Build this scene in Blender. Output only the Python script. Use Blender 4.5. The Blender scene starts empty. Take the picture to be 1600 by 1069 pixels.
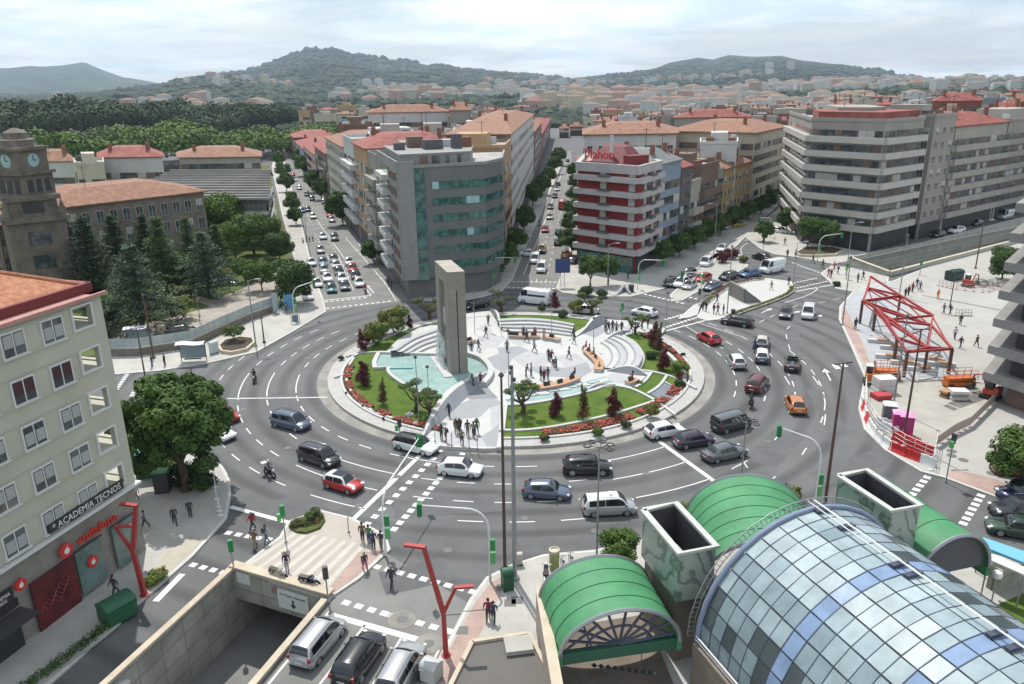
# Roundabout city scene: camera, sky and sun first, then setting, large structures, objects and details
import bpy,bmesh,math,random
from mathutils import Vector,Matrix,noise
from mathutils.geometry import tessellate_polygon
R_=math.radians
rnd=random.Random(7)
SC=bpy.context.scene
COL=SC.collection
H=34.0;FPX=1199.864;PITCH=0.3240148;ROLL=-0.01445888
_cp,_sp=math.cos(PITCH),math.sin(PITCH)
_r0=Vector((1,0,0));_u0=Vector((0,_sp,_cp));FW=Vector((0,_cp,-_sp))
RT=math.cos(ROLL)*_r0+math.sin(ROLL)*_u0
UP=-math.sin(ROLL)*_r0+math.cos(ROLL)*_u0
cd=bpy.data.cameras.new('camera');cam=bpy.data.objects.new('camera',cd);COL.objects.link(cam)
cam.matrix_world=Matrix(((RT.x,UP.x,-FW.x,0),(RT.y,UP.y,-FW.y,0),(RT.z,UP.z,-FW.z,H),(0,0,0,1)))
cd.lens=36*FPX/1600;cd.sensor_width=36;cd.clip_start=1;cd.clip_end=40000
SC.camera=cam
SUN_EL,SUN_AZ=R_(61),R_(-20)
SV=Vector((math.sin(SUN_AZ)*math.cos(SUN_EL),math.cos(SUN_AZ)*math.cos(SUN_EL),math.sin(SUN_EL)))
sl=bpy.data.lights.new('sun','SUN');sun=bpy.data.objects.new('sun',sl);COL.objects.link(sun)
sl.energy=5.0;sl.angle=R_(0.6);sl.color=(1.0,0.955,0.89)
sun.rotation_euler=SV.to_track_quat('Z','Y').to_euler();sun.location=(0,0,300)
SC.view_settings.view_transform='Standard';SC.view_settings.look='None'
SC.view_settings.exposure=-0.16;SC.view_settings.gamma=1.0
SC.view_settings.use_curve_mapping=False
SC.cycles.max_bounces=6;SC.cycles.diffuse_bounces=2;SC.cycles.glossy_bounces=3
SC.cycles.transmission_bounces=4;SC.cycles.volume_bounces=0;SC.cycles.transparent_max_bounces=8
SC.cycles.caustics_reflective=False;SC.cycles.caustics_refractive=False
W=bpy.data.worlds.new('World');SC.world=W;W.use_nodes=True
nt=W.node_tree;N=nt.nodes;L=nt.links
bg=N['Background']
sky=N.new('ShaderNodeTexSky');sky.sky_type='NISHITA';sky.sun_disc=False
sky.sun_elevation=SUN_EL;sky.sun_rotation=SUN_AZ;sky.air_density=1.0;sky.dust_density=1.0;sky.ozone_density=1.5
tc=N.new('ShaderNodeTexCoord');sx=N.new('ShaderNodeSeparateXYZ');L.new(tc.outputs['Generated'],sx.inputs[0])
def wmath(op,a,b=None,c=None):
 m=N.new('ShaderNodeMath');m.operation=op
 for i,v in enumerate((a,b,c)):
  if v is None:continue
  if isinstance(v,(int,float)):m.inputs[i].default_value=v
  else:L.new(v,m.inputs[i])
 return m.outputs[0]
zz=wmath('ADD',wmath('MAXIMUM',sx.outputs[2],0.0),0.10)
cb=N.new('ShaderNodeCombineXYZ')
L.new(wmath('DIVIDE',sx.outputs[0],zz),cb.inputs[0]);L.new(wmath('DIVIDE',sx.outputs[1],zz),cb.inputs[1])
def wnoise(scale,det,rough,off):
 mp=N.new('ShaderNodeMapping');mp.inputs['Location'].default_value=off
 L.new(cb.outputs[0],mp.inputs[0])
 n=N.new('ShaderNodeTexNoise');n.inputs['Scale'].default_value=scale;n.inputs['Detail'].default_value=det
 n.inputs['Roughness'].default_value=rough;n.inputs['Distortion'].default_value=0.35;L.new(mp.outputs[0],n.inputs['Vector'])
 return n.outputs['Fac']
n1=wnoise(0.42,9,0.60,(3.1,1.7,0));n2=wnoise(0.9,8,0.62,(8,2,0))
cr=N.new('ShaderNodeValToRGB');cr.color_ramp.elements[0].position=0.42;cr.color_ramp.elements[1].position=0.60
L.new(n1,cr.inputs[0])
cr2=N.new('ShaderNodeValToRGB');cr2.color_ramp.elements[0].position=0.38;cr2.color_ramp.elements[1].position=0.62
cr2.color_ramp.elements[0].color=(11.0,12.9,14.8,1);cr2.color_ramp.elements[1].color=(16.5,16.9,17.1,1)
L.new(n2,cr2.inputs[0])
mx=N.new('ShaderNodeMixRGB');L.new(wmath('ADD',wmath('MULTIPLY',cr.outputs[0],0.50),0.40),mx.inputs[0])
L.new(sky.outputs[0],mx.inputs[1]);L.new(cr2.outputs[0],mx.inputs[2]);L.new(mx.outputs[0],bg.inputs['Color'])
bg.inputs['Strength'].default_value=0.10
def G(x,y,z=0.0):
 d=RT*((x-800)/FPX)+UP*((534.5-y)/FPX)+FW
 t=(z-H)/d.z
 return Vector((d.x*t,d.y*t,z))
def g2(x,y,z=0.0):
 p=G(x,y,z);return(p.x,p.y)
def GP(pts,z=0.0):return[g2(x,y,z)for x,y in pts]
def px(P):
 d=Vector((P[0],P[1],P[2]-H));f=d.dot(FW)
 return 800+FPX*d.dot(RT)/f,534.5-FPX*d.dot(UP)/f
MC={}
def mat(name,col,rough=0.8,metal=0.0,var=0.0,scale=1.0,col2=None,bump=0.0,spec=0.5,coat=0.0,detail=4,coords='Object',alpha=None,trans=0.0,emit=None,ramp=(0.35,0.65),stretch=None):
 if name in MC:return MC[name]
 m=bpy.data.materials.new(name);MC[name]=m;m.use_nodes=True
 t=m.node_tree;b=t.nodes['Principled BSDF']
 b.inputs['Roughness'].default_value=rough;b.inputs['Metallic'].default_value=metal
 b.inputs['Specular IOR Level'].default_value=spec
 c=(col[0],col[1],col[2],1);b.inputs['Base Color'].default_value=c
 if coat:b.inputs['Coat Weight'].default_value=coat;b.inputs['Coat Roughness'].default_value=0.06
 if trans:b.inputs['Transmission Weight'].default_value=trans
 if emit:b.inputs['Emission Color'].default_value=(*emit[:3],1);b.inputs['Emission Strength'].default_value=emit[3]
 if var or col2 or bump:
  tcn=t.nodes.new('ShaderNodeTexCoord');src=tcn.outputs[coords]
  if coords=='World':
   pass
  if stretch:
   mp=t.nodes.new('ShaderNodeMapping');mp.inputs['Scale'].default_value=stretch;t.links.new(src,mp.inputs[0]);src=mp.outputs[0]
  n=t.nodes.new('ShaderNodeTexNoise');n.inputs['Scale'].default_value=scale;n.inputs['Detail'].default_value=detail
  n.inputs['Roughness'].default_value=0.62
  t.links.new(src,n.inputs['Vector'])
  r=t.nodes.new('ShaderNodeValToRGB');r.color_ramp.elements[0].position=ramp[0];r.color_ramp.elements[1].position=ramp[1]
  c2=col2 or tuple(min(1,v*(1+var))for v in col);c1=col if col2 else tuple(v*(1-var)for v in col)
  r.color_ramp.elements[0].color=(*c1[:3],1);r.color_ramp.elements[1].color=(*c2[:3],1)
  t.links.new(n.outputs['Fac'],r.inputs[0])
  if var or col2:t.links.new(r.outputs[0],b.inputs['Base Color'])
  if bump:
   bp=t.nodes.new('ShaderNodeBump');bp.inputs['Strength'].default_value=bump;bp.inputs['Distance'].default_value=0.05
   n2=t.nodes.new('ShaderNodeTexNoise');n2.inputs['Scale'].default_value=scale*6;n2.inputs['Detail'].default_value=3
   t.links.new(src,n2.inputs['Vector']);t.links.new(n2.outputs['Fac'],bp.inputs['Height']);t.links.new(bp.outputs[0],b.inputs['Normal'])
 return m
def mix_tex(m,kind,col,scale,fac=0.5,**kw):
 """second pattern multiplied into a material's colour: bricks / tiles / joints"""
 t=m.node_tree;b=t.nodes['Principled BSDF']
 tcn=t.nodes.new('ShaderNodeTexCoord');src=tcn.outputs['Object']
 if kw.get('rot')or kw.get('sc'):
  mp=t.nodes.new('ShaderNodeMapping');mp.inputs['Rotation'].default_value=kw.get('rot',(0,0,0));mp.inputs['Scale'].default_value=kw.get('sc',(1,1,1))
  t.links.new(src,mp.inputs[0]);src=mp.outputs[0]
 if kind=='brick':
  n=t.nodes.new('ShaderNodeTexBrick');n.inputs['Scale'].default_value=scale;n.inputs['Mortar Size'].default_value=kw.get('mortar',0.02)
  n.inputs['Color1'].default_value=(1,1,1,1);n.inputs['Color2'].default_value=(*[kw.get('c2',0.85)]*3,1);n.inputs['Mortar'].default_value=(*col,1)
  n.offset=kw.get('offset',0.5);n.inputs['Brick Width'].default_value=kw.get('bw',0.5);n.inputs['Row Height'].default_value=kw.get('rh',0.25)
  t.links.new(src,n.inputs['Vector']);out=n.outputs['Color']
 elif kind=='wall':
  sp=t.nodes.new('ShaderNodeSeparateXYZ');t.links.new(src,sp.inputs[0]);ma=t.nodes.new('ShaderNodeMath');ma.operation='ADD';t.links.new(sp.outputs[0],ma.inputs[0]);t.links.new(sp.outputs[1],ma.inputs[1])
  cbn=t.nodes.new('ShaderNodeCombineXYZ');t.links.new(ma.outputs[0],cbn.inputs[0]);t.links.new(sp.outputs[2],cbn.inputs[1])
  n=t.nodes.new('ShaderNodeTexBrick');n.inputs['Scale'].default_value=scale;n.inputs['Mortar Size'].default_value=kw.get('mortar',0.02);n.inputs['Color1'].default_value=(1,1,1,1);n.inputs['Color2'].default_value=(*[kw.get('c2',0.85)]*3,1);n.inputs['Mortar'].default_value=(*col,1)
  n.offset=kw.get('offset',0.5);n.inputs['Brick Width'].default_value=kw.get('bw',0.5);n.inputs['Row Height'].default_value=kw.get('rh',0.25);t.links.new(cbn.outputs[0],n.inputs['Vector']);out=n.outputs['Color']
 elif kind=='wave':
  n=t.nodes.new('ShaderNodeTexWave');n.inputs['Scale'].default_value=scale;n.inputs['Distortion'].default_value=kw.get('dist',0)
  n.inputs['Detail'].default_value=kw.get('det',2)
  n.bands_direction=kw.get('dir','X');t.links.new(src,n.inputs['Vector'])
  r=t.nodes.new('ShaderNodeValToRGB');r.color_ramp.elements[0].position=kw.get('p0',0.2);r.color_ramp.elements[1].position=kw.get('p1',0.5)
  r.color_ramp.elements[0].color=(*col,1);r.color_ramp.elements[1].color=(1,1,1,1);t.links.new(n.outputs['Fac'],r.inputs[0]);out=r.outputs[0]
 elif kind=='noise':
  n=t.nodes.new('ShaderNodeTexNoise');n.inputs['Scale'].default_value=scale;n.inputs['Detail'].default_value=5;n.inputs['Distortion'].default_value=kw.get('dist',0)
  t.links.new(src,n.inputs['Vector'])
  r=t.nodes.new('ShaderNodeValToRGB');r.color_ramp.elements[0].position=kw.get('p0',0.4);r.color_ramp.elements[1].position=kw.get('p1',0.6)
  r.color_ramp.elements[0].color=(*col,1);r.color_ramp.elements[1].color=(1,1,1,1);t.links.new(n.outputs['Fac'],r.inputs[0]);out=r.outputs[0]
 mxn=t.nodes.new('ShaderNodeMixRGB');mxn.blend_type='MULTIPLY';mxn.inputs[0].default_value=fac
 cur=b.inputs['Base Color']
 if cur.is_linked:t.links.new(cur.links[0].from_socket,mxn.inputs[1])
 else:mxn.inputs[1].default_value=cur.default_value
 t.links.new(out,mxn.inputs[2]);t.links.new(mxn.outputs[0],cur)
 return m
def link(name,me,parent=None,loc=(0,0,0),rz=0):
 o=bpy.data.objects.new(name,me);COL.objects.link(o)
 o.location=loc;o.rotation_euler=(0,0,rz)
 if parent:o.parent=parent
 return o
def tag(o,label=None,cat=None,group=None,kind=None):
 if label:o['label']=label
 if cat:o['category']=cat
 if group:o['group']=group
 if kind:o['kind']=kind
 return o
def thing(name,label,cat,loc=(0,0,0),rz=0,group=None):
 o=link(name,None,None,loc,rz);o.empty_display_size=0.5
 return tag(o,label,cat,group)
KIDS={}
def clone(o,loc=None,rz=None,label=None,group=None,parent=None,scale=None):
 c=o.copy();COL.objects.link(c)
 if parent:c.parent=parent
 else:c.parent=None
 if loc is not None:c.location=loc
 if rz is not None:c.rotation_euler=(0,0,rz)
 if scale is not None:c.scale=scale if hasattr(scale,'__len__')else(scale,)*3
 if label:c['label']=label
 if group:c['group']=group
 for ch in list(o.children):clone(ch,parent=c)
 return c
class MB:
 def __init__(s,org=(0,0,0),rz=0):s.v=[];s.f=[];s.m=[];s.o=Vector(org);s.i=Matrix.Rotation(-rz,3,'Z')if rz else None;s.sm=[]
 def add(s,vs,fs,mi=0,smooth=False):
  n=len(s.v)
  for p in vs:
   q=Vector(p)-s.o
   s.v.append(tuple(s.i@q)if s.i else tuple(q))
  for f in fs:s.f.append(tuple(a+n for a in f));s.m.append(mi);s.sm.append(smooth)
 def box(s,c,d,rz=0,mi=0,rx=0,ry=0):
  hx,hy,hz=d[0]/2,d[1]/2,d[2]/2
  M=Matrix.Rotation(rz,3,'Z')@Matrix.Rotation(ry,3,'Y')@Matrix.Rotation(rx,3,'X');C=Vector(c)
  vs=[C+M@Vector((a*hx,b*hy,e*hz))for a in(-1,1)for b in(-1,1)for e in(-1,1)]
  s.add(vs,[(0,1,3,2),(4,6,7,5),(0,4,5,1),(2,3,7,6),(0,2,6,4),(1,5,7,3)],mi)
 def prism(s,poly,z0,z1,mi=0,top=None,bottom=False):
  """poly: list of (x,y); z1 may be a function of (x,y)"""
  a=sum(poly[i-1][0]*poly[i][1]-poly[i][0]*poly[i-1][1]for i in range(len(poly)))
  if a<0:poly=poly[::-1]
  n=len(poly);zt=z1 if callable(z1)else(lambda x,y:z1)
  vs=[(x,y,z0)for x,y in poly]+[(x,y,zt(x,y))for x,y in poly]
  s.add(vs,[(i,(i+1)%n,n+(i+1)%n,n+i)for i in range(n)],mi)
  tr=tessellate_polygon([[Vector((x,y,0))for x,y in poly]])
  tt=[]
  for t in tr:
   A,B,Cc=(poly[k]for k in t)
   cr_=(B[0]-A[0])*(Cc[1]-A[1])-(B[1]-A[1])*(Cc[0]-A[0])
   tt.append(tuple(n+k for k in(t if cr_>0 else t[::-1])))
  s.add(vs,tt,mi if top is None else top)
  if bottom:s.add(vs,[tuple(k-n for k in t[::-1])for t in tt],mi)
 def sheet(s,poly,z,mi=0,holes=()):
  pl=[[Vector((x,y,0))for x,y in poly]]+[[Vector((x,y,0))for x,y in h]for h in holes]
  fl=[(p.x,p.y,z)for q in pl for p in q]
  fs=[]
  for t in tessellate_polygon(pl):
   A,B,Cc=(fl[k]for k in t)
   cr_=(B[0]-A[0])*(Cc[1]-A[1])-(B[1]-A[1])*(Cc[0]-A[0])
   fs.append(tuple(t)if cr_>0 else tuple(t[::-1]))
  s.add(fl,fs,mi)
 def quad(s,a,b,c,d,mi=0):s.add([a,b,c,d],[(0,1,2,3)],mi)
 def tube(s,pts,r,n=8,mi=0,cap=True):
  pts=[Vector(p)for p in pts];m=len(pts)
  rs=r if hasattr(r,'__len__')else[r]*m
  vs=[]
  for k,p in enumerate(pts):
   t=(pts[min(k+1,m-1)]-pts[max(k-1,0)]).normalized()
   u=t.cross(Vector((0,0,1)))
   if u.length<1e-3:u=Vector((1,0,0))
   u.normalize();w=t.cross(u)
   vs+=[p+(u*math.cos(2*math.pi*j/n)+w*math.sin(2*math.pi*j/n))*rs[k]for j in range(n)]
  fs=[(k*n+j,k*n+(j+1)%n,(k+1)*n+(j+1)%n,(k+1)*n+j)for k in range(m-1)for j in range(n)]
  if cap:fs+=[tuple(range(n))[::-1],tuple((m-1)*n+j for j in range(n))]
  s.add(vs,fs,mi,True)
 def lathe(s,c,prof,n=16,mi=0):
  vs=[(c[0]+r*math.cos(2*math.pi*j/n),c[1]+r*math.sin(2*math.pi*j/n),c[2]+z)for r,z in prof for j in range(n)]
  m=len(prof)
  fs=[(k*n+j,k*n+(j+1)%n,(k+1)*n+(j+1)%n,(k+1)*n+j)for k in range(m-1)for j in range(n)]
  fs+=[tuple(range(n))[::-1],tuple((m-1)*n+j for j in range(n))]
  s.add(vs,fs,mi,True)
 def grid(s,rows,mi=0,smooth=True,mf=None):
  m,n=len(rows),len(rows[0])
  base=[p for r in rows for p in r]
  fs=[(i*n+j,i*n+j+1,(i+1)*n+j+1,(i+1)*n+j)for i in range(m-1)for j in range(n-1)]
  if mf is None:s.add(base,fs,mi,smooth)
  else:
   k=len(s.v);s.add(base,[],mi)
   for idx,f in enumerate(fs):s.f.append(tuple(a+k for a in f));s.m.append(mf(idx//(n-1),idx%(n-1)));s.sm.append(smooth)
 def mesh(s,name,mats,sharp=35):
  me=bpy.data.meshes.new(name);me.from_pydata(s.v,[],s.f)
  for m in(mats if isinstance(mats,(list,tuple))else[mats]):me.materials.append(m)
  me.polygons.foreach_set('material_index',s.m);me.polygons.foreach_set('use_smooth',s.sm)
  me.update()
  if any(s.sm):me.set_sharp_from_angle(angle=R_(sharp))
  return me
 def obj(s,name,mats,parent=None,loc=None,rz=0,sharp=35):
  return link(name,s.mesh(name,mats,sharp),parent,loc if loc is not None else((0,0,0)if parent else s.o),rz)
def structure(mb,name,mats):
 return tag(mb.obj(name,mats),kind='structure')
def text_part(txt,name,m,parent,loc,rot,size,ext=0.03,scale=(1,1,1)):
 cu=bpy.data.curves.new(name,'FONT');cu.body=txt;cu.size=size;cu.extrude=ext;cu.align_x='CENTER';cu.align_y='CENTER';cu.resolution_u=2
 o=bpy.data.objects.new(name,cu);COL.objects.link(o)
 dg=bpy.context.evaluated_depsgraph_get();me=bpy.data.meshes.new_from_object(o.evaluated_get(dg));bpy.data.objects.remove(o)
 me.name=name;me.materials.clear();me.materials.append(m)
 q=bpy.data.objects.new(name,me);COL.objects.link(q);q.parent=parent;q.location=loc;q.rotation_euler=rot;q.scale=scale
 return q
def arc(c,r,a0,a1,n):
 return[(c[0]+r*math.cos(R_(a0+(a1-a0)*k/n)),c[1]+r*math.sin(R_(a0+(a1-a0)*k/n)))for k in range(n+1)]
def smooth_line(pts,k=6):
 """Catmull-Rom through 2-D points"""
 out=[]
 P=[pts[0]]+list(pts)+[pts[-1]]
 for i in range(1,len(P)-2):
  for j in range(k):
   t=j/k;a,b,c,d=P[i-1],P[i],P[i+1],P[i+2]
   out.append(tuple(0.5*((2*b[q])+(-a[q]+c[q])*t+(2*a[q]-5*b[q]+4*c[q]-d[q])*t*t+(-a[q]+3*b[q]-3*c[q]+d[q])*t**3)for q in range(len(b))))
 out.append(tuple(pts[-1]));return out
def ribbon(mb,line,w,z0,z1,mi=0):
 """a low wall / stripe along a 2-D line"""
 n=len(line);Lp,Rp=[],[]
 for i,p in enumerate(line):
  a=line[max(i-1,0)];b=line[min(i+1,n-1)];dx,dy=b[0]-a[0],b[1]-a[1];l=math.hypot(dx,dy)or 1
  nx,ny=-dy/l*w/2,dx/l*w/2;Lp.append((p[0]+nx,p[1]+ny));Rp.append((p[0]-nx,p[1]-ny))
 for i in range(n-1):
  a,b,c,d=Rp[i],Rp[i+1],Lp[i+1],Lp[i]
  if z1-z0<1e-6:mb.quad((*a,z1),(*b,z1),(*c,z1),(*d,z1),mi)
  else:
   mb.add([(*a,z0),(*b,z0),(*c,z0),(*d,z0),(*a,z1),(*b,z1),(*c,z1),(*d,z1)],[(4,5,6,7),(0,1,5,4),(2,3,7,6)]+([(3,0,4,7)]if i==0 else[])+([(1,2,6,5)]if i==n-2 else[]),mi)
asphalt=mat('asphalt',(0.135,0.137,0.138),0.85,var=0.08,scale=0.10,detail=8,bump=0.15)
mix_tex(asphalt,'noise',(0.86,0.86,0.86),0.35,0.9,p0=0.3,p1=0.7)
mix_tex(asphalt,'noise',(0.80,0.80,0.80),14.0,0.7,p0=0.2,p1=0.75)
mix_tex(asphalt,'noise',(0.86,0.855,0.85),0.07,0.9,p0=0.40,p1=0.55,dist=1.2)
def lane_wear(m):
 t=m.node_tree;b=t.nodes['Principled BSDF'];n=t.nodes.new;ge=n('ShaderNodeNewGeometry');v=n('ShaderNodeVectorMath');v.operation='DISTANCE';v.inputs[1].default_value=(.41,91.5,0);t.links.new(ge.outputs['Position'],v.inputs[0])
 a=n('ShaderNodeMath');a.operation='MULTIPLY_ADD';a.inputs[1].default_value=6.283/3.25;a.inputs[2].default_value=-6.283*28.6/3.25;t.links.new(v.outputs['Value'],a.inputs[0]);c=n('ShaderNodeMath');c.operation='COSINE';t.links.new(a.outputs[0],c.inputs[0])
 nz=n('ShaderNodeTexNoise');nz.inputs['Scale'].default_value=.12;nz.inputs['Detail'].default_value=4;t.links.new(ge.outputs['Position'],nz.inputs['Vector']);q=n('ShaderNodeMath');q.operation='MULTIPLY';t.links.new(c.outputs[0],q.inputs[0]);t.links.new(nz.outputs['Fac'],q.inputs[1])
 r=n('ShaderNodeValToRGB');r.color_ramp.elements[0].color=(1.0,1.0,1.0,1);r.color_ramp.elements[1].color=(.60,.60,.61,1);r.color_ramp.elements[0].position=.0;r.color_ramp.elements[1].position=.6;t.links.new(q.outputs[0],r.inputs[0])
 x=n('ShaderNodeMixRGB');x.blend_type='MULTIPLY';x.inputs[0].default_value=1;cur=b.inputs['Base Color'];t.links.new(cur.links[0].from_socket,x.inputs[1]);t.links.new(r.outputs[0],x.inputs[2]);t.links.new(x.outputs[0],cur)
lane_wear(asphalt)
asph_old=mat('asphalt_worn',(0.20,0.198,0.188),0.9,var=0.15,scale=0.25,detail=8,bump=0.1)
mix_tex(asph_old,'noise',(0.8,0.8,0.8),12.0,0.7,p0=0.2,p1=0.7)
asph_dust=mat('asphalt_dusty',(0.25,0.238,0.215),0.92,var=0.22,scale=0.5,detail=8)
paint=mat('road_paint',(0.66,0.66,0.63),0.75,col2=(0.46,0.46,0.45),scale=1.3,detail=8,ramp=(0.5,0.8))
pave=mat('pavement_slabs',(0.43,0.418,0.385),0.85,var=0.06,scale=0.3,detail=6)
mix_tex(pave,'brick',(0.72,0.71,0.69),1.0,0.6,mortar=0.012,bw=0.8,rh=0.8,c2=0.88)
mix_tex(pave,'noise',(0.86,0.85,0.83),0.35,0.8,p0=0.33,p1=0.6)
pave_red=mat('pavement_pink',(0.40,0.29,0.25),0.85,var=0.12,scale=0.5)
mix_tex(pave_red,'brick',(0.7,0.7,0.7),2.0,0.6,mortar=0.015)
pave_grey=mat('pavement_grey',(0.20,0.20,0.21),0.85,var=0.12,scale=0.4)
mix_tex(pave_grey,'brick',(0.65,0.65,0.65),1.4,0.6,mortar=0.02)
kerbm=mat('kerb_stone',(0.50,0.49,0.46),0.8,var=0.08,scale=1.5)
dirt=mat('dirt',(0.30,0.27,0.22),0.95,var=0.2,scale=0.4,detail=8)
concrete=mat('concrete',(0.36,0.355,0.32),0.85,var=0.14,scale=0.35,detail=8,bump=0.1)
conc_wall=mat('concrete_panels',(0.36,0.36,0.32),0.85,var=0.12,scale=0.4,detail=8)
mix_tex(conc_wall,'wall',(0.35,0.34,0.32),1.0,0.9,mortar=0.03,bw=2.6,rh=1.35,c2=0.88,offset=0.0)
mix_tex(conc_wall,'noise',(0.6,0.58,0.52),0.5,0.6,p0=0.35,p1=0.6)
conc_cap=mat('concrete_coping',(0.50,0.43,0.33),0.85,var=0.10,scale=0.8)
grass=mat('grass',(0.062,0.120,0.018),0.9,col2=(0.125,0.175,0.035),scale=0.6,detail=10,bump=0.5,ramp=(0.3,0.7),spec=0.15)
mix_tex(grass,'noise',(0.70,0.74,0.66),7.0,0.9,p0=0.3,p1=0.65)
grass_dull=mat('grass_park',(0.075,0.105,0.03),0.95,col2=(0.13,0.15,0.055),scale=0.25,detail=10,bump=0.4,spec=0.1)
hedge_m=mat('low_planting',(0.05,0.085,0.025),0.9,col2=(0.13,0.13,0.05),scale=2.0,detail=8,bump=0.9,spec=0.1)
def ext(a,b,y):
 """continue the line a->b until world y"""
 t=(y-a[1])/(b[1]-a[1]);return(a[0]+(b[0]-a[0])*t,y)
TL0=g2(363,893);TL1=ext(TL0,g2(172,1069),8)
TR0=g2(513,937);TR1=ext(TR0,g2(402,1069),8)
TRENCH=[TL0,TR0,TR1,TL1]
NA,NB=g2(1326,408),g2(1600,352);NC,ND=g2(1389,432),g2(1600,377)
def ext2(a,b,k):return(a[0]+(b[0]-a[0])*k,a[1]+(b[1]-a[1])*k)
NB2=ext2(NA,NB,1.5);ND2=ext2(NC,ND,1.5)
TRENCH2=[NA,NC,ND2,NB2]
m=MB();BIG=26000
RO=[(-230,2),(320,2),(320,640),(-230,640)]
m.sheet([(-BIG,-3000),(BIG,-3000),(BIG,BIG),(-BIG,BIG)],-0.004,holes=[RO])
ground_m=mat('ground_cover',(0.10,0.115,0.07),0.95,col2=(0.22,0.20,0.15),scale=0.01,detail=12)
structure(m,'ground',ground_m)
m=MB();m.sheet(RO,0.0,holes=[TRENCH,TRENCH2]);structure(m,'road',asphalt)
m=MB()
def gp(mb,pts,z=0.004,mi=0):mb.sheet(GP(pts),z,mi)
gp(m,[(507,487),(500,455),(470,330),(446,258),(428,212),(436,210),(458,256),(560,352),(645,468)])
gp(m,[(785,452),(850,322),(880,262),(887,236),(892,236),(894,262),(891,330),(872,452)])
gp(m,[(606,866),(736,945),(668,1069),(404,1069),(512,940)])
structure(m,'road_resurfaced',asph_old)
m=MB();CEN=(0.41,91.5)
ro=arc(CEN,24.6,-180,180,96);ri=arc(CEN,23.25,-180,180,96)
for i in range(96):m.quad((*ri[i],.008),(*ro[i],.008),(*ro[i+1],.008),(*ri[i+1],.008))
structure(m,'road_gutter',asph_dust)
m=MB();pr_=random.Random(8)
for x,y,w_,l_,a_ in((700,790,3,9,.1),(880,850,2.2,12,.05),(600,760,1.2,10,1.0),(440,640,1.6,9,1.9),(1210,700,3.2,8,.9),(1290,640,2,12,1.4),(1180,760,4,5,.3),(460,790,3.5,5,.4),(1330,730,2.5,9,.5),(560,510,2,10,.3),(1240,530,1.5,12,1.2),(930,475,2,9,-.1),(650,900,3,5,.35),(430,560,2,8,1.0)):
 c_=g2(x,y);m.box((c_[0],c_[1],.0),(l_,w_,.010+.001*pr_.random()),rz=a_)
structure(m,'road_patches',mat('asphalt_patch',(.108,.109,.112),.9,var=.12,scale=.5,detail=8))
m=MB();D=-5.6
dx,dy=TL0[0]-TL1[0],TL0[1]-TL1[1];l=math.hypot(dx,dy);ux,uy=dx/l,dy/l
TI0=(TL0[0]+ux*28,TL0[1]+uy*28);TI1=(TR0[0]+ux*28,TR0[1]+uy*28)
m.quad((*TL1,D+2),(*TR1,D+2),(*TR0,D),(*TL0,D));m.quad((*TL0,D),(*TR0,D),(*TI1,D),(*TI0,D))
structure(m,'underpass_road',asph_old)
m=MB()
m.quad((*TL0,D),(*TL1,D-1),(*TL1,0),(*TL0,0),0);m.quad((*TR1,D-1),(*TR0,D),(*TR0,0),(*TR1,0),0)
m.quad((*TI0,D),(*TL0,D),(*TL0,-.3),(*TI0,-.3),0);m.quad((*TR0,D),(*TI1,D),(*TI1,-.3),(*TR0,-.3),0)
m.quad((*TI1,D),(*TI0,D),(*TI0,-.3),(*TI1,-.3),0)
m.quad((*TL1,D),(*TR1,D),(*TR1,0),(*TL1,0),0)
structure(m,'underpass_walls',conc_wall)
m=MB()
m.quad((*NA,-5),(*NC,-5),(*ND2,-1),(*NB2,-1));structure(m,'ramp_road',asph_old)
m=MB()
mid=mat('trench_wall',(0.42,0.43,0.36),0.9,var=0.15,scale=0.5,detail=8)
mix_tex(mid,'wave',(0.8,0.8,0.8),0.35,0.7,dir='Z')
m.quad((*NA,-5),(*NB2,-5),(*NB2,0),(*NA,0));m.quad((*ND2,-5),(*NC,-5),(*NC,0),(*ND2,0));m.quad((*NC,-5),(*NA,-5),(*NA,0),(*NC,0))
m.quad((*NB2,-5),(*ND2,-5),(*ND2,0),(*NB2,0))
structure(m,'ramp_walls',mid)
def wall_line(name,label,pts,w,h,mats,cap=0.1,cat='wall',z0=0.0,group=None):
 t=thing(name,label,cat,(*pts[0],z0),group=group)
 a=MB(t.location);ribbon(a,pts,w,z0,z0+h-cap);a.obj('wall_panel',mats[0],t)
 if cap:b=MB(t.location);ribbon(b,pts,w+.12,z0+h-cap,z0+h);b.obj('coping',mats[1],t)
 return t
wall_line('underpass_parapet','long concrete parapet wall on the left side of the underpass ramp, beside the street',[TL0,TL1],.35,.42,(conc_wall,conc_cap),.16)
wall_line('underpass_parapet','concrete parapet wall between the underpass ramp and the three waiting cars',[ext2(TR0,TR1,.012),TR1],.35,.42,(conc_wall,conc_cap),.16)
wall_line('ramp_parapet','low concrete wall along the near side of the far right road trench',[NC,ND2],.5,.9,(mid,conc_cap),.12)
wall_line('ramp_parapet','low wall along the far side of the right road trench, in front of the shops',[NA,NB2],.4,.8,(mid,concrete),.1)
wall_line('ramp_parapet','short concrete end wall at the mouth of the right road trench',[NA,NC],.5,1.0,(mid,conc_cap),.12)
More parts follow.
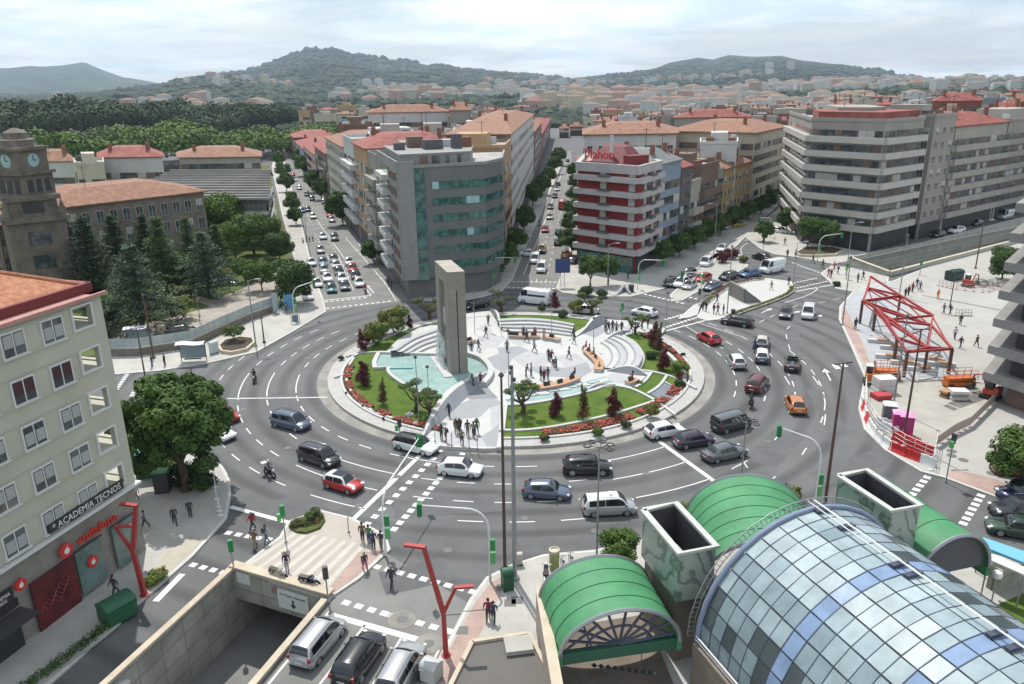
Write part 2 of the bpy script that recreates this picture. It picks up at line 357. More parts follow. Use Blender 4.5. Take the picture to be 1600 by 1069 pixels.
def portal():
 A,B=Vector((*TL0,0)),Vector((*TR0,0));dr=(B-A).normalized();L_=(B-A).length;ang=math.atan2(dr.y,dr.x)
 n=Vector((dr.y,-dr.x,0))
 t=thing('underpass_portal','concrete portal beam over the underpass mouth with a white lane sign hung on it','underpass portal',A,ang)
 a=MB();a.box((L_/2,.25,-.98),(L_-.02,.5,2.7));a.obj('beam',conc_wall,t)
 a=MB();a.box((L_/2,.22,.46),(L_+.3,.75,.18));a.obj('coping',conc_cap,t)
 sg=mat('sign_white',(0.62,0.66,0.62),0.6,var=.05,scale=2)
 a=MB();a.box((L_*.64,-.06,-1.05),(2.7,.1,1.55));s=a.obj('sign_panel',sg,t)
 dk=mat('sign_black',(0.03,0.03,0.035),0.6)
 a=MB();a.add([(L_*.64-.08,-.125,-.9),(L_*.64+.08,-.125,-.9),(L_*.64+.08,-.125,-1.3),(L_*.64+.25,-.125,-1.3),(L_*.64,-.125,-1.65),(L_*.64-.25,-.125,-1.3),(L_*.64-.08,-.125,-1.3)],[(6,5,4,3,2,1,0)]);a.obj('arrow',dk,s)
 text_part('A-9 Ppdo. Sampaio','lettering',dk,s,(L_*.64,-.125,-.62),(R_(90),0,0),.30,.004)
 a=MB();a.box((L_*.12,-.05,-.3),(1.2,.08,.9));s2=a.obj('notice_panel',sg,t)
 rd=mat('graffiti',(0.35,0.08,0.12),0.7);a=MB()
 for k in range(7):a.tube([(L_*.42+k*.09,-.012,-.1-.2*(k%2)),(L_*.42+k*.09+.05,-.012,-.9+.15*(k%3))],.02,4)
 a.obj('graffiti',rd,t)
portal()
lampm=mat('wall_lamp',(0.62,0.62,0.58),0.5)
for k,q in enumerate(((.26,'nearest the portal'),(.44,'halfway along the wall'),(.62,'lowest in view'))):
 p=ext2(TL0,TL1,q[0]);a=MB((p[0]+.2,p[1],-.65));a.box((p[0]+.2,p[1],-.65),(.3,.75,.22),rz=math.atan2(uy,ux)-math.pi/2);a.box((p[0]+.1,p[1],-.5),(.25,.3,.12),rz=math.atan2(uy,ux)-math.pi/2)
 tag(a.obj('wall_lamp',lampm),'white box lamp on the underpass ramp wall, the one '+q[1],'wall lamp','lamps on the underpass wall')
PV=0.13
pav={}
def pavement(name,pts,mt,z=PV,mi=0,world=False,kerb=True):
 poly=pts if world else GP(pts,0)
 m=MB();m.prism(poly,-0.02,z);structure(m,name,mt)
 if kerb:
  m=MB();ribbon(m,list(poly)+[poly[0]],.28,0.0,z+.012);structure(m,'kerb',kerbm)
 return poly
def sub(name,pts,mt,z,world=False):
 m=MB();m.sheet(pts if world else GP(pts,0),z);structure(m,name,mt)
NWC=[(168,587),(250,580),(330,567),(400,551),(455,520),(508,488),(505,470),(489,430),(478,380),(462,318),(449,270),(441,240)]
pavement('pavement',NWC+[(430,240),(425,262),(440,330),(470,440),(470,462),(435,486),(380,508),(300,547),(165,560)],pave)
park=[(165,556),(300,543),(380,504),(435,482),(468,460),(466,440),(436,330),(420,262)]
sub('park_ground',GP(park)+[(-110,360),(-200,330),(-200,95),(-75,95)],grass_dull,.10,True)
sub('park_path',[(300,460),(330,470),(380,452),(420,430),(440,425),(455,452),(420,480),(330,527),(260,545),(180,550),(150,520),(260,500),(330,480),(300,470)],mat('park_gravel',(0.33,0.29,0.25),.95,var=.12,scale=.5,detail=8),.115)
SWC=[(345,730),(357,752),(359,775),(352,812),(300,870),(215,945),(108,1042),(60,1085)]
sw_w=GP(SWC)+[(-26,20),(-60,20),(-60,85)]+GP([(120,640),(190,648),(235,672),(300,700)])
pavement('pavement',sw_w,pave,world=True)
sub('pavement_border',[(330,830),(296,868),(213,941),(232,905),(262,862)],mat('pavement_sand',(0.42,.38,.31),.85,var=.1,scale=.5),PV+.005)
PLT=[(372,893),(439,841),(452,817),(500,800),(548,812),(600,838),(608,860),(560,905),(515,936)]
plm=mat('platform_stripes',(0.40,0.355,0.31),.85,var=.05,scale=.5)
pavement('platform',PLT,plm,z=.14)
m=MB();A0,A1=GP([(377,890),(540,928)]);B0,B1=GP([(462,833),(597,858)])
for k in range(9):
 t0,t1=(k+.0)/9,(k+.45)/9
 q=[ext2(A0,A1,t0),ext2(A0,A1,t1),ext2(B0,B1,t1),ext2(B0,B1,t0)];m.sheet(q,.146)
structure(m,'platform_stripes',mat('stripe_stone',(0.49,.465,.42),.85,var=.06,scale=.6))
m=MB();m.sheet(GP([(560,866),(604,862),(556,905),(518,932),(512,926)]),.150);structure(m,'tactile_paving',pave_red)
SEC=[(640,1100),(668,1069),(700,1010),(736,940),(762,905),(800,886),(850,870),(930,863),(1010,845),(1120,815),(1230,800),(1290,802),(1400,822),(1480,848),(1560,872),(1640,900)]
pavement('pavement',GP(SEC)+[(70,20),(-8,20)],pave,world=True)
sub('pavement_border',[(690,1040),(742,945),(768,912),(800,895),(785,925),(760,975),(735,1020),(712,1069),(672,1069)],pave_red,PV+.005)
EPC=[(1600,372),(1500,398),(1396,440),(1335,455),(1313,480),(1312,500),(1330,540),(1352,590),(1343,640),(1352,672),(1385,705),(1440,738),(1475,747),(1555,777),(1600,792)]
plaza_m=mat('plaza_stone',(0.38,.37,.34),.85,var=.07,scale=.25,detail=6)
mix_tex(plaza_m,'brick',(0.82,.81,.79),1.0,.6,mortar=.01,bw=1.2,rh=1.2,c2=.94)
pavement('plaza',GP(EPC)+[(110,75),(140,120),(150,175)],plaza_m,world=True)
sub('plaza_border',[(1318,478),(1326,492),(1348,540),(1368,590),(1362,590),(1334,540),(1314,500)],pave_red,PV+.005)
sub('plaza_border',[(1475,747),(1555,777),(1600,792),(1600,775),(1560,752),(1490,735)],pave_red,PV+.005)
sub('plaza_works',[(1352,592),(1475,600),(1560,610),(1560,640),(1440,712),(1385,700),(1350,660)],mat('works_dust',(0.37,.355,.315),.95,var=.1,scale=.4,detail=8),PV+.006)
sub('plaza_grey',[(1316,480),(1335,456),(1390,440),(1440,500),(1500,590),(1375,592),(1350,540)],mat('works_grey',(0.37,.385,.40),.9,var=.08,scale=.4,detail=8),PV+.004)
sub('plaza_joint',[(1440,462),(1600,492),(1600,494),(1440,463.2)],pave_grey,PV+.010)
NEI=[(1090,497),(1096,478),(1112,462),(1150,440),(1200,436),(1236,441),(1240,453),(1222,462),(1150,486),(1122,500),(1105,502)]
wst=mat('white_stone',(0.45,.45,.43),.7,var=.04,scale=.5)
pavement('traffic_island',NEI,wst)
pavement('traffic_island',[(1048,462),(1085,428),(1110,400),(1130,392),(1160,400),(1168,416),(1150,427),(1110,445),(1065,470),(1050,472)],concrete)
pavement('traffic_island',[(1075,497),(1060,500),(1085,478),(1100,470),(1090,492)],wst)
pavement('pavement',[(645,470),(604,405),(560,352),(510,300),(462,258)]+[(470,252),(530,300),(600,380),(652,445),(735,430),(775,400),(840,300),(872,250),(880,250),(850,322),(815,400),(800,437),(783,456),(740,468),(690,470)],pave)
pavement('pavement',[(870,452),(890,395),(894,262),(902,262),(906,400),(990,420),(1035,405),(1110,365),(1170,330),(1225,300),(1232,303),(1190,345),(1150,385),(1085,425),(1035,452),(985,464),(940,464),(905,461),(880,458)],pave)
pavement('pavement',[(1166,372),(1185,352),(1240,310),(1262,300),(1262,350),(1270,380),(1357,396),(1440,380),(1640,330),(1640,345),(1500,373),(1372,400),(1330,408),(1300,413),(1255,404),(1210,398),(1190,390)],pave)
pavement('pavement',[(1296,440),(1283,428),(1300,416),(1330,420),(1388,434),(1386,441),(1372,452),(1335,457),(1308,452)],pave)
m=MB()
def blocks(m,a,b,n,w=.5,ln=.5,off=0.0,z=.014):
 A,B=Vector(g2(*a)),Vector(g2(*b));d=(B-A).normalized();L_=(B-A).length
 for k in range(n):
  p=A+d*(L_*k/(n-1))if n>1 else A
  s=Vector((-d.y,d.x));q=[p-d*ln/2-s*w/2,p+d*ln/2-s*w/2,p+d*ln/2+s*w/2,p-d*ln/2+s*w/2]
  m.quad(*[(v.x,v.y,z)for v in q])
blocks(m,(574,819),(677,717),11,.55,.6);blocks(m,(688,704),(694,698),2,.55,.6)
blocks(m,(616,827),(688,747),10,.55,.6);blocks(m,(723,709),(729,702),2,.55,.6)
blocks(m,(541,942),(601,959),4,.5,.6);blocks(m,(656,974),(700,986),3,.5,.6);blocks(m,(612,962),(613.5,962.5),1,.5,.3)
blocks(m,(589,886),(739,925),9,.5,.6)
blocks(m,(357,833),(404,841),4,.5,.55);blocks(m,(420,843),(434,846),2,.5,.55)
blocks(m,(302,883),(349,895),4,.5,.55)
blocks(m,(180,612),(198,586),8,.5,.5);blocks(m,(206,618),(222,590),8,.5,.5)
blocks(m,(510,471.5),(570,465.5),8,.5,.5);blocks(m,(512,482),(608,471),12,.5,.5)
blocks(m,(795,440),(867,441),11,.5,.5);blocks(m,(782,449),(865,451),13,.5,.5)
blocks(m,(1009,460),(1066,474),9,.5,.55);blocks(m,(1056,459),(1087,467),5,.5,.55)
blocks(m,(1041,499),(1081,488),8,.5,.55);blocks(m,(1042,511),(1099,493),11,.5,.55)
blocks(m,(1242,442),(1275,435),8,.4,.5);blocks(m,(1246,450),(1291,440),10,.4,.5)
blocks(m,(1239,411),(1288,429),12,.4,.5);blocks(m,(1150,370),(1178,366),6,.5,.7);blocks(m,(1152,376),(1186,374),6,.5,.7)
blocks(m,(1454,740),(1426,772),6,.6,.55);blocks(m,(1537,768),(1505,818),8,.6,.55)
blocks(m,(420,343),(463,341),1,.3,.3)
blocks(m,(484,352),(505,351),5,.4,.5)
structure(m,'crossing_marks',paint)
m=MB()
def stripe(m,pts,w,z=.014):ribbon(m,GP(pts),w,z,z)
stripe(m,[(540,823),(656,712)],.45);stripe(m,[(516,961),(658,1001)],.5);stripe(m,[(360,792),(456,818)],.45)
stripe(m,[(570,977),(500,1069),(470,1110)],.14);stripe(m,[(627,997),(583,1069),(565,1100)],.14);stripe(m,[(690,1007),(659,1069),(650,1090)],.14);stripe(m,[(514,956),(440,1044),(415,1075)],.16)
stripe(m,[(355,623),(511,621)],.22);stripe(m,[(507,469.4),(580,462)],.3)
stripe(m,[(1030,690),(1138,768)],.45);stripe(m,[(1041,517),(1117,497)],.3);stripe(m,[(1243,455.5),(1301,445)],.3)
stripe(m,[(345,727),(353,740),(357,757),(357,775)],.2)
stripe(m,[(1092,505),(1155,525)],.12);stripe(m,[(1068,508),(1130,545)],.12)
stripe(m,smooth_line([(1226,473),(1255,464),(1272,456),(1277,450),(1272,448)]),.14)
stripe(m,[(492,340),(580,462)],.14);stripe(m,[(497,446),(470,400)],.12)
stripe(m,[(533,450),(512,400)],.12);stripe(m,[(553,455),(528,400)],.12)
stripe(m,[(818,430),(850,350),(878,270)],.16)
stripe(m,smooth_line([(1168,418),(1160,400),(1158,388),(1168,380)]),.14)
stripe(m,[(619,470),(600,440),(540,372)],.12)
stripe(m,[(1260,700),(1253,711)],.12)
stripe(m,[(1143,733),(1168,720)],.12);stripe(m,[(1163,724),(1168,731)],.12);stripe(m,[(1200,752),(1212,745)],.12);stripe(m,[(1210,688),(1217,680)],.12)
stripe(m,[(243,940),(285,897)],.5)
structure(m,'road_lines',paint)
m=MB()
def ring(m,r,spans,dash=None,w=.13):
 for a0,a1 in spans:
  if dash is None:ribbon(m,arc(CEN,r,a0,a1,max(3,int(abs(a1-a0)/3))),w,.014,.014);continue
  n=int(abs(R_(a1-a0))*r/dash[1]);step=(a1-a0)/max(n,1)
  for k in range(n):ribbon(m,arc(CEN,r,a0+k*step,a0+k*step+step*dash[0]/dash[1],3),w,.014,.014)
dd=(1.6,3.2)
ring(m,27,[(-176,-163),(-117.5,-103)]);ring(m,27,[(-215,-178),(-161,-119),(-99,-82),(-24,36)],dd);ring(m,27.4,[(-77,-58)])
ring(m,30.3,[(-178,-163),(-126,-112)]);ring(m,30.3,[(-212,-180),(-161,-128),(-107,-75),(-24,26)],dd);ring(m,30.9,[(-74,-59)])
ring(m,33.5,[(-178,-163),(-129,-112)]);ring(m,33.5,[(-210,-180),(-160,-131),(-106,-75),(-20,34)],dd);ring(m,34.5,[(-73,-60)])
ring(m,36.6,[(-120,-111)]);ring(m,36.6,[(-205,-172),(-146,-122),(-98,-78),(-30,10)],dd)
def dashed(m,pts,on=1.6,per=3.6,w=.12):
 L_=smooth_line(GP(pts),8);acc=0;seg=[L_[0]]
 for a,b in zip(L_,L_[1:]):
  d=math.hypot(b[0]-a[0],b[1]-a[1]);k=max(1,int(d/.4))
  for j in range(k):
   q=(a[0]+(b[0]-a[0])*(j+1)/k,a[1]+(b[1]-a[1])*(j+1)/k);acc+=d/k
   if acc%per<on:seg.append(q)
   else:
    if len(seg)>1:ribbon(m,seg,w,.014,.014)
    seg=[q]
dashed(m,[(1170,512),(1215,490),(1260,472)]);dashed(m,[(1257,478),(1330,462),(1400,442),(1500,410)])
dashed(m,[(1234,510),(1228,520),(1236,550),(1250,568)],2,4.5);dashed(m,[(1226,588),(1236,605)],3,4);dashed(m,[(1270,588),(1285,612),(1290,640),(1287,670)],3,6)
dashed(m,[(505,362),(540,420),(545,440)]);dashed(m,[(492,365),(512,400)]);dashed(m,[(474,320),(486,350)]);dashed(m,[(555,385),(590,430),(612,455)],1.2,4)
dashed(m,[(838,440),(852,380),(868,320),(882,268)],2,6);dashed(m,[(853,440),(866,380),(878,320),(888,268)],2,6)
structure(m,'lane_dashes',paint)
m=MB()
def arrow(m,a,b,s=1.0):
 A,B=Vector(g2(*a)),Vector(g2(*b));d=(B-A).normalized();n=Vector((-d.y,d.x));L_=(B-A).length
 pts=[A-n*.09,A+d*(L_-1.1*s)-n*.09,A+d*(L_-1.1*s)-n*.42*s,B,A+d*(L_-1.1*s)+n*.42*s,A+d*(L_-1.1*s)+n*.09,A+n*.09]
 m.sheet([(p.x,p.y)for p in pts],.014)
arrow(m,(1190,489),(1206,482));arrow(m,(1298,595),(1288,576),1.2);arrow(m,(1236,491),(1250,486));arrow(m,(1272,497),(1285,492));arrow(m,(584,458),(574,446));arrow(m,(560,380),(567,390))
m.sheet(GP([(1299,570),(1306,569),(1314,576),(1306,577)]),.014);m.sheet(GP([(1310,568),(1317,567),(1326,573),(1318,574)]),.014)
structure(m,'road_arrows',paint)
m=MB()
for x,y,r in((628,968,.95),(670,1006,.95)):
 c=g2(x,y);m.lathe((c[0],c[1],.0),[(r,.0),(r,.018)],24,0);m.lathe((c[0],c[1],.0),[(.38,.0),(.38,.024)],20,1)
for x,y in((450,700),(620,745),(820,810),(1010,740),(1200,690),(1260,560),(480,560),(700,860),(930,830),(1180,540),(560,790),(380,640)):c=g2(x,y);m.lathe((c[0],c[1],.0),[(.36,.0),(.36,.022)],18,1)
for x,y in((1487,705),(1487,712),(1505,719),(1550,740)):c=g2(x,y,PV);m.lathe((c[0],c[1],.0),[(.45,.0),(.45,PV+.012)],20,1)
for x,y in((785,918),(808,938),(797,942),(722,985)):c=g2(x,y,PV);m.box((c[0],c[1],PV+.002),(.8,.8,.014),mi=1)
structure(m,'manhole_covers',[asph_dust,mat('cast_iron',(0.13,.13,.125),.7)])
def hills():
 sky1=[(-900,112),(0,108),(60,104),(105,101),(132,96),(150,105),(190,122),(250,131),(330,140),(2600,150)]
 sky2=[(-900,205),(0,190),(100,168),(180,150),(250,136),(300,126),(370,118),(410,108),(450,92),(480,79),(492,76),(505,80),(517,77),(540,84),(580,92),(620,97),(680,105),(740,112),(800,118),(860,124),(920,134),(1000,146),(1100,155),(2600,170)]
 sky3=[(-900,170),(760,150),(860,131),(905,124),(960,118),(1010,112),(1060,98),(1090,92),(1115,95),(1140,88),(1180,91),(1220,90),(1260,97),(1310,102),(1370,110),(1430,122),(1490,137),(1540,146),(1700,165),(2600,180)]
 sky4=[(-900,140),(1400,150),(1500,146),(1560,138),(1600,140),(1700,130),(2600,120)]
 sky5=[(-900,190),(0,166),(120,156),(210,143),(290,128),(345,122),(400,126),(470,140),(560,150),(2600,165)]
 def ip(t,x):
  for(a,b),(c,d)in zip(t,t[1:]):
   if a<=x<=c:k=(x-a)/(c-a);return b+(d-b)*(k*k*(3-2*k)if c-a>40 else k)
  return t[0][1]if x<t[0][0]else t[-1][1]
 ridges=[(sky1,7400,4800),(sky2,4600,2350),(sky3,5400,2500),(sky4,7200,5600),(sky5,3000,1500)]
 m=MB();rows=[]
 ds=[800*(9000/800)**(k/119)for k in range(120)]
 n_az=420
 for d in ds:
  row=[]
  for j in range(n_az+1):
   az=R_(-52+104*j/n_az);X,Y=math.sin(az)*d,math.cos(az)*d;z=-2
   for ri,(tab,dr,d0)in enumerate(ridges):
    v=Vector((math.sin(az),math.cos(az),.03));f=v.dot(FW)
    pxx=800+FPX*v.dot(RT)/f;py=ip(tab,pxx)
    q=RT*((pxx-800)/FPX)+UP*((534.5-py)/FPX)+FW
    zr=H+dr*q.z/math.hypot(q.x,q.y)
    if d<=dr:s=max(0,(d-d0)/(dr-d0));s=s**(1.2,.82,.82,1.3,.95)[ri]
    else:s=max(0,1-(d-dr)/(dr*.5))**1.0
    nz=-abs(noise.fractal(Vector((X/700,Y/1100,ri*7.3)),.9,2.1,5))*.42*(1-abs(2*s-1)**3)+(noise.fractal(Vector((X/200,Y/200,5.1)),.8,2.1,3))*.035*min(1,s*4)*(1-s*.7)
    z=max(z,(zr)*(s+nz*min(1,s*3)))
   z+=(9+noise.fractal(Vector((X/420,Y/420,11)),1,2,3)*9)*min(1,(d-800)/500)
   row.append((X,Y,z))
  rows.append(row)
 m.grid(rows)
 hm=mat('hill_cover',(0.012,0.028,0.016),.95,col2=(0.062,0.095,0.040),scale=.0035,detail=12,ramp=(.38,.68),spec=.1)
 mix_tex(hm,'noise',(.35,.4,.4),.006,.8,p0=.4,p1=.55);mix_tex(hm,'noise',(.6,.62,.6),.06,.7,p0=.35,p1=.6)
 structure(m,'hills',hm)
 from mathutils.bvhtree import BVHTree
 return BVHTree.FromPolygons([Vector(v)for v in m.v],m.f)
HILL=hills()
def hill_at(x,y):
 h=HILL.ray_cast(Vector((x,y,3000)),Vector((0,0,-1)))
 return h[0].z if h[0]else 0
LZ=.36
def V2(a):return Vector((a[0],a[1]))
stone_w=mat('granite_white',(0.46,.46,.445),.6,var=.05,scale=.8)
stone_l=mat('granite_light',(0.375,.383,.388),.65,var=.05,scale=.8)
stone_m=mat('granite_mid',(0.275,.285,.30),.65,var=.05,scale=.8)
stone_d=mat('granite_dark',(0.20,.21,.23),.7,var=.08,scale=.8)
wall_m=mat('granite_wall',(0.27,.28,.30),.7,var=.08,scale=.6)
path_line=[(655,690),(787,699)]
m=MB();oc=arc(CEN,23.3,-180,180,128);ic=arc(CEN,21.85,-180,180,128)
def ang(p):return math.degrees(math.atan2(p[1]-CEN[1],p[0]-CEN[0]))
kerb_gap=[(ang(g2(657,690)),ang(g2(782,699))),(ang(g2(960,510)),ang(g2(1040,528))),(ang(g2(728,487)),ang(g2(765,485)))]
def ringwall(m,r0,r1,z0,z1,a0,a1,n,mi=0):
 A=arc(CEN,r0,a0,a1,n);B=arc(CEN,r1,a0,a1,n)
 for i in range(n):
  a,b,c,d=A[i],B[i],B[i+1],A[i+1]
  m.add([(*a,z0),(*b,z0),(*c,z0),(*d,z0),(*a,z1),(*b,z1),(*c,z1),(*d,z1)],[(4,5,6,7),(1,2,6,5),(3,0,4,7)]+([(0,1,5,4)]if i==0 else[])+([(2,3,7,6)]if i==n-1 else[]),mi)
kerb2=mat('island_kerb',(0.40,.39,.37),.7,var=.06,scale=.9)
mix_tex(kerb2,'brick',(.6,.6,.6),1.0,.6,mortar=.02,bw=.7,rh=.7)
m=MB();ga=kerb_gap[0]
ringwall(m,21.75,23.3,0,.30,ga[1],ga[0]+360,150)
ringwall(m,21.5,21.8,0,.46,ga[1],ga[0]+360,150,1)
structure(m,'island_kerb',[kerb2,stone_w])
m=MB();m.prism(arc(CEN,21.6,-180,179,110),0,LZ-.02);structure(m,'island_lawn',grass)
PZ=.40
PLAZA=[(655,692),(700,650),(748,603),(768,578),(700,590),(640,560),(600,552),(622,530),(655,512),(700,503),(727,490),(748,487),(766,486),(778,505),(800,512),(850,516),(895,521),(918,508),(945,499),(1000,502),(1040,513),(1035,521),(1000,518),(975,525),(992,535),(1004,552),(1004,566),(998,577),(1018,580),(1000,597),(985,606),(962,601),(925,610),(880,622),(830,629),(790,632),(787,650),(783,700),(755,701),(700,698)]
m=MB();m.prism(GP(PLAZA,PZ),0,PZ);structure(m,'plaza_paving',stone_w)
m=MB()
FAC=[([(748,548),(776,543),(790,528),(762,520),(742,530)],1),([(776,543),(812,541),(826,548),(800,560),(780,552)],2),([(812,541),(845,530),(870,545),(826,548)],0),([(866,556),(900,552),(918,566),(884,575)],1),([(780,552),(800,560),(790,585),(768,572),(760,560)],2),([(800,560),(826,548),(866,556),(850,572),(820,575)],1),([(820,575),(850,572),(884,575),(888,590),(850,588)],2),([(884,575),(918,566),(925,580),(905,592),(888,590)],3 if 0 else 2),([(788,530),(806,520),(850,524),(845,530),(812,541)],1),([(742,515),(760,505),(775,525),(762,520)],1),([(730,500),(750,495),(760,505),(742,515)],0),([(870,545),(900,533),(915,548),(900,552)],0),([(768,578),(790,585),(795,605),(778,622),(757,600)],0),([(748,604),(757,600),(778,622),(735,624),(728,621)],3),([(735,624),(775,622),(786,632),(765,637),(728,643),(712,635)],2),([(700,652),(712,635),(728,643),(765,637),(750,652),(720,655)],2),([(765,637),(786,632),(783,660),(768,672)],1),([(768,672),(783,660),(781,698),(760,698),(752,682)],2),([(720,655),(750,652),(768,672),(752,682),(735,672)],0),([(672,680),(690,672),(735,672),(752,682),(760,698),(700,695)],1),([(905,520),(935,507),(950,515),(930,528)],2),([(950,515),(985,508),(1010,510),(975,520)],1),([(935,592),(960,583),(990,590),(985,602),(962,598)],1),([(690,540),(735,528),(742,545),(700,555)],1)]
for pts,k in FAC:m.sheet(GP(pts,PZ),PZ+.006,k)
structure(m,'paving_facets',[stone_w,stone_l,stone_m,stone_d])
sub('stone_bed',GP([(1040,597),(1064,611),(1041,630),(1015,615)],LZ),mat('slate_bed',(.16,.175,.21),.8,var=.2,scale=3),LZ+.03,True)
def flowers():
 m=MB();r=random.Random(3);fm=[mat('bloom_red',(.40,.035,.03),.7),mat('bloom_dark',(.24,.02,.025),.7),mat('bloom_leaf',(.05,.09,.03),.9),mat('bloom_orange',(.45,.10,.06),.7)]
 spans=[(-180,-112,20.5,21.4),(-83,-50,20.0,21.4),(-50,-5,20.1,21.4),(-5,32,20.6,21.4)]
 for a0,a1,r0,r1 in spans:
  n=int(abs(a1-a0)*38)
  for k in range(n):
   a=r.uniform(a0,a1);w=noise.noise(Vector((a*.22,3,0)))
   if w<-.22:continue
   rr=r.uniform(r0-.35*w,r1);x,y=CEN[0]+rr*math.cos(R_(a)),CEN[1]+rr*math.sin(R_(a));s=r.uniform(.06,.15);z=LZ+r.uniform(.1,.28)
   mi=r.choice((0,0,1,2,2,3));t=r.uniform(0,3)
   vs=[(x+s*math.cos(t+q*math.pi/2),y+s*math.sin(t+q*math.pi/2),z+r.uniform(-.05,.05))for q in range(4)]
   m.add(vs,[(0,1,2,3)],mi)
   if k%2==0:m.add([(x-.1,y,z-.15),(x+.1,y,z-.15),(x+.02,y+.03,z+.03),(x-.02,y+.03,z+.03)],[(0,1,2,3)],2)
 o=m.obj('flower_bed',fm);tag(o,'ring of small red bedding flowers inside the white roundabout kerb','flowers',kind='stuff')
flowers()
def edging(name,label,pts,w=.32,h=.16,z=LZ,mt=None,k=6):
 L_=smooth_line(GP(pts,z+h),k);m=MB((*L_[0],0));ribbon(m,L_,w,z-.1,z+h)
 return tag(m.obj(name,mt or stone_w),label,'edging','white stone edgings of the roundabout garden')
edging('stone_edging','long curved white edging through the left lawn below the pool',[(553,558),(544,573),(541,590),(549,611),(570,634),(605,650),(657,663)])
edging('stone_edging','short straight white edging crossing the left flower bed',[(522,589),(552,580)],.2)
edging('stone_edging','white edging at the upper left edge of the left lawn',[(541,556),(560,551),(595,549)],.3)
edging('stone_edging','white edging around the back left lawn behind the maroon bushes',[(554,555),(575,541),(596,530),(618,520)],.4)
edging('stone_edging','long curved white edging across the front right lawn',[(783,671),(815,671),(855,667),(905,658),(960,645),(1000,633),(1026,624)],.35)
edging('stone_edging','white edging running from the path to the kerb across the right lawn',[(958,601),(985,606),(1010,617),(1035,632),(1055,647)],.35)
edging('stone_edging','white edging from the crescent bench to the right kerb',[(998,577),(1020,580),(1048,587),(1068,596),(1088,606)],.35)
edging('stone_edging','short curved white edging between two small right lawns',[(1012,614),(1030,602),(1042,586)],.35)
edging('stone_edging','short white edging beside the right hand seats',[(993,604),(1008,594),(1018,581)],.35)
edging('stone_edging','thin white edging on two sides of the grey slate bed',[(1041,632),(1066,610),(1039,596)],.18,k=1)
edging('stone_edging','tall curved white edging of the far right lawn',[(1042,550),(1055,562),(1066,576),(1070,588),(1067,597)],.5,.25)
edging('stone_edging','straight white edging between the entrance path and the front right lawn',[(789,632),(786,655),(784,672)],.6,.2,k=2)
edging('stone_edging','thin white kerb closing the entrance path on its right side',[(783,676),(779,699)],.45,.2,k=2)
edging('stone_edging','white edging along the lawn edge behind the long pool',[(790,632),(830,629),(880,620),(925,609),(950,600),(962,601)],.4)
edging('stone_edging','white edging at the far top of the back lawn near the white van',[(640,514),(665,506),(700,497)],.4)
edging('stone_edging','white edging around the top right lawn',[(975,525),(992,535),(1004,552),(1004,566),(998,577)],.35,.25)
def terrace(label,outer,inner,n=4,h=.9):
 t=thing('stepped_seating',label,'steps',(*g2(*outer[0],LZ),0));O=smooth_line(GP(outer,PZ+h),6);I=smooth_line(GP(inner,PZ),6)
 for k in range(n):
  f0,f1=k/n,(k+1)/n;m=MB(t.location);z1=PZ+h*(k+1)/n
  Lk=[ext2(I[i],O[i],f0)for i in range(len(I))];Lk2=[ext2(I[i],O[i],f1)for i in range(len(I))]
  for i in range(len(Lk)-1):
   a,b,c,d=Lk[i],Lk2[i],Lk2[i+1],Lk[i+1];g=(i//2)%4==3
   m.add([(*a,z1),(*b,z1),(*c,z1),(*d,z1),(*a,PZ-.1),(*d,PZ-.1),(*b,PZ-.1),(*c,PZ-.1)],[(3,2,1,0),(0,3,5,4),(1,2,7,6)],0)
   m.add([(*ext2(a,b,.0),z1+.004),(*ext2(a,b,.25),z1+.004),(*ext2(d,c,.25),z1+.004),(*ext2(d,c,.0),z1+.004)],[(0,1,2,3)],1)
  m.obj('step',[stone_w if k%2==0 else stone_l,stone_m],t)
terrace('curved white stone steps behind the tall monument on the left of the plaza',[(610,548),(640,528),(670,516),(700,506),(712,503)],[(648,556),(668,546),(690,539),(712,532),(722,529)],4,.9)
terrace('curved white stone steps along the back of the plaza below the white van',[(777,499),(800,497),(830,497),(865,500),(898,506)],[(786,518),(808,520),(835,520),(862,522),(892,526)],4,.9)
terrace('curved white stone steps on the right side of the plaza',[(966,523),(988,532),(1001,546),(1003,560),(997,572)],[(938,536),(950,545),(955,556),(953,567),(945,577)],4,.7)
def crescent(label,a,b,h,bow=.6,w=.9,z=PZ,peak=.5,seat=True):
 A,B=V2(g2(*a,z)),V2(g2(*b,z));d=B-A;L_=d.length;d.normalize();nn=Vector((-d.y,d.x));N_=24
 m=MB((A.x,A.y,0));rows=[]
 for i in range(N_+1):
  t=i/N_;s=math.sin(math.pi*t**(math.log(.5)/math.log(peak)));c=A+d*L_*t;b0=c+nn*bow*s;b1=c+nn*(bow*s+.12+w*s*.45)
  c0=c+nn*(-.25*s)
  rows.append([(c0.x,c0.y,z-.1),(b0.x,b0.y,z+.08+h*s),(b1.x,b1.y,z+.10+h*s),(b1.x+nn.x*.05,b1.y+nn.y*.05,z-.1)])
 m.grid(rows,smooth=False,mf=lambda i,j:0 if j!=1 else 1)
 return tag(m.obj('crescent_wall',[wall_m,stone_w]),label,'wall','crescent walls of the plaza')
crescent('long grey crescent wall rising between the pool and the entrance path',(659,688),(768,581),1.1,.9,1.3,peak=.5)
crescent('grey crescent wall at the back right entrance of the plaza',(890,532),(950,502),1.3,.3,.9,peak=.75)
crescent('thin white crescent wall curving beside the top right entrance',(940,538),(985,517),.5,.2,.5)
crescent('grey crescent wall on the right beside the small lawns',(948,580),(1012,588),.8,.3,.8,peak=.55)
crescent('low grey crescent wall at the right end of the long pool',(920,608),(952,601),.3,.1,.3)
crescent('small crescent wall beside the back left entrance of the plaza',(786,527),(766,484),1.0,-.2,-1.0,peak=.6)
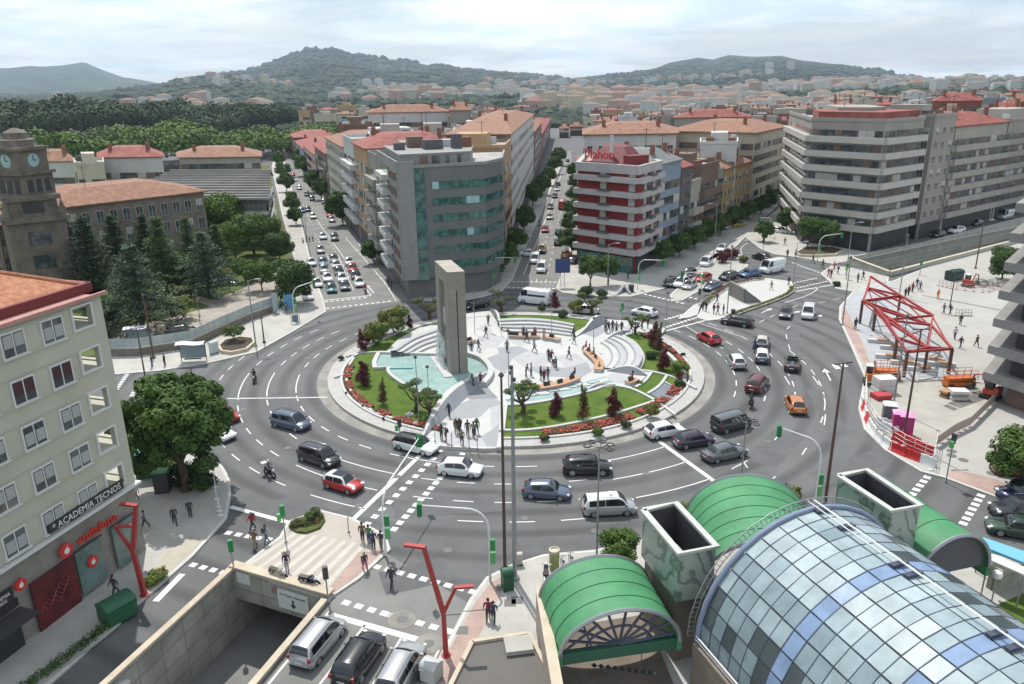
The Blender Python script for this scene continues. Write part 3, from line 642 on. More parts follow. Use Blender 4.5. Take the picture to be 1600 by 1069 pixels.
water=mat('pool_water',(0.29,0.415,0.39),.22,var=.12,scale=.9,bump=.6,spec=.5,detail=6)
pool_in=mat('pool_tiles',(0.17,.38,.36),.6,var=.1,scale=2)
def pool(label,pts,rim,z=LZ+.10,wz=None,rims=None):
 t=thing('pool',label,'pool',(*g2(*pts[0],z),0));m=MB(t.location);m.sheet(GP(pts,z),z);m.obj('water',water,t)
 for seg,w,h in rims:
  m=MB(t.location);L_=smooth_line(GP(seg,z+h),5);ribbon(m,L_,w,z-.3,z+h);m.obj('rim',stone_w,t)
 return t
pool('large turquoise pool around the foot of the tall monument',[(590,551),(700,553),(733,552),(752,560),(763,573),(762,585),(745,600),(718,622),(698,624),(660,612),(630,597),(610,583),(606,574),(586,572),(586,562)],0,rims=[([(586,574),(585,564),(592,549)],.55,.25),([(592,549),(650,551),(700,552)],.45,.3),([(585,574),(607,572)],.3,.2),([(606,572),(609,583),(630,598),(660,613),(700,626)],.4,.2),([(733,550),(752,557),(766,572),(765,585),(755,597)],.7,.55)])
t=thing('pool_step','small submerged step wall at the left end of the turquoise pool','step',(*g2(612,574),LZ));m=MB(t.location);m.box((*g2(626,577,LZ),LZ+.12),(3.1,.5,.3));m.obj('block',pool_in,t)
wat2=mat('cascade_water',(0.50,.60,.60),.2,var=.1,scale=2,bump=.3)
t=pool('long shallow stepped pool with white slabs below the long wooden bench',[(792,628),(800,616),(850,610),(900,600),(945,588),(960,597),(925,607),(880,619),(830,626)],0,z=PZ+.02,rims=[([(792,624),(815,612),(860,607)],.3,.12)])
t.children[0].data.materials[0]=wat2
m=MB(t.location)
for k in range(9):
 a=ext2(g2(815,622,PZ),g2(950,594,PZ),k/8.5);m.box((a[0],a[1],PZ+.05),(1.5,.35 if k%2 else .9,.12),rz=.18+.02*k,mi=k%2)
m.obj('slab',[stone_w,stone_l],t)
def monument():
 gran=mat('monument_granite',(0.30,.275,.24),.8,var=.08,scale=.8,detail=8,bump=.12)
 mix_tex(gran,'noise',(.75,.74,.72),9.0,.8,p0=.35,p1=.6)
 mix_tex(gran,'wall',(.5,.49,.47),1.0,.8,mortar=.02,bw=2.2,rh=2.6,c2=.93,offset=0)
 top_m=mat('monument_top',(0.36,.32,.27),.85,var=.1,scale=.8)
 A=V2(g2(704.5,594,.45));B=V2(g2(733.5,590,.45));d=(B-A).normalized();n=Vector((-d.y,d.x));w=(B-A).length;ht=13.25
 Tf=V2(g2(698.5,425.5,ht));Tb=V2(g2(679,407.5,ht));Tr=V2(g2(726,424,ht));dep=(Tb-Tf)
 w=(Tr-Tf).length;d=(Tr-Tf).normalized()
 t=thing('monument','tall grey granite monument with a slit and openings standing in the pool','monument',(Tf.x,Tf.y,0),math.atan2(d.y,d.x))
 Mi=Matrix.Rotation(-math.atan2(d.y,d.x),2);dl=Mi@dep
 def sl(x0,x1,y0,y1,z0,z1,m,mi=0,f0=None):
  P=lambda x,y,z:(x+dl.x*y,dl.y*y,z)
  vs=[P(x0,y0,z0),P(x1,y0,z0),P(x1,y1,z0),P(x0,y1,z0),P(x0,y0,z1),P(x1,y0,z1),P(x1,y1,z1),P(x0,y1,z1)]
  m.add(vs,[(0,1,5,4),(1,2,6,5),(2,3,7,6),(3,0,4,7),(0,3,2,1)],mi);m.add(vs,[(4,5,6,7)],1)
 m=MB();s0,s1=w*.47,w*.53
 sl(0,s0,0,.28,.3,ht,m);sl(s1,w,0,.28,.3,ht,m);sl(s0,s1,0,.28,ht-2.3,ht,m);m.obj('front_slab',[gran,top_m],t)
 m=MB();sl(s0,s1,.10,.14,.3,ht-2.3,m);m.obj('slit',mat('slit_dark',(.02,.02,.02),.9),t)
 m=MB();sl(0,w,.72,1.0,.3,ht,m);m.obj('rear_slab',[gran,top_m],t)
 m=MB();sl(.0,w,.28,.72,ht-1.7,ht-.002,m);m.obj('lintel',[gran,top_m],t)
 m=MB();sl(w*.25,w-.15,.28,.72,ht-5.2,ht-4.6,m);m.obj('cross_beam',[gran,stone_l],t)
 m=MB();sl(w*.1,w*.35,.40,.60,ht-7.4,ht-5.2,m);m.obj('inner_post',[stone_l,stone_l],t)
 m=MB();sl(w*.2,w-.2,.28,.72,.3,ht-8.6,m);m.obj('inner_block',[gran,stone_l],t)
 m=MB((0,0,0));sl(-1.1,-.05,-.15,1.05,.2,.58,m);m.obj('plinth',[stone_l,stone_w],t)
 m=MB();r=random.Random(5)
 fm=mat('falling_water',(.80,.85,.86),.3,alpha=1)
 for k in range(260):
  z0=r.uniform(.5,4.6);y=r.uniform(.3,.95);x=-(.15+(4.8-z0)*.16*r.random());l=r.uniform(.25,.9);q=(x+dl.x*y,dl.y*y,z0)
  m.tube([q,(q[0]-.03,q[1],max(.45,z0-l))],r.uniform(.012,.03),4,cap=False)
 for k in range(120):
  a=r.uniform(0,6.28);rr=r.uniform(.1,2.2);x=-1.2+rr*math.cos(a);y=dl.y*.5+rr*.7*math.sin(a);m.lathe((x,y,LZ+.1),[(r.uniform(.03,.1),0),(.02,r.uniform(.03,.14))],5)
 o=m.obj('water_jet',fm,t)
 return t
monument()
wood=mat('bench_wood',(0.42,.24,.14),.6,var=.15,scale=2,stretch=(1,8,1));bench_b=mat('bench_base',(.45,.46,.47),.7)
def bench(label,pts,w=.75,h=.45,backs=0):
 L_=smooth_line(GP(pts,PZ+h),5);t=thing('curved_bench',label,'bench',(*L_[0],PZ),group='curved wooden benches on the plaza')
 m=MB(t.location);ribbon(m,L_,w*.75,PZ,PZ+h-.08);m.obj('base',bench_b,t)
 m=MB(t.location);ribbon(m,L_,w,PZ+h-.08,PZ+h);m.obj('seat',wood,t)
 for k in range(backs):
  p=L_[int((k+.5)/backs*(len(L_)-1))];q=L_[min(len(L_)-1,int((k+.5)/backs*(len(L_)-1))+1)];a=math.atan2(q[1]-p[1],q[0]-p[0])
  m=MB(t.location);m.box((p[0],p[1],PZ+h+.22),(.8,.45,.10),rz=a,rx=R_(75));m.obj('backrest',mat('bench_back',(.045,.04,.04),.7),t)
bench('long curved wooden bench below the middle of the plaza',[(808,606),(840,604),(875,598),(902,588)],1.3,.45,5)
bench('curved wooden bench on the right in front of the right hand steps',[(916,546),(926,555),(936,566),(934,577)],1.2,.45,3)
bench('straight wooden bench in front of the back steps, left part',[(796,523),(815,524),(844,524)],1.0,.45,4)
bench('wooden bench in front of the back steps, right part',[(848,525),(862,527),(874,530)],1.0,.45,1)
bench('short wooden bench beside the right edge of the monument',[(728,533),(741,530)],1.0,.45,1)
bench('short pale bench tucked between white edgings on the far right of the plaza',[(980,597),(995,591)],1.0,.4,1)
for k,(x,y,s,lb)in enumerate(((640,648,.8,'pale flat boulder on the left lawn above the lower white edging'),(650,663,.8,'pale flat boulder beside the foot of the crescent wall'),(578,637,.5,'small pale stone at the lower left lawn edge'))):
 p=G(x,y,LZ);m=MB(p);m.lathe((p.x,p.y,LZ-.05),[(s*.6,0),(s*.55,.15),(s*.3,.28),(.02,.3)],9);tag(m.obj('boulder',stone_w),lb,'boulder','pale boulders on the lawn')
def leafm(name,c1,c2,sc=.8):return mat(name,c1,.75,col2=c2,scale=sc,detail=5,spec=.25,ramp=(.3,.7))
LEAF={'green':leafm('leaf_green',(.028,.066,.015),(.078,.138,.030)),'dark':leafm('leaf_dark',(.017,.040,.014),(.045,.080,.026)),'blue':leafm('leaf_bluegreen',(.030,.062,.036),(.075,.120,.070)),'light':leafm('leaf_light',(.060,.115,.018),(.125,.195,.035)),'maroon':leafm('leaf_maroon',(.055,.010,.018),(.13,.030,.040)),'brown':leafm('leaf_bronze',(.07,.035,.02),(.16,.08,.05)),'olive':leafm('leaf_olive',(.06,.08,.03),(.15,.17,.07)),'mid':leafm('leaf_mid',(.042,.095,.020),(.12,.19,.042)),'yellow':leafm('leaf_yellow',(.09,.11,.02),(.21,.22,.05))}
bark=mat('bark',(.085,.065,.048),.95,var=.25,scale=4,bump=.4)
def leaves(m,c,rx,ry,rz,n,s,r,shell=.55,mi=0,flat=0):
 """n leaf faces spread through an ellipsoid, denser towards its surface"""
 for _ in range(n):
  u=Vector((r.gauss(0,1),r.gauss(0,1),r.gauss(0,1)));u.normalize();k=shell+(1-shell)*r.random()**.6
  p=Vector((c[0]+u.x*rx*k,c[1]+u.y*ry*k,c[2]+u.z*rz*k));nn=(u+Vector((r.uniform(-.8,.8),r.uniform(-.8,.8),r.uniform(-.3,.9)))).normalized()
  a=nn.orthogonal().normalized();a.rotate(Matrix.Rotation(r.uniform(0,6.28),3,nn))if 0 else None
  b=nn.cross(a);t=r.uniform(0,6.28);a,b=a*math.cos(t)+b*math.sin(t),b*math.cos(t)-a*math.sin(t);q=s*r.uniform(.6,1.3)
  m.add([p-a*q*.5,p-b*q*.34,p+a*q*.6,p+b*q*.36],[(0,1,2,3)],mi)
def trunk_mesh(m,h,r0,r,lean=.1,limbs=5,sp=2.0,top=None):
 p=Vector((0,0,0));pts=[p.copy()]
 for k in range(5):p=p+Vector((r.uniform(-lean,lean),r.uniform(-lean,lean),h/5));pts.append(p.copy())
 m.tube(pts,[r0*(1-.5*k/5)*(1.35 if k==0 else 1)for k in range(6)],8)
 tips=[]
 for k in range(limbs):
  a=6.28*k/limbs+r.uniform(-.4,.4);q=pts[r.choice((3,4,5))];e=q+Vector((math.cos(a)*sp,math.sin(a)*sp,(top or h)*.32*r.uniform(.7,1.2)))
  mid_=(q+e)/2+Vector((0,0,-.15));m.tube([q,mid_,e],[r0*.42,r0*.28,r0*.12],6);tips.append(e)
 return tips
TREES={}
def broad(key,leaf,h=8,cr=2.8,n=5200,ls=.36,seed=1,th=.32,lobes=9,squash=.85,second=None):
 r=random.Random(seed);t=thing(key,None,None);m=MB();tips=trunk_mesh(m,h*th*1.3,.05*h*.55,r,.12,6,cr*.5,h)
 m.obj('trunk',bark,t);m=MB();cz=h*th+cr*squash*.8
 per=n//(lobes+2);leaves(m,(0,0,cz),cr*.72,cr*.72,cr*squash*.72,per*2,ls,r,.5)
 for k in range(lobes):
  u=Vector((r.gauss(0,1),r.gauss(0,1),r.gauss(.25,.8))).normalized();q=r.uniform(.30,.5)*cr;d=cr-q*.9
  leaves(m,(u.x*d,u.y*d,cz+u.z*d*squash),q,q,q*.8,per,ls,r,.45,mi=1 if(second and k%3==0)else 0)
 m.obj('crown',[LEAF[leaf],LEAF[second or leaf]],t);t['h']=h;TREES[key]=t;return t
def conifer(key,leaf,h=13,cr=3.6,seed=2,layers=11,n=34,ls=.42,up=0.0):
 r=random.Random(seed);t=thing(key,None,None);m=MB();m.tube([(0,0,0),(.05,0,h*.5),(0,.05,h*.97)],[.32,.2,.04],8);m.obj('trunk',bark,t);m=MB();b=MB()
 for k in range(layers):
  f=k/(layers-1);z=h*(.16+.80*f);R0=cr*(1-f)**.75*(.8+.4*r.random())+.25;nb=max(5,int(10*(1-f))+4)
  for j in range(nb):
   a=6.28*j/nb+r.uniform(-.35,.35)+k;ln=R0*r.uniform(.75,1.15);zz_=z+r.uniform(-.3,.3)
   e=Vector((math.cos(a)*ln,math.sin(a)*ln,zz_-ln*.12+up*ln));b.tube([(0,0,zz_),e*.5+Vector((0,0,zz_*.5+.1)),e],[.05,.04,.015],4,cap=False)
   for q in range(n):
    s=r.random()**.75;w=.32+.45*(1-abs(2*s-1));p=Vector((e.x*s,e.y*s,zz_+(e.z-zz_)*s))+Vector((r.uniform(-w,w)*1.3,r.uniform(-w,w)*1.3,r.uniform(-.34,.24)))
    nn=Vector((r.uniform(-.6,.6),r.uniform(-.6,.6),1)).normalized();A=nn.orthogonal().normalized();B=nn.cross(A);tt=r.uniform(0,6.28);A,B=A*math.cos(tt)+B*math.sin(tt),B*math.cos(tt)-A*math.sin(tt);l=ls*r.uniform(.5,1.2)
    m.add([p-A*l*.5,p-B*l*.22,p+A*l*.5,p+B*l*.22],[(0,1,2,3)])
 b.obj('branches',bark,t);m.obj('crown',LEAF[leaf],t);TREES[key]=t;return t
def cone_bush(key,leaf,h=2.6,r0=.95,n=1500,ls=.2,seed=3,second=None):
 r=random.Random(seed);t=thing(key,None,None);m=MB();m.tube([(0,0,0),(0,0,h*.75)],[.06,.03],6);m.obj('trunk',bark,t);m=MB()
 for k in range(9):
  f=k/8;q=r0*(1-.72*f**1.6)*r.uniform(.6,1.1);leaves(m,(r.uniform(-.38,.38)*r0*(1-.5*f),r.uniform(-.38,.38)*r0*(1-.5*f),h*(.16+.74*f)),q,q,h*r.uniform(.10,.17),int(n/9*(1.3-.8*f)),ls*.85,r,.25,mi=1 if second and k>5 else 0)
 m.obj('crown',[LEAF[leaf],LEAF[second or leaf]],t);TREES[key]=t;return t
def bush(key,leaf,rx=.9,rz=.6,n=900,ls=.18,seed=4,second=None):
 r=random.Random(seed);t=thing(key,None,None);m=MB()
 leaves(m,(0,0,rz*.8),rx*.8,rx*.8,rz*.8,n//2,ls,r,.4)
 for k in range(6):
  a=r.uniform(0,6.28);leaves(m,(math.cos(a)*rx*.55,math.sin(a)*rx*.55,rz*r.uniform(.5,1.2)),rx*.4,rx*.4,rz*.45,n//12,ls,r,.3,mi=1 if second and k%2 else 0)
 m.obj('crown',[LEAF[leaf],LEAF[second or leaf]],t);b=MB();b.tube([(0,0,0),(.03,0,rz)],[.05,.02],5);b.obj('stem',bark,t);TREES[key]=t;return t
def bonsai(key,leaf,seed=5,h=3.2,pads=7,sp=1.7):
 r=random.Random(seed);t=thing(key,None,None);m=MB();c=MB();base=[Vector((0,0,0)),Vector((.15,.05,.5)),Vector((-.08,.1,1.0))]
 m.tube(base,[.30,.25,.22],8)
 for k in range(pads):
  a=6.28*k/pads+r.uniform(-.3,.3);l=sp*r.uniform(.55,1.1)if k else .2;e=Vector((math.cos(a)*l,math.sin(a)*l,h*r.uniform(.55,1.0)))
  q=base[2];m.tube([q,q+(e-q)*.4+Vector((math.cos(a)*.15,math.sin(a)*.15,-.15)),e],[.13,.09,.05],6)
  pr=r.uniform(.5,.78);leaves(c,(e.x,e.y,e.z+.1),pr,pr,pr*.42,420,.15,r,.3,mi=k%2)
 m.obj('trunk',bark,t);c.obj('crown',[LEAF[leaf],LEAF['olive']],t);TREES[key]=t;return t
broad('park_tree','mid',9,4.2,8500,.38,11,.20,14);broad('street_tree','green',6.4,2.9,5200,.36,12,.24,14,.85,'mid');broad('clipped_tree','green',6.0,2.25,5200,.25,13,.28,16,1.05,'mid')
broad('light_tree','light',9.5,4.6,8500,.38,14,.26,14,.95);broad('small_tree','yellow',3.4,1.7,2800,.22,15,.14,10,.8,'mid');broad('dark_tree','green',9,4.4,9500,.38,16,.16,16,.95,'dark')
conifer('cedar_tree','blue',11.5,5.6,2,12,62,.52);conifer('pine_tree','dark',12.5,4.6,21,13,62,.55,.12);conifer('fir_tree','green',13,4.4,22,13,60,.52,-.1)
cone_bush('maple_shrub','maroon',2.7,1.0,2100,.2,31,'maroon');cone_bush('bronze_shrub','maroon',3.0,.95,2000,.2,32,'brown');cone_bush('slim_conifer','brown',3.8,.75,1500,.2,33,'olive')
bush('round_bush','mid',.8,.6,1100,.16,41,'maroon');bush('green_bush','dark',1.0,.7,1200,.18,42,'green');bush('red_bush','maroon',.6,.55,800,.14,43);bush('yellow_bush','yellow',.8,.5,900,.16,44,'mid')
bonsai('cloud_pruned_tree','mid',51);bonsai('twisted_tree','olive',52,2.9,6,1.9);broad('globe_tree','mid',3.2,1.7,2600,.2,17,.30,8,.62,'olive')
for k in TREES.values():k.location=(0,-400,-60)
CATN={'cloud_pruned_tree':'tree','twisted_tree':'tree','maple_shrub':'shrub','bronze_shrub':'shrub','slim_conifer':'shrub'}
USED=set()
def plant(key,pxy,label,s=1.0,group=None,z=None,rz=None,world=None,sz=None):
 z=.1 if z is None else z;p=Vector((*world,z))if world else G(pxy[0],pxy[1],z)
 rz=rnd.uniform(0,6.28)if rz is None else rz
 src=TREES[key]
 if key not in USED:USED.add(key);o=src;o.location=p;o.rotation_euler=(0,0,rz);o['label']=label;ORIG[key]=src
 else:o=clone(src,p,rz,label)
 o.scale=(s,s,s*(sz or 1));o['category']=CATN.get(key,'bush' if 'bush' in key else 'tree')
 if 'h' in o:del o['h']
 if group:o['group']=group
 elif 'group' in o:del o['group']
 return o
ORIG={}
def great_tree():
 r=random.Random(77);t=thing('chestnut_tree','huge dense green tree on the left, beside the corner pavement','tree',G(291,768,0));t.location.z=.1
 m=MB();tips=trunk_mesh(m,4.4,.42,r,.12,9,2.6,10);m.obj('trunk',bark,t);m=MB();cz=7.0
 leaves(m,(-.3,0,cz),3.7,3.6,3.1,6500,.42,r,.5)
 for k in range(60):
  u=Vector((r.gauss(0,1),r.gauss(0,1),r.gauss(.2,.75))).normalized();q=r.uniform(.5,1.35);d=4.9-q*.55
  leaves(m,(-.3+u.x*d,u.y*d,cz+u.z*d*.75),q,q,q*.75,420,.36,r,.35,mi=k%4==0)
 for k in range(5):
  a=r.uniform(0,6.28);leaves(m,(3.0*math.cos(a),3.0*math.sin(a),3.4),1.1,1.1,.8,420,.36,r,.4)
 m.obj('crown',[LEAF['green'],LEAF['mid']],t)
great_tree()
g='shrubs and small trees of the roundabout garden'
IZ=LZ
for key,x,y,s,lb in(('maple_shrub',569,602,1.15,'dark maroon cone shaped shrub on the left lawn, left of the pool'),('slim_conifer',600,632,.85,'slim shrub with a maroon foot on the lower left lawn'),('cloud_pruned_tree',651,643,1.0,'cloud pruned tree in front of the pool on the left lawn'),('cloud_pruned_tree',672,652,.9,'smaller cloud pruned tree beside the crescent wall'),('bronze_shrub',566,548,1.0,'maroon and green bushy shrub on the upper left garden edge'),('small_tree',590,538,1.25,'loose green shrub behind the left lawn, left one'),('bronze_shrub',600,526,1.0,'maroon shrub between two green ones behind the left lawn'),('small_tree',617,520,1.45,'tallest green shrub behind the steps left of the monument'),('maple_shrub',577,536,.8,'small maroon shrub at the back left'),('bronze_shrub',640,513,.7,'low bronze shrub just left of the monument'),('cloud_pruned_tree',817,645,1.12,'large cloud pruned tree on the front lawn beside the path'),('maple_shrub',868,650,1.0,'maroon cone shrub on the middle of the front lawn'),('slim_conifer',911,655,1.05,'tall slim bronze conifer on the front lawn'),('bronze_shrub',959,650,1.1,'bronze cone shrub on the right of the front lawn'),('twisted_tree',783,488,1.1,'twisted bare-limbed tree at the back left of the plaza near the black car'),('twisted_tree',925,492,1.15,'twisted spreading tree at the back right of the plaza by the white car'),('maple_shrub',867,483,1.1,'upright maroon shrub at the back of the garden beside the white van'),('green_bush',880,495,1.0,'round dark green bush on the back lawn'),('small_tree',900,490,.8,'small pale green shrub on the back lawn'),('green_bush',846,486,.8,'low dark bush in front of the white van'),('bronze_shrub',1022,540,1.15,'tall bronze shrub in the top right lawn'),('slim_conifer',1030,552,1.1,'slim bronze conifer behind the right hand lawn'),('maple_shrub',1036,578,1.05,'big dark maroon shrub on the right hand lawn'),('cloud_pruned_tree',993,522,.85,'small pruned tree beside the top right entrance'),('green_bush',1018,560,.9,'dark green bush left of the big maroon shrub'),('small_tree',1062,588,.75,'small green shrub at the right end of the right lawn'),('green_bush',1062,604,.8,'green bush in the small lawn above the slate bed'),('round_bush',850,688,.8,'maroon bush in the front flower bed, left one'),('round_bush',934,680,.9,'maroon and green bush in the middle of the front flower bed'),('green_bush',978,668,.7,'dark green bush in the front flower bed, right of the maroon one'),('small_tree',1018,652,.55,'small conical green shrub in the right flower bed'),('green_bush',533,562,.5,'small dark green bush at the leftmost flower bed'),('red_bush',541,616,.35,'tiny dark bush in the left flower bed, upper one'),('red_bush',567,636,.35,'tiny dark bush in the left flower bed, middle one'),('red_bush',599,656,.35,'tiny dark bush in the left flower bed, lower one'),('green_bush',1046,545,.4,'tiny bush on the far right kerb, upper one'),('green_bush',1067,556,.4,'tiny bush on the far right kerb, lower one'),('yellow_bush',1000,600,.5,'yellow green bush in the narrow right lawn'),('twisted_tree',672,500,1.2,'twisted leaning tree just left of the monument at the back')):
 plant(key,(x,y),lb,s,g,IZ)
g='trees of the park on the left'
for key,x,y,s,lb in(('cedar_tree',225,520,1.15,'big blue green cedar in the middle of the park near the white car'),('pine_tree',152,470,1.15,'tall dark pine at the left of the park, before the old school'),('fir_tree',262,460,1.05,'dark fir in the centre of the park, behind the big cedar'),('cedar_tree',328,466,1.0,'blue green cedar at the right of the park above its drive'),('pine_tree',190,440,1.0,'dark pine against the old school facade'),('pine_tree',235,425,.9,'dark pine in front of the school windows'),('light_tree',350,388,1.25,'pale yellow green tree at the back right of the park'),('park_tree',398,400,1.2,'dense dark tree at the back of the park beside the glass roofed hall'),('park_tree',385,440,.55,'small light tree in the park below the dark one'),('park_tree',410,455,.7,'mid green tree in the park near the avenue'),('dark_tree',458,475,.92,'large round tree at the avenue corner, behind the blue totem'),('dark_tree',438,408,.75,'round street tree on the left side of the avenue'),('small_tree',282,500,1.5,'small yellow green tree beside the black parked car'),('small_tree',182,505,1.6,'yellow green bushy tree left of the white parked car'),('globe_tree',367,536,.95,'flat topped clipped tree in a stone planter on the pavement'),('green_bush',155,530,2.2,'dark green bush behind the apartment block corner'),('red_bush',178,545,1.5,'red leaved bush behind the park wall'),('fir_tree',300,420,.8,'dark narrow fir at the back of the park'),('cedar_tree',200,478,.7,'smaller blue green cedar between the pines'),('light_tree',368,405,.8,'round green tree behind the pale tree'),('pine_tree',120,450,1.0,'dark pine at the far left of the park beside the clock tower'),('dark_tree',300,455,.8,'dark round tree between the firs in the middle of the park'),('light_tree',332,378,1.0,'second pale green tree at the back of the park'),('dark_tree',425,385,.8,'dense dark tree under the glass roofed hall, right one'),('dark_tree',165,520,.7,'round dark tree just behind the apartment block corner'),('fir_tree',345,430,.75,'dark fir between the cedar and the pale trees')):
 plant(key,(x,y),lb,s,g,.1)
g='street trees along the avenues'
for key,x,y,s,lb in(('clipped_tree',922,448,1.05,'clipped round street tree in front of the red and white building, left one'),('clipped_tree',950,446,1.0,'clipped round street tree in front of the red and white building, right one'),('clipped_tree',1262,388,1.25,'clipped street tree before the big balcony building, left one'),('clipped_tree',1290,392,1.2,'clipped street tree before the big balcony building, right one'),('street_tree',1229,362,1.0,'street tree on the little square beside the narrow street'),('street_tree',1192,378,.8,'small street tree at the corner of the little square'),('street_tree',584,412,.85,'street tree on the right side of the left avenue, nearest one'),('street_tree',536,352,1.5,'tall dark tree on the right side of the left avenue'),('street_tree',503,312,1.2,'green tree pair on the left avenue, right one'),('street_tree',492,300,1.3,'green tree pair on the left avenue, left one'),('dark_tree',455,320,.5,'dark round tree left of the left avenue beside the glass hall'),('street_tree',785,425,1.1,'dark tree at the right corner of the glass office building'),('street_tree',805,398,1.0,'street tree on the left of the middle avenue, second from the crossing'),('street_tree',818,362,1.1,'street tree on the left of the middle avenue, third from the crossing'),('street_tree',775,438,.7,'small tree in the shade beside the crossing of the middle avenue'),('street_tree',832,322,1.1,'tree on the left of the middle avenue by the side street'),('street_tree',846,305,1.1,'tree on the left of the middle avenue past the side street'),('street_tree',856,290,1.1,'far tree on the left of the middle avenue'),('street_tree',866,272,1.2,'farther tree on the left of the middle avenue'),('street_tree',872,258,1.3,'farthest tree on the left of the middle avenue'),('street_tree',893,400,1.0,'tree on the right of the middle avenue, nearest the blue sign'),('street_tree',892,370,1.0,'tree on the right of the middle avenue, second'),('street_tree',896,345,1.0,'tree on the right of the middle avenue, third'),('street_tree',897,322,1.0,'tree on the right of the middle avenue, fourth'),('street_tree',899,300,1.0,'tree on the right of the middle avenue, fifth'),('street_tree',898,282,1.1,'tree on the right of the middle avenue, sixth'),('street_tree',1035,415,.9,'shaded tree beside the green glass facade'),('street_tree',1062,402,.9,'shaded tree in the row on the right street, first'),('street_tree',1085,390,.9,'shaded tree in the row on the right street, second'),('street_tree',1105,378,.9,'shaded tree in the row on the right street, third'),('street_tree',1125,368,.9,'shaded tree in the row on the right street, fourth'),('street_tree',1148,355,.9,'shaded tree in the row on the right street, fifth'),('street_tree',1168,344,.9,'shaded tree before the yellow building'),('street_tree',1188,335,.9,'shaded tree before the cream gabled building'),('street_tree',1205,325,.9,'far shaded tree on the right street'),('dark_tree',1565,438,.75,'dark tree by the far edge of the works plaza'),('park_tree',1592,765,.72,'dark leafy tree at the right edge of the photo beside the parked cars'),('street_tree',448,300,1.1,'tree on the left pavement of the left avenue, third from the near end'),('street_tree',443,282,1.2,'tree on the left pavement of the left avenue, fourth from the near end'),('street_tree',463,352,.8,'tree on the left pavement of the left avenue, nearest'),('street_tree',458,335,.9,'tree on the left pavement of the left avenue, second from the near end'),('street_tree',436,262,1.2,'far tree on the left pavement of the left avenue'),('street_tree',475,275,1.4,'far tree at the right of the left avenue'),('street_tree',470,262,1.4,'farthest tree at the right of the left avenue'),('broad' if 0 else 'street_tree',1225,318,.9,'far tree at the end of the right street')):
 plant(key,(x,y),lb,s,g,.1)
g='bushes and planting beside the streets'
for key,x,y,s,lb in(('park_tree',968,892,.42,'leafy green tree behind the nearest green vault'),('yellow_bush',958,890,1.2,'yellow green bush at the foot of the tree behind the green vault'),('yellow_bush',1232,780,1.5,'yellow bush between the green vault and the right lamp'),('yellow_bush',1075,800,1.0,'small yellow bush left of the big green vault'),('yellow_bush',248,905,1.0,'bright green bush at the foot of the red lamp, right part'),('yellow_bush',238,914,.9,'bright green bush at the foot of the red lamp, left part'),('red_bush',1128,410,2.6,'maroon bush on the traffic island, left part'),('red_bush',1142,405,2.6,'maroon bush on the traffic island, right part'),('round_bush',1160,410,1.5,'bronze bush on the traffic island, rightmost'),('green_bush',915,462,1.5,'low dark planting at the foot of the clipped trees, left'),('green_bush',940,464,1.2,'low dark planting at the foot of the clipped trees, right'),('green_bush',318,762,1.4,'dark bush under the huge tree, right'),('green_bush',282,755,1.6,'dark bush under the huge tree, left'),('yellow_bush',262,735,1.5,'yellow green bush under the huge tree beside the kiosk'),('round_bush',300,745,1.6,'wide green bush behind the trunk of the huge tree'),('globe_tree',494,810,.35,'small clipped ball tree in the platform planter, right'),('globe_tree',486,814,.3,'small clipped ball tree in the platform planter, left'),('green_bush',1307,447,.8,'low planting at the island by the right road')):
 plant(key,(x,y),lb,s,g,.13)
def hedge(label,pts,w,h,world=False,mt='green',n=260):
 L_=pts if world else smooth_line(GP(pts,0),4);r=random.Random(len(label));t=thing('hedge',label,'hedge',(*L_[0],.1));m=MB(t.location)
 for a,b in zip(L_,L_[1:]):
  d=math.hypot(b[0]-a[0],b[1]-a[1])
  for k in range(max(1,int(d*n/10))):
   f=r.random();ang_=math.atan2(b[1]-a[1],b[0]-a[0]);leaves(m,(a[0]+(b[0]-a[0])*f+r.uniform(-w/3,w/3)*math.sin(ang_),a[1]+(b[1]-a[1])*f+r.uniform(-w/3,w/3)*math.cos(ang_),.1+h*.6),w*.4,w*.4,h*.5,6,.16,r,.3)
 m.obj('foliage',LEAF[mt],t);m=MB(t.location);ribbon(m,L_,w+.15,.1,.25);m.obj('planter_edge',concrete,t)
hedge('dark hedge strip along the shaded pavement below the shops',[(180,975),(150,1000),(120,1022),(80,1052),(40,1080)],.9,.6,mt='green')
hedge('long low planting along the front edge of the white traffic island',[(1132,500),(1160,488),(1200,474),(1232,460),(1238,450)],.8,.35,mt='yellow')
hedge('low planting along the back edge of the white traffic island',[(1112,464),(1140,447),(1165,440),(1190,437)],1.6,.4,mt='brown')
hedge('low planting on the narrow island beside the queue of parked cars',[(1098,478),(1112,466)],1.2,.4,mt='olive')
p=G(470,815,.14)
t=thing('planter','dark heather planter bed at the left tip of the striped platform','planter',p);m=MB(p);po=GP([(451,822),(458,812),(478,806),(505,802),(508,812),(500,824),(478,832),(462,830)],.3);m.prism(po,.1,.34);m.obj('soil_bed',hedge_m,t);r=random.Random(1);m=MB(p)
for k in range(46):
 f=r.random();q=G(456+46*f,822-9*f+r.uniform(-4,5),.3);leaves(m,(q.x,q.y,.45),.35,.35,.28,26,.13,r,.3,mi=k%2)
m.obj('foliage',[LEAF['dark'],LEAF['brown']],t)
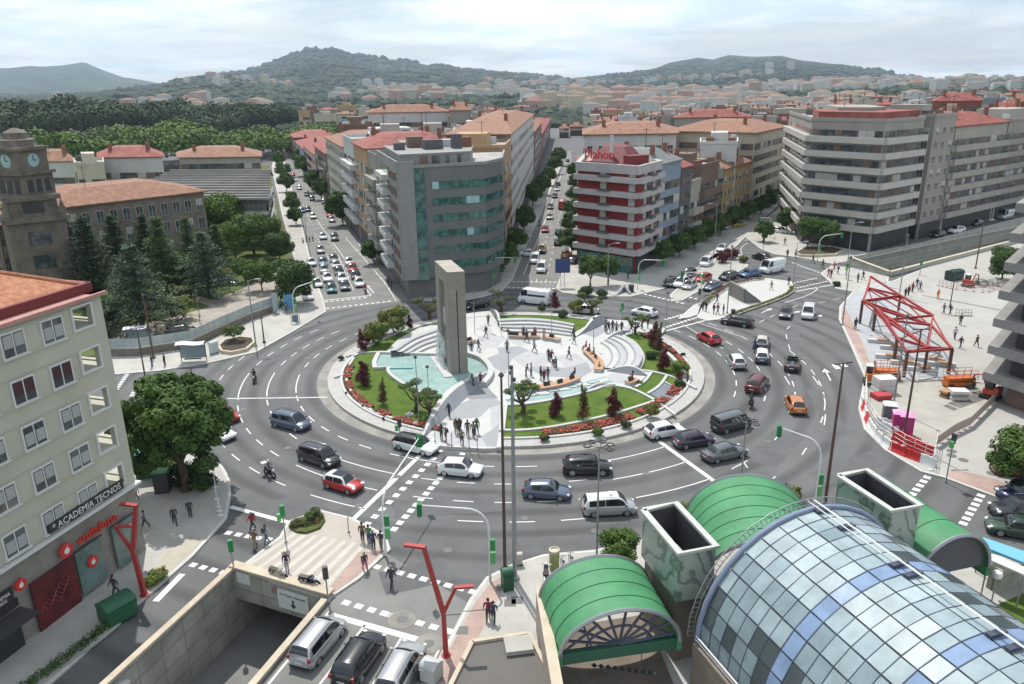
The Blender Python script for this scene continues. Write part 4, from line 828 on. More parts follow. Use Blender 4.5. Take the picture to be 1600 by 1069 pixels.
def wood(label,line,zb,depth,n,rr,leaf,seed,name='woodland'):
 r=random.Random(seed);m=MB()
 for k in range(n):
  f=r.random();i=int(f*(len(line)-1));a,b=line[i],line[i+1];ff=f*(len(line)-1)-i;x=a[0]+(b[0]-a[0])*ff;y=a[1]+(b[1]-a[1])*ff+r.uniform(0,depth);q=rr*r.uniform(.6,1.25);h=zb(x,y)*r.uniform(.8,1.1)
  leaves(m,(x,y,h),q,q,q*.75,int(34+q*q*3),q*.26,r,.55,mi=r.choice((0,0,1)))
 lm=[LEAF[leaf],LEAF['mid' if leaf=='light' else 'dark']]
 o=m.obj(name,lm);tag(o,label,'woodland',kind='stuff')
wood('light green wood beyond the old school and white blocks',[(-190,300),(-150,330),(-110,400),(-125,520),(-135,600)],lambda x,y:(3+11*min(1,max(0,(-x-80)/90)))*(1+.5*noise.noise(Vector((x/28,y/28,1)))),90,620,5.5,'light',5)
wood('dark green wooded rise on the far left behind the light trees',[(-330,430),(-260,470),(-205,560),(-190,650)],lambda x,y:(9+13*min(1,max(0,(-x-150)/150)))*(1+.45*noise.noise(Vector((x/45,y/45,2)))),130,520,7.5,'dark',6)
glass_m=mat('car_glass',(0.012,.016,.02),.08,spec=.9);rubber=mat('tyre_rubber',(.018,.018,.018),.8);rim_m=mat('rim_alloy',(.42,.43,.45),.35,metal=.7)
lampw=mat('headlight_lens',(.75,.77,.78),.15,spec=.8);lampr=mat('tail_light_lens',(.30,.012,.012),.25);plate=mat('number_plate',(.62,.62,.60),.5);trim=mat('black_trim',(.02,.02,.022),.55)
def carpaint(name,c,metal=.25):return mat('paint_'+name,c,.28,metal=metal,coat=.8,spec=.5)
CP={'white':carpaint('white',(.72,.73,.74),0),'silver':carpaint('silver',(.42,.43,.44),.5),'grey':carpaint('grey',(.13,.14,.15),.4),'dark':carpaint('dark',(.035,.037,.045),.3),'black':carpaint('black',(.012,.012,.014),.2),'red':carpaint('red',(.42,.02,.018),.1),'darkred':carpaint('dark_red',(.13,.018,.020),.2),'blue':carpaint('blue',(.05,.12,.26),.3),'bluegrey':carpaint('blue_grey',(.10,.13,.18),.4),'purple':carpaint('purple',(.045,.032,.06),.3),'orange':carpaint('orange',(.50,.17,.035),.2),'yellow':carpaint('yellow',(.60,.42,.03),0),'teal':carpaint('teal',(.06,.16,.19),.3),'beige':carpaint('beige',(.50,.47,.38),.1),'green':carpaint('green',(.03,.06,.04),.2),'navy':carpaint('navy',(.02,.03,.08),.3)}
SPEC={'hatchback':(4.15,1.80,1.46,.90,.83,(.245,.44,.80,.97),.55,.78,.31),'suv':(4.5,1.86,1.64,1.02,.95,(.245,.41,.84,.97),.68,.92,.36),'people_carrier':(4.5,1.84,1.66,1.0,.88,(.17,.36,.90,.98),.58,.86,.32),'estate_car':(4.7,1.84,1.50,.94,.86,(.25,.41,.90,.98),.56,.84,.33),'saloon_car':(4.6,1.80,1.44,.92,.84,(.27,.42,.72,.87),.56,.90,.32),'small_car':(3.75,1.70,1.43,.88,.82,(.27,.42,.88,.975),.60,.80,.31),'delivery_van':(5.6,2.05,2.5,1.35,1.18,(.07,.19,.985,.995),.75,1.3,.36),'small_van':(4.4,1.82,1.85,1.12,1.0,(.14,.29,.975,.99),.68,1.1,.33)}
def build_car(kind,col,roofcol=None,door=None,taxi=False,seedn=0,openroof=False,detail=True,stripe=None):
 L_,Wd,Hh,belt,hood,(fa,fb,fc,fd),nz,tz,wr=SPEC[kind];hw=Wd/2
 t=thing(kind,None,None);NS=30;wx=(L_*.5-L_*.195,-(L_*.5-L_*.195))
 body=MB();rows=[]
 X=lambda f:L_/2-f*L_
 for i in range(NS+1):
  f=i/NS;f=(1-math.cos(math.pi*f))/2*.35+f*.65;x=X(f)
  e=min(f,1-f);pl=1-.30*max(0,1-e/.07)**2-.05*max(0,1-e/.25)**2
  if f<fa:zt=nz+(hood-nz)*min(1,(f/max(fa,.01))**.45);zt=min(zt,hood)if f>.0 else nz
  elif f>fd:zt=tz+(belt-tz)*(1-((f-fd)/max(1-fd,.01))**2)
  else:zt=hood+(belt-hood)*min(1,(f-fa)/.15)
  zl=.19+.08*max(0,1-e/.06)
  for w in wx:
   d=abs(x-w)
   if d<wr*1.18:zl=max(zl,math.sqrt((wr*1.18)**2-d*d)+wr*.55)
  w_=hw*pl;zm=zl+(zt-zl)*.45
  zs=max(zl+.01,zt-.10)
  rows.append([(x,-w_*.90,zl),(x,-w_*.985,zl+.04),(x,-w_,max(zl+.05,zm)),(x,-w_*.975,zs),(x,-w_*.86,zt),(x,0,zt+.035),(x,w_*.86,zt),(x,w_*.975,zs),(x,w_,max(zl+.05,zm)),(x,w_*.985,zl+.04),(x,w_*.90,zl)])
 body.grid(rows,0)
 body.add(rows[0],[tuple(range(11))]);body.add(rows[-1],[tuple(range(11))[::-1]])
 body.box((0,0,.24),(L_*.9,Wd*.82,.12),mi=1);body.box((L_/2-.06,0,.30),(.12,Wd*.72,.18),mi=1);body.box((-L_/2+.05,0,.32),(.12,Wd*.74,.14),mi=1)
 xa,xb,xc,xd=X(fa),X(fb),X(fc),X(fd);wb,wt=hw*.90,hw*.71 if Hh<1.8 else hw*.86;zr=Hh
 g=MB();gr=[]
 def prof(x):
  if x>xb:k=(xa-x)/(xa-xb);return belt-.06+(zr-belt+.06)*math.sin(k*math.pi/2)**.9
  if x<xc:k=(x-xd)/(xc-xd)if xc!=xd else 1;return belt-.06+(zr-.10-belt+.06)*math.sin(max(0,k)*math.pi/2)**.8
  return zr-.10*((xb-x)/(xb-xc))**1.6
 xs=[xa+(xb-xa)*k/5 for k in range(6)]+[xb+(xc-xb)*k/6 for k in range(1,7)]+[xc+(xd-xc)*k/4 for k in range(1,5)]
 for x in xs:
  z=prof(x);k=(z-belt)/(zr-belt);k=max(0,min(1,k));wk=wb+(wt-wb)*k;gr.append([(x,-wb,belt-.08),(x,-(wk+.01),max(belt-.07,z-.12)),(x,-(wk-.10),max(belt-.06,z-.025)),(x,0,z+.025),(x,wk-.10,max(belt-.06,z-.025)),(x,wk+.01,max(belt-.07,z-.12)),(x,wb,belt-.08)])
 rc=CP[roofcol]if roofcol else CP[col]
 if not openroof:body.grid(gr,2)
 body.obj('body',[CP[col],trim,rc],t,sharp=50)
 def yside(z):return wb+(wt-wb)*max(0,min(1,(z-belt)/(zr-belt)))
 wn=MB()if openroof else None
 def zline(x,top):return prof(x)-.10 if top else belt+.02
 def sidewin(x0,x1,name):
  for s in(-1,1):
   m=MB();n=6;lo,hi=[],[]
   for k in range(n+1):
    x=x0+(x1-x0)*k/n;zt_=max(belt+.03,zline(x,True));lo.append((x,s*(yside(belt+.02)+.022),belt+.02));hi.append((x,s*(yside(zt_)+.026),zt_))
   vs=lo+hi;m.add(vs,[(k,k+1,n+1+k+1,n+1+k)if s<0 else(k+1,k,n+1+k,n+1+k+1)for k in range(n)]);m.obj(name,glass_m,t)
 def crosswin(x0,x1,sgn,name,i0=.06,i1=.08):
  m=MB();n=5;vs=[]
  for k in range(n+1):
   f=i0+(1-i0-i1)*k/n;x=x0+(x1-x0)*f;z=prof(x);wk=wb+(wt-wb)*max(0,min(1,(z-belt)/(zr-belt)))-.13;nx=.03*sgn
   vs+=[(x+nx,-wk,z-.012),(x+nx,0,z+.045),(x+nx,wk,z-.012)]
  fs=[]
  for k in range(n):
   a=k*3;fs+=[(a,a+1,a+4,a+3),(a+1,a+2,a+5,a+4)]
  if sgn<0:fs=[f[::-1]for f in fs]
  m.add(vs,fs,0,True);m.obj(name,glass_m,t)
 if not openroof:
  crosswin(xa,xb,1,'windscreen')
  if kind!='delivery_van':crosswin(xd,xc,-1,'rear_window',.15,.12)
  mid=X((fa+fc)/2+.06)if kind!='delivery_van' else xb-.75
  sidewin(xa-.28,mid+.03,'side_window')
  if kind not in('delivery_van',):
   if not(kind=='small_van' and seedn==9):sidewin(mid-.03,X(fc)+(.05 if kind!='saloon_car' else .1),'side_window')
 else:
  m=MB();m.box((xa-.15,0,belt+.18),(.06,Wd*.7,.42),ry=-.6);m.obj('windscreen',glass_m,t)
  m=MB();m.box(((xb+xc)/2-.1,0,belt-.02),((xb-xc)*1.0,Wd*.72,.10),mi=0);m.obj('cabin',trim,t)
  for s in(-1,1):m=MB();m.box((0,s*.38,belt+.12),(.18,.45,.5));m.obj('seat',trim,t)
 for sx in(0,1):
  for s in(-1,1):
   m=MB();w=wx[sx];pr=[(wr-.0,-.10),(wr,.06),(wr*.9,.10),(wr*.68,.10),(wr*.66,.08),(.02,.075)]
   n=16;vs=[(w+r*math.cos(2*math.pi*j/n),s*(hw-.12+y),wr+r*math.sin(2*math.pi*j/n))for r,y in pr for j in range(n)]
   m.add(vs,[((k*n+j),(k*n+(j+1)%n),((k+1)*n+(j+1)%n),((k+1)*n+j))if s>0 else((k+1)*n+j,(k+1)*n+(j+1)%n,k*n+(j+1)%n,k*n+j)for k in range(3)for j in range(n)],0,True)
   m.add(vs,[((k*n+j),(k*n+(j+1)%n),((k+1)*n+(j+1)%n),((k+1)*n+j))if s>0 else((k+1)*n+j,(k+1)*n+(j+1)%n,k*n+(j+1)%n,k*n+j)for k in range(3,5)for j in range(n)],1)
   m.obj('wheel',[rubber,rim_m],t)
 for s in(-1,1):
  m=MB();m.box((L_/2-.17,s*hw*.70,nz+.06),(.24,hw*.36,.13),rz=-s*.35,ry=.25);m.obj('headlight',lampw,t)
  m=MB();m.box((-L_/2+.10,s*hw*.78,min(belt-.08,.88)if kind!='delivery_van' else 1.1),(.14,.2,.26),rz=s*.35);m.obj('tail_light',lampr,t)
  m=MB();m.box((xa-.22,s*(hw+.08),belt+.05),(.12,.18,.12));m.obj('wing_mirror',CP[col]if not taxi else trim,t)
 m=MB();m.box((-L_/2+.005,0,.62 if kind!='small_car' else .5),(.03,.5,.12));m.obj('number_plate',plate,t)
 if taxi:m=MB();m.box((.1,0,Hh+.10),(.18,.5,.12));m.box((.1,0,Hh+.02),(.3,.6,.04));m.obj('roof_sign',lampw,t)
 if door:
  for s in(-1,1):
   m=MB();x0,x1=xa-.15,X(.5);pts=[]
   for x in(x0,(x0+x1)/2,x1):pts.append((x,s*(hw+.012),.38));pts.append((x,s*(hw+.014),.62));pts.append((x,s*(hw*.985+.016),belt-.12))
   fs=[(0,3,4,1),(1,4,5,2),(3,6,7,4),(4,7,8,5)];m.add(pts,fs if s<0 else[f[::-1]for f in fs]);m.obj('door_panel',CP[door],t)
 if roofcol and kind=='small_car':
  m=MB();m.box((-.25,0,Hh+.002),(1.15,.85,.05));m.obj('sunroof',glass_m,t)
 if kind in('suv','estate_car','people_carrier'):
  for s in(-1,1):m=MB();m.tube([(xb-.1,s*(wt-.06),Hh+.0),(xb-.2,s*(wt-.06),Hh+.05),(xc+.2,s*(wt-.06),Hh+.03),(xc+.1,s*(wt-.06),Hh-.02)],.018,5);m.obj('roof_rail',trim if col!='dark' else rim_m,t)
 if kind=='delivery_van' and stripe:
  m=MB();m.box((-.6,-(hw+.006),1.55),(3.0,.012,.30));m.box((-.6,(hw+.006),1.55),(3.0,.012,.30));m.obj('side_stripe',CP['navy'],t)
 return t
CARS={}
def car(kind,col,c,front,label,group=None,**kw):
 """c: pixel of the footprint centre, front: pixel the bonnet points to"""
 key=(kind,col,tuple(sorted(kw.items())))
 P=G(*c,0);F=G(*front,0);a=math.atan2(F.y-P.y,F.x-P.x);P.z=.016
 if key not in CARS:o=CARS[key]=build_car(kind,col,**kw);o.location=P;o.rotation_euler=(0,0,a)
 else:
  o=clone(CARS[key],P,a)
  if 'group' in o:del o['group']
 o['label']=label;o['category']={'delivery_van':'van','small_van':'van','people_carrier':'car','suv':'car','estate_car':'car','saloon_car':'car','hatchback':'car','small_car':'car'}[kind]if not kw.get('taxi')else 'taxi'
 if group:o['group']=group
 return o
g='vehicles driving round the roundabout'
car('people_carrier','bluegrey',(455,667),(500,678),'blue grey people carrier on the left of the roundabout, below the thick white line',g)
car('people_carrier','dark',(499,722),(540,736),'dark people carrier behind the red car with the white roof',g)
car('small_car','red',(537,763),(580,776),'small red car with white roof and bonnet stripes at the stop line',g,roofcol='white')
car('hatchback','red',(350,655),(372,664),'bright red car half hidden by the huge left tree',g)
car('hatchback','white',(342,683),(370,694),'white car half hidden by the huge left tree, below the red one',g)
car('estate_car','white',(650,703),(690,713),'white taxi estate with black roof and red bonnet corner beside the garden entrance',g,roofcol='black',taxi=False,door=None,seedn=2)
car('hatchback','white',(719,740),(760,744),'white hatchback on the front crossing, right of the dotted line',g,seedn=3)
car('hatchback','bluegrey',(854,775),(895,778),'steel blue hatchback in the front of the roundabout',g)
car('suv','black',(917,738),(955,738),'black tall hatchback ahead of the steel blue one',g)
car('people_carrier','silver',(951,800),(995,798),'silver taxi with white roof and roof light near the green vault',g,roofcol='white',taxi=True)
car('hatchback','white',(1038,680),(1075,674),'white hatchback touching the right end of the garden kerb',g,seedn=4)
car('hatchback','purple',(1083,695),(1120,689),'dark purple hatchback beside the white one on the right',g)
car('saloon_car','grey',(1131,715),(1170,706),'dark grey saloon at the lower right of the roundabout',g)
car('small_van','dark',(1142,670),(1180,660),'dark boxy van with pale roof on the right side of the roundabout',g,roofcol='grey')
car('suv','darkred',(1182,607),(1197,590),'dark red tall car on the right side of the roundabout',g)
car('hatchback','orange',(1242,639),(1230,615),'orange hatchback alone in the outer lane on the right',g)
car('hatchback','black',(1237,575),(1240,555),'dark open topped convertible on the right side',g,openroof=True)
car('hatchback','silver',(1150,571),(1138,553),'silver white hatchback with a pale roof left of the two cars abreast',g,roofcol='white')
car('hatchback','bluegrey',(1190,562),(1190,545),'pale blue roofed car just behind the beige car',g,roofcol='white')
car('saloon_car','grey',(1190,541),(1192,526),'grey car with a beige roof beside the scooter rider',g,roofcol='beige')
car('hatchback','red',(1107,534),(1088,524),'bright red hatchback at the top right of the roundabout',g,seedn=1)
car('estate_car','black',(1151,508),(1115,502),'long black estate car at the tip of the white traffic island',g)
car('saloon_car','grey',(1227,494),(1222,510),'grey saloon entering from the right road, beside the pale van',g)
car('small_van','white',(1262,495),(1258,510),'pale blue white small van entering from the right road',g)
car('hatchback','white',(1007,493),(985,489),'white hatchback behind the maroon shrubs at the top right',g,seedn=5)
car('delivery_van','white',(836,474),(808,471),'large white delivery van with a dark blue side band behind the garden',g,stripe=True)
car('saloon_car','black',(744,481),(728,485),'black saloon beside the monument, at the back of the roundabout',g)
car('hatchback','white',(915,489),(895,487),'white car partly hidden by the twisted tree at the back',g,seedn=6)
g='cars waiting at the front stop line'
car('people_carrier','silver',(499,1012),(530,975),'silver people carrier waiting beside the underpass wall',g)
car('suv','black',(562,1040),(590,1000),'black tall car waiting in the middle of the three front lanes',g)
car('estate_car','silver',(627,1056),(650,1015),'silver car at the bottom edge of the photo, rightmost of the three waiting',g)
g='cars parked by the right edge of the photo'
car('suv','navy',(1598,778),(1560,784),'dark blue car at the right edge, farthest of the three parked nose left',g)
car('suv','dark',(1592,806),(1540,806),'dark car at the right edge, middle of the three parked nose left',g)
car('estate_car','green',(1592,836),(1545,828),'dark green car at the right edge beside the blue canopy',g)
car('small_van','darkred',(1590,742),(1560,740),'dark red van at the right edge in the shade of the tree',g)
g='cars queuing and driving on the left avenue'
AV=[('hatchback','white',496,447,'white car first in the leftmost lane of the avenue queue'),('hatchback','teal',518,455,'teal car first in the second lane of the avenue queue'),('saloon_car','white',512,438,'white car second in the second lane of the avenue queue'),('hatchback','silver',507,425,'silver car third in the second lane of the queue'),('saloon_car','teal',505,413,'teal car last in the second lane of the queue'),('saloon_car','grey',539,451,'grey car first in the third lane of the avenue queue'),('hatchback','white',535,439,'white car second in the third lane of the queue'),('hatchback','dark',530,428,'dark car third in the third lane of the queue'),('hatchback','white',526,418,'white car fourth in the third lane of the queue'),('saloon_car','grey',522,408,'grey car last in the third lane of the queue'),('hatchback','white',562,446,'white car first in the right lane of the queue beside the solid line'),('hatchback','dark',556,434,'dark car second in the right lane of the queue'),('hatchback','red',551,423,'red car third in the right lane of the queue'),('hatchback','white',546,413,'white car last in the right lane of the queue'),('saloon_car','silver',501,394,'silver car alone behind the queue on the avenue'),('hatchback','white',505,373,'white car on the avenue beyond the queue, left one'),('suv','grey',523,375,'grey car on the avenue beyond the queue, right one'),('hatchback','white',490,341,'white car by the second crossing of the avenue'),('saloon_car','silver',519,346,'silver car on the avenue near the second crossing'),('hatchback','red',515,338,'red car on the avenue just beyond the silver one'),('hatchback','dark',481,330,'dark car turning across the far avenue'),('hatchback','blue',472,332,'blue car at the left kerb of the far avenue'),('hatchback','black',488,313,'black car far up the avenue, right one'),('hatchback','black',480,306,'black car far up the avenue, left one'),('hatchback','dark',507,318,'dark car parked under the far avenue trees'),('hatchback','red',517,323,'red car parked under the far avenue trees'),('hatchback','silver',468,296,'tiny silver car far up the avenue'),('hatchback','white',461,283,'tiny white car far up the avenue'),('hatchback','red',458,275,'tiny red car far up the avenue'),('hatchback','dark',453,268,'tiny dark car near the far end of the avenue')]
for k,c_,x,y,lb in AV:
 d=(10,18)if y>300 else(6,16)
 car(k,c_,(x,y),(x+d[0]*.55,y+d[1]),lb,g,seedn=7)
car('hatchback','white',(481,467),(488,480),'white car parked in the shade of the round corner tree',g,seedn=7)
car('hatchback','white',(487,414),(493,430),'white car at the left kerb beside the queue',g,seedn=7)
g='vehicles on the middle avenue'
for k,c_,x,y,lb,kw in[('small_van','white',846,424,'white small van nearest the crossing on the middle avenue',{}),('small_van','white',836,410,'white small van second from the crossing on the middle avenue',{}),('suv','dark',846,394,'dark car with a yellow roof on the middle avenue',{'roofcol':'yellow'}),('hatchback','green',872,382,'dark green car going away on the middle avenue',{}),('hatchback','red',852,362,'red car on the middle avenue',{}),('hatchback','dark',873,366,'dark car going away on the middle avenue beside the red one',{}),('hatchback','beige',859,342,'beige car on the middle avenue',{}),('delivery_van','red',878,326,'tall red box van far up the middle avenue',{}),('hatchback','grey',860,326,'grey car beside the red box van',{}),('hatchback','dark',867,309,'dark car beyond the red box van',{}),('hatchback','white',870,298,'white car beyond the red box van',{}),('hatchback','black',872,290,'black car at the side street of the middle avenue',{}),('hatchback','silver',855,288,'silver car turning from the side street',{}),('hatchback','white',884,260,'tiny white car at the far end of the middle avenue',{}),('hatchback','dark',887,253,'tiny dark car at the far end of the middle avenue',{})]:
 car(k,c_,(x,y),(x-6,y+20)if k!='x' and x<871 else(x+4,y-18),lb,g,seedn=7,**kw)
car('hatchback','white',(826,400),(840,400),'white car parked in the side bay of the middle avenue',g,seedn=7);car('hatchback','orange',(884,402),(890,390),'orange car parked under the trees beside the red and white building',g,seedn=7);car('hatchback','dark',(897,411),(905,405),'dark car parked beside the blue road sign',g,seedn=7)
g='vehicles around the right hand street'
for k,c_,x,y,fx,fy,lb in[('suv','white',1064,447,1045,460,'white tall car waiting at the right street crossing'),('saloon_car','silver',1077,450,1060,464,'silver car waiting at the right street crossing'),('hatchback','dark',1047,446,1030,458,'dark car in the shade at the right street crossing'),('hatchback','red',1098,439,1080,446,'dark red car second in the right street queue'),('saloon_car','bluegrey',1113,452,1090,462,'blue grey car by the planting of the white island'),('hatchback','dark',1138,436,1118,441,'dark hatchback in the queue before the blue car'),('saloon_car','blue',1172,432,1150,436,'bright blue car in front of the white van'),('delivery_van','white',1206,425,1180,431,'white van beside the small square on the right'),('saloon_car','black',1190,406,1168,400,'black car rounding the bend to the right street'),('hatchback','black',1077,432,1060,444,'black car in the shaded right street'),('small_van','white',1103,415,1088,428,'white small van in the shaded right street'),('hatchback','white',1128,392,1112,404,'white car in the shaded right street near the corner'),('saloon_car','yellow',1153,354,1175,350,'yellow car at the end of the shaded right street'),('hatchback','silver',1137,358,1122,366,'silver car beside the yellow one'),('hatchback','white',1218,364,1235,366,'white car behind the small square trees'),('hatchback','grey',1244,368,1228,366,'grey car behind the small square trees'),('suv','white',1494,364,1470,368,'white tall car parked before the far right shops'),('hatchback','dark',1465,370,1440,375,'dark car parked before the far right shops, left one'),('hatchback','dark',1525,352,1505,357,'dark car parked before the far right shops, right one'),('delivery_van','silver',1570,342,1545,348,'long silver van parked at the far right')]:
 car(k,c_,(x,y),(fx,fy),lb,g,seedn=7)
car('hatchback','white',(218,528),(245,530),'white car parked in the park behind its wall');car('suv','black',(284,524),(315,520),'black car parked in the park behind its wall')
car('hatchback','white',(330,441),(345,442),'white car parked deep in the park under the cedar');car('hatchback','dark',(355,446),(375,446),'dark car parked deep in the park at the drive')
def build_bike(col,box=False):
 t=thing('motorbike',None,None)
 for x in(.65,-.62):
  m=MB();n=14;vs=[]
  for r_,y in((.30,-.06),(.31,0),(.30,.06),(.18,.04),(.18,-.04)):vs+=[(x+r_*math.cos(6.283*j/n),y,.31+r_*math.sin(6.283*j/n))for j in range(n)]
  m.add(vs,[(k*n+j,k*n+(j+1)%n,((k+1)%5)*n+(j+1)%n,((k+1)%5)*n+j)for k in range(5)for j in range(n)],0,True);m.obj('wheel',rubber,t)
 m=MB();m.tube([(-.75,0,.72),(-.3,0,.70),(.1,0,.74),(.35,0,.90),(.5,0,.82)],[.09,.15,.13,.19,.10],8);m.tube([(-.1,0,.40),(.2,0,.42),(.35,0,.6)],[.2,.22,.12],8);m.tube([(.65,0,.55),(.80,0,.62),(.45,0,.60)],[.06,.07,.05],6);m.obj('body',CP[col],t)
 m=MB();m.tube([(.65,.09,.31),(.5,.09,.95)],.03,5);m.tube([(.65,-.09,.31),(.5,-.09,.95)],.03,5);m.tube([(.42,-.36,1.02),(.5,0,.97),(.42,.36,1.02)],.02,5);m.tube([(-.62,.1,.31),(.0,.1,.38)],.03,5);m.obj('fork',rim_m,t)
 m=MB();m.box((-.28,0,.82),(.75,.28,.10));m.obj('saddle',trim,t)
 m=MB();m.box((.66,0,.86),(.10,.18,.16));m.obj('headlight',lampw,t)
 if box:m=MB();m.box((-.80,0,1.02),(.48,.48,.42));m.obj('top_box',CP['white'],t)
 return t
BK={}
def bike(col,c,f,label,box=False,group=None,lean=0):
 P=G(*c,.014 if lean==0 else .15);F=G(*f,0);a=math.atan2(F.y-P.y,F.x-P.x)
 if(col,box)not in BK:o=BK[(col,box)]=build_bike(col,box);o.location=P;o.rotation_euler=(lean,0,a)
 else:o=clone(BK[(col,box)],P,a);o.rotation_euler=(lean,0,a)
 if 'group' in o:del o['group']
 o['label']=label;o['category']='motorbike'
 if group:o['group']=group
 return o,a
BIKES=[bike('black',(398,597),(392,612),'black motorbike on the left of the roundabout above the thick white line'),bike('black',(422,745),(445,757),'black motorbike with a white top box near the lower left lanes',True),bike('black',(1173,637),(1176,620),'black motorbike between the dark red car and the dark van'),bike('navy',(1179,549),(1180,535),'dark blue scooter beside the grey car with the beige roof'),bike('red',(571,458),(574,470),'red motorbike at the front of the avenue queue'),bike('grey',(843,354),(841,366),'small motorbike on the left of the middle avenue')]
g='parked motorbikes'
for k,(x,y,lb)in enumerate(((474,379,'parked motorbike on the left pavement of the avenue, first of the row'),(479,377,'parked motorbike on the left pavement of the avenue, second of the row'),(484,376,'parked motorbike on the left pavement of the avenue, third of the row'),(489,375,'parked motorbike on the left pavement of the avenue, last of the row'))):
 bike('black',(x,y),(x+3,y+10),lb,group=g,lean=.12)
bike('beige',(436,903),(455,912),'beige and dark scooter parked behind the portal beam',group=g,lean=.15);bike('black',(484,915),(505,922),'dark motorbike parked behind the portal beam beside the scooter',group=g,lean=.15)
bike('black',(852,906),(848,880),'dark motorbike parked on the pavement by the yellow green pillar',group=g,lean=.1)
SK=[mat('skin_light',(.50,.30,.21),.6),mat('skin_tan',(.34,.19,.12),.6)]
HAIR=[mat('hair_dark',(.02,.014,.01),.7),mat('hair_brown',(.07,.04,.02),.7),mat('hair_grey',(.28,.27,.26),.7),mat('hair_fair',(.30,.20,.09),.7)]
CL={'black':(.05,.05,.056),'navy':(.03,.045,.10),'jeans':(.08,.12,.19),'white':(.62,.62,.60),'grey':(.17,.17,.18),'lightgrey':(.36,.36,.37),'red':(.35,.03,.035),'maroon':(.20,.03,.05),'green':(.08,.18,.08),'beige':(.42,.34,.24),'brown':(.17,.10,.06),'pink':(.45,.12,.20),'blue':(.06,.13,.30),'khaki':(.22,.20,.13),'hivis':(.75,.20,.03)}
CM={k:mat('cloth_'+k,v,.85,var=.12,scale=6)for k,v in CL.items()}
shoe=mat('shoe',(.03,.028,.026),.6)
def body_mesh(name,J,stroller=False):
 """J: dict of joints; one skinned surface with regions for skin, top, trousers, shoes"""
 names=list(J);idx={n:i for i,n in enumerate(names)}
 E=[('pelvis','waist',1),('waist','chest',1),('chest','neck',1),('neck','head',0),('head','crown',0)]
 for s in 'LR':E+=[('pelvis','hip'+s,2),('hip'+s,'knee'+s,2),('knee'+s,'ank'+s,2),('ank'+s,'toe'+s,3),('chest','sho'+s,1),('sho'+s,'elb'+s,1),('elb'+s,'wri'+s,1),('wri'+s,'hand'+s,0)]
 RAD={'pelvis':(.155,.12),'waist':(.135,.10),'chest':(.165,.115),'neck':(.058,.058),'head':(.092,.105),'crown':(.070,.08),'hip':(.095,.10),'knee':(.060,.062),'ank':(.042,.045),'toe':(.036,.034),'sho':(.062,.062),'elb':(.043,.043),'wri':(.030,.028),'hand':(.036,.02)}
 me=bpy.data.meshes.new(name);me.from_pydata([J[n]for n in names],[(idx[a],idx[b])for a,b,_ in E],[]);o=bpy.data.objects.new(name,me);COL.objects.link(o)
 md=o.modifiers.new('skin','SKIN');md.use_smooth_shade=True;md.branch_smoothing=.6;sb=o.modifiers.new('sub','SUBSURF');sb.levels=1;sb.render_levels=1
 for n in names:
  v=me.skin_vertices[0].data[idx[n]];k=n[:-1]if n[-1]in 'LR' and n[:-1]in RAD else n;v.radius=(RAD[k][0]*(1.32 if k not in('head','crown','neck')else 1.12),RAD[k][1]*(1.32 if k not in('head','crown','neck')else 1.12));v.use_root=(n=='pelvis')
 dg=bpy.context.evaluated_depsgraph_get();out=bpy.data.meshes.new_from_object(o.evaluated_get(dg));bpy.data.objects.remove(o)
 out.name=name;out.materials.clear()
 for _ in range(4):out.materials.append(SK[0])
 segs=[(Vector(J[a]),Vector(J[b]),k)for a,b,k in E]
 for p in out.polygons:
  c=p.center;best=9;bk=1
  for A,B,k in segs:
   d=B-A;t=max(0,min(1,(c-A).dot(d)/max(d.length_squared,1e-6)));e=(c-(A+d*t)).length
   if e<best:best=e;bk=k
  if abs(c.z-J['pelvis'][2])<.02 or(bk==1 and c.z<J['pelvis'][2]-.02):bk=2
  p.material_index=bk;p.use_smooth=True
 bm=bmesh.new();bm.from_mesh(out);hd=Vector(J['head'])
 def bit(c,d):
  r=bmesh.ops.create_cube(bm,size=1);bmesh.ops.scale(bm,vec=d,verts=r['verts']);bmesh.ops.translate(bm,vec=c,verts=r['verts'])
 bit(hd+Vector((.105,0,-.005)),(.035,.022,.045));bit(hd+Vector((.0,.088,-.01)),(.03,.02,.05));bit(hd+Vector((.0,-.088,-.01)),(.03,.02,.05))
 for s in('L','R'):
  h_=Vector(J['hand'+s]);w_=Vector(J['wri'+s]);d=(h_-w_).normalized()
  for q in range(4):bit(h_+d*(.045+.012*(q in(1,2)))+Vector(((q-1.5)*.018,0,0)),(.013,.018,.065))
  bit(w_+d*.05+Vector((.035,0,0)),(.018,.018,.05))
 bm.to_mesh(out);bm.free()
 return out
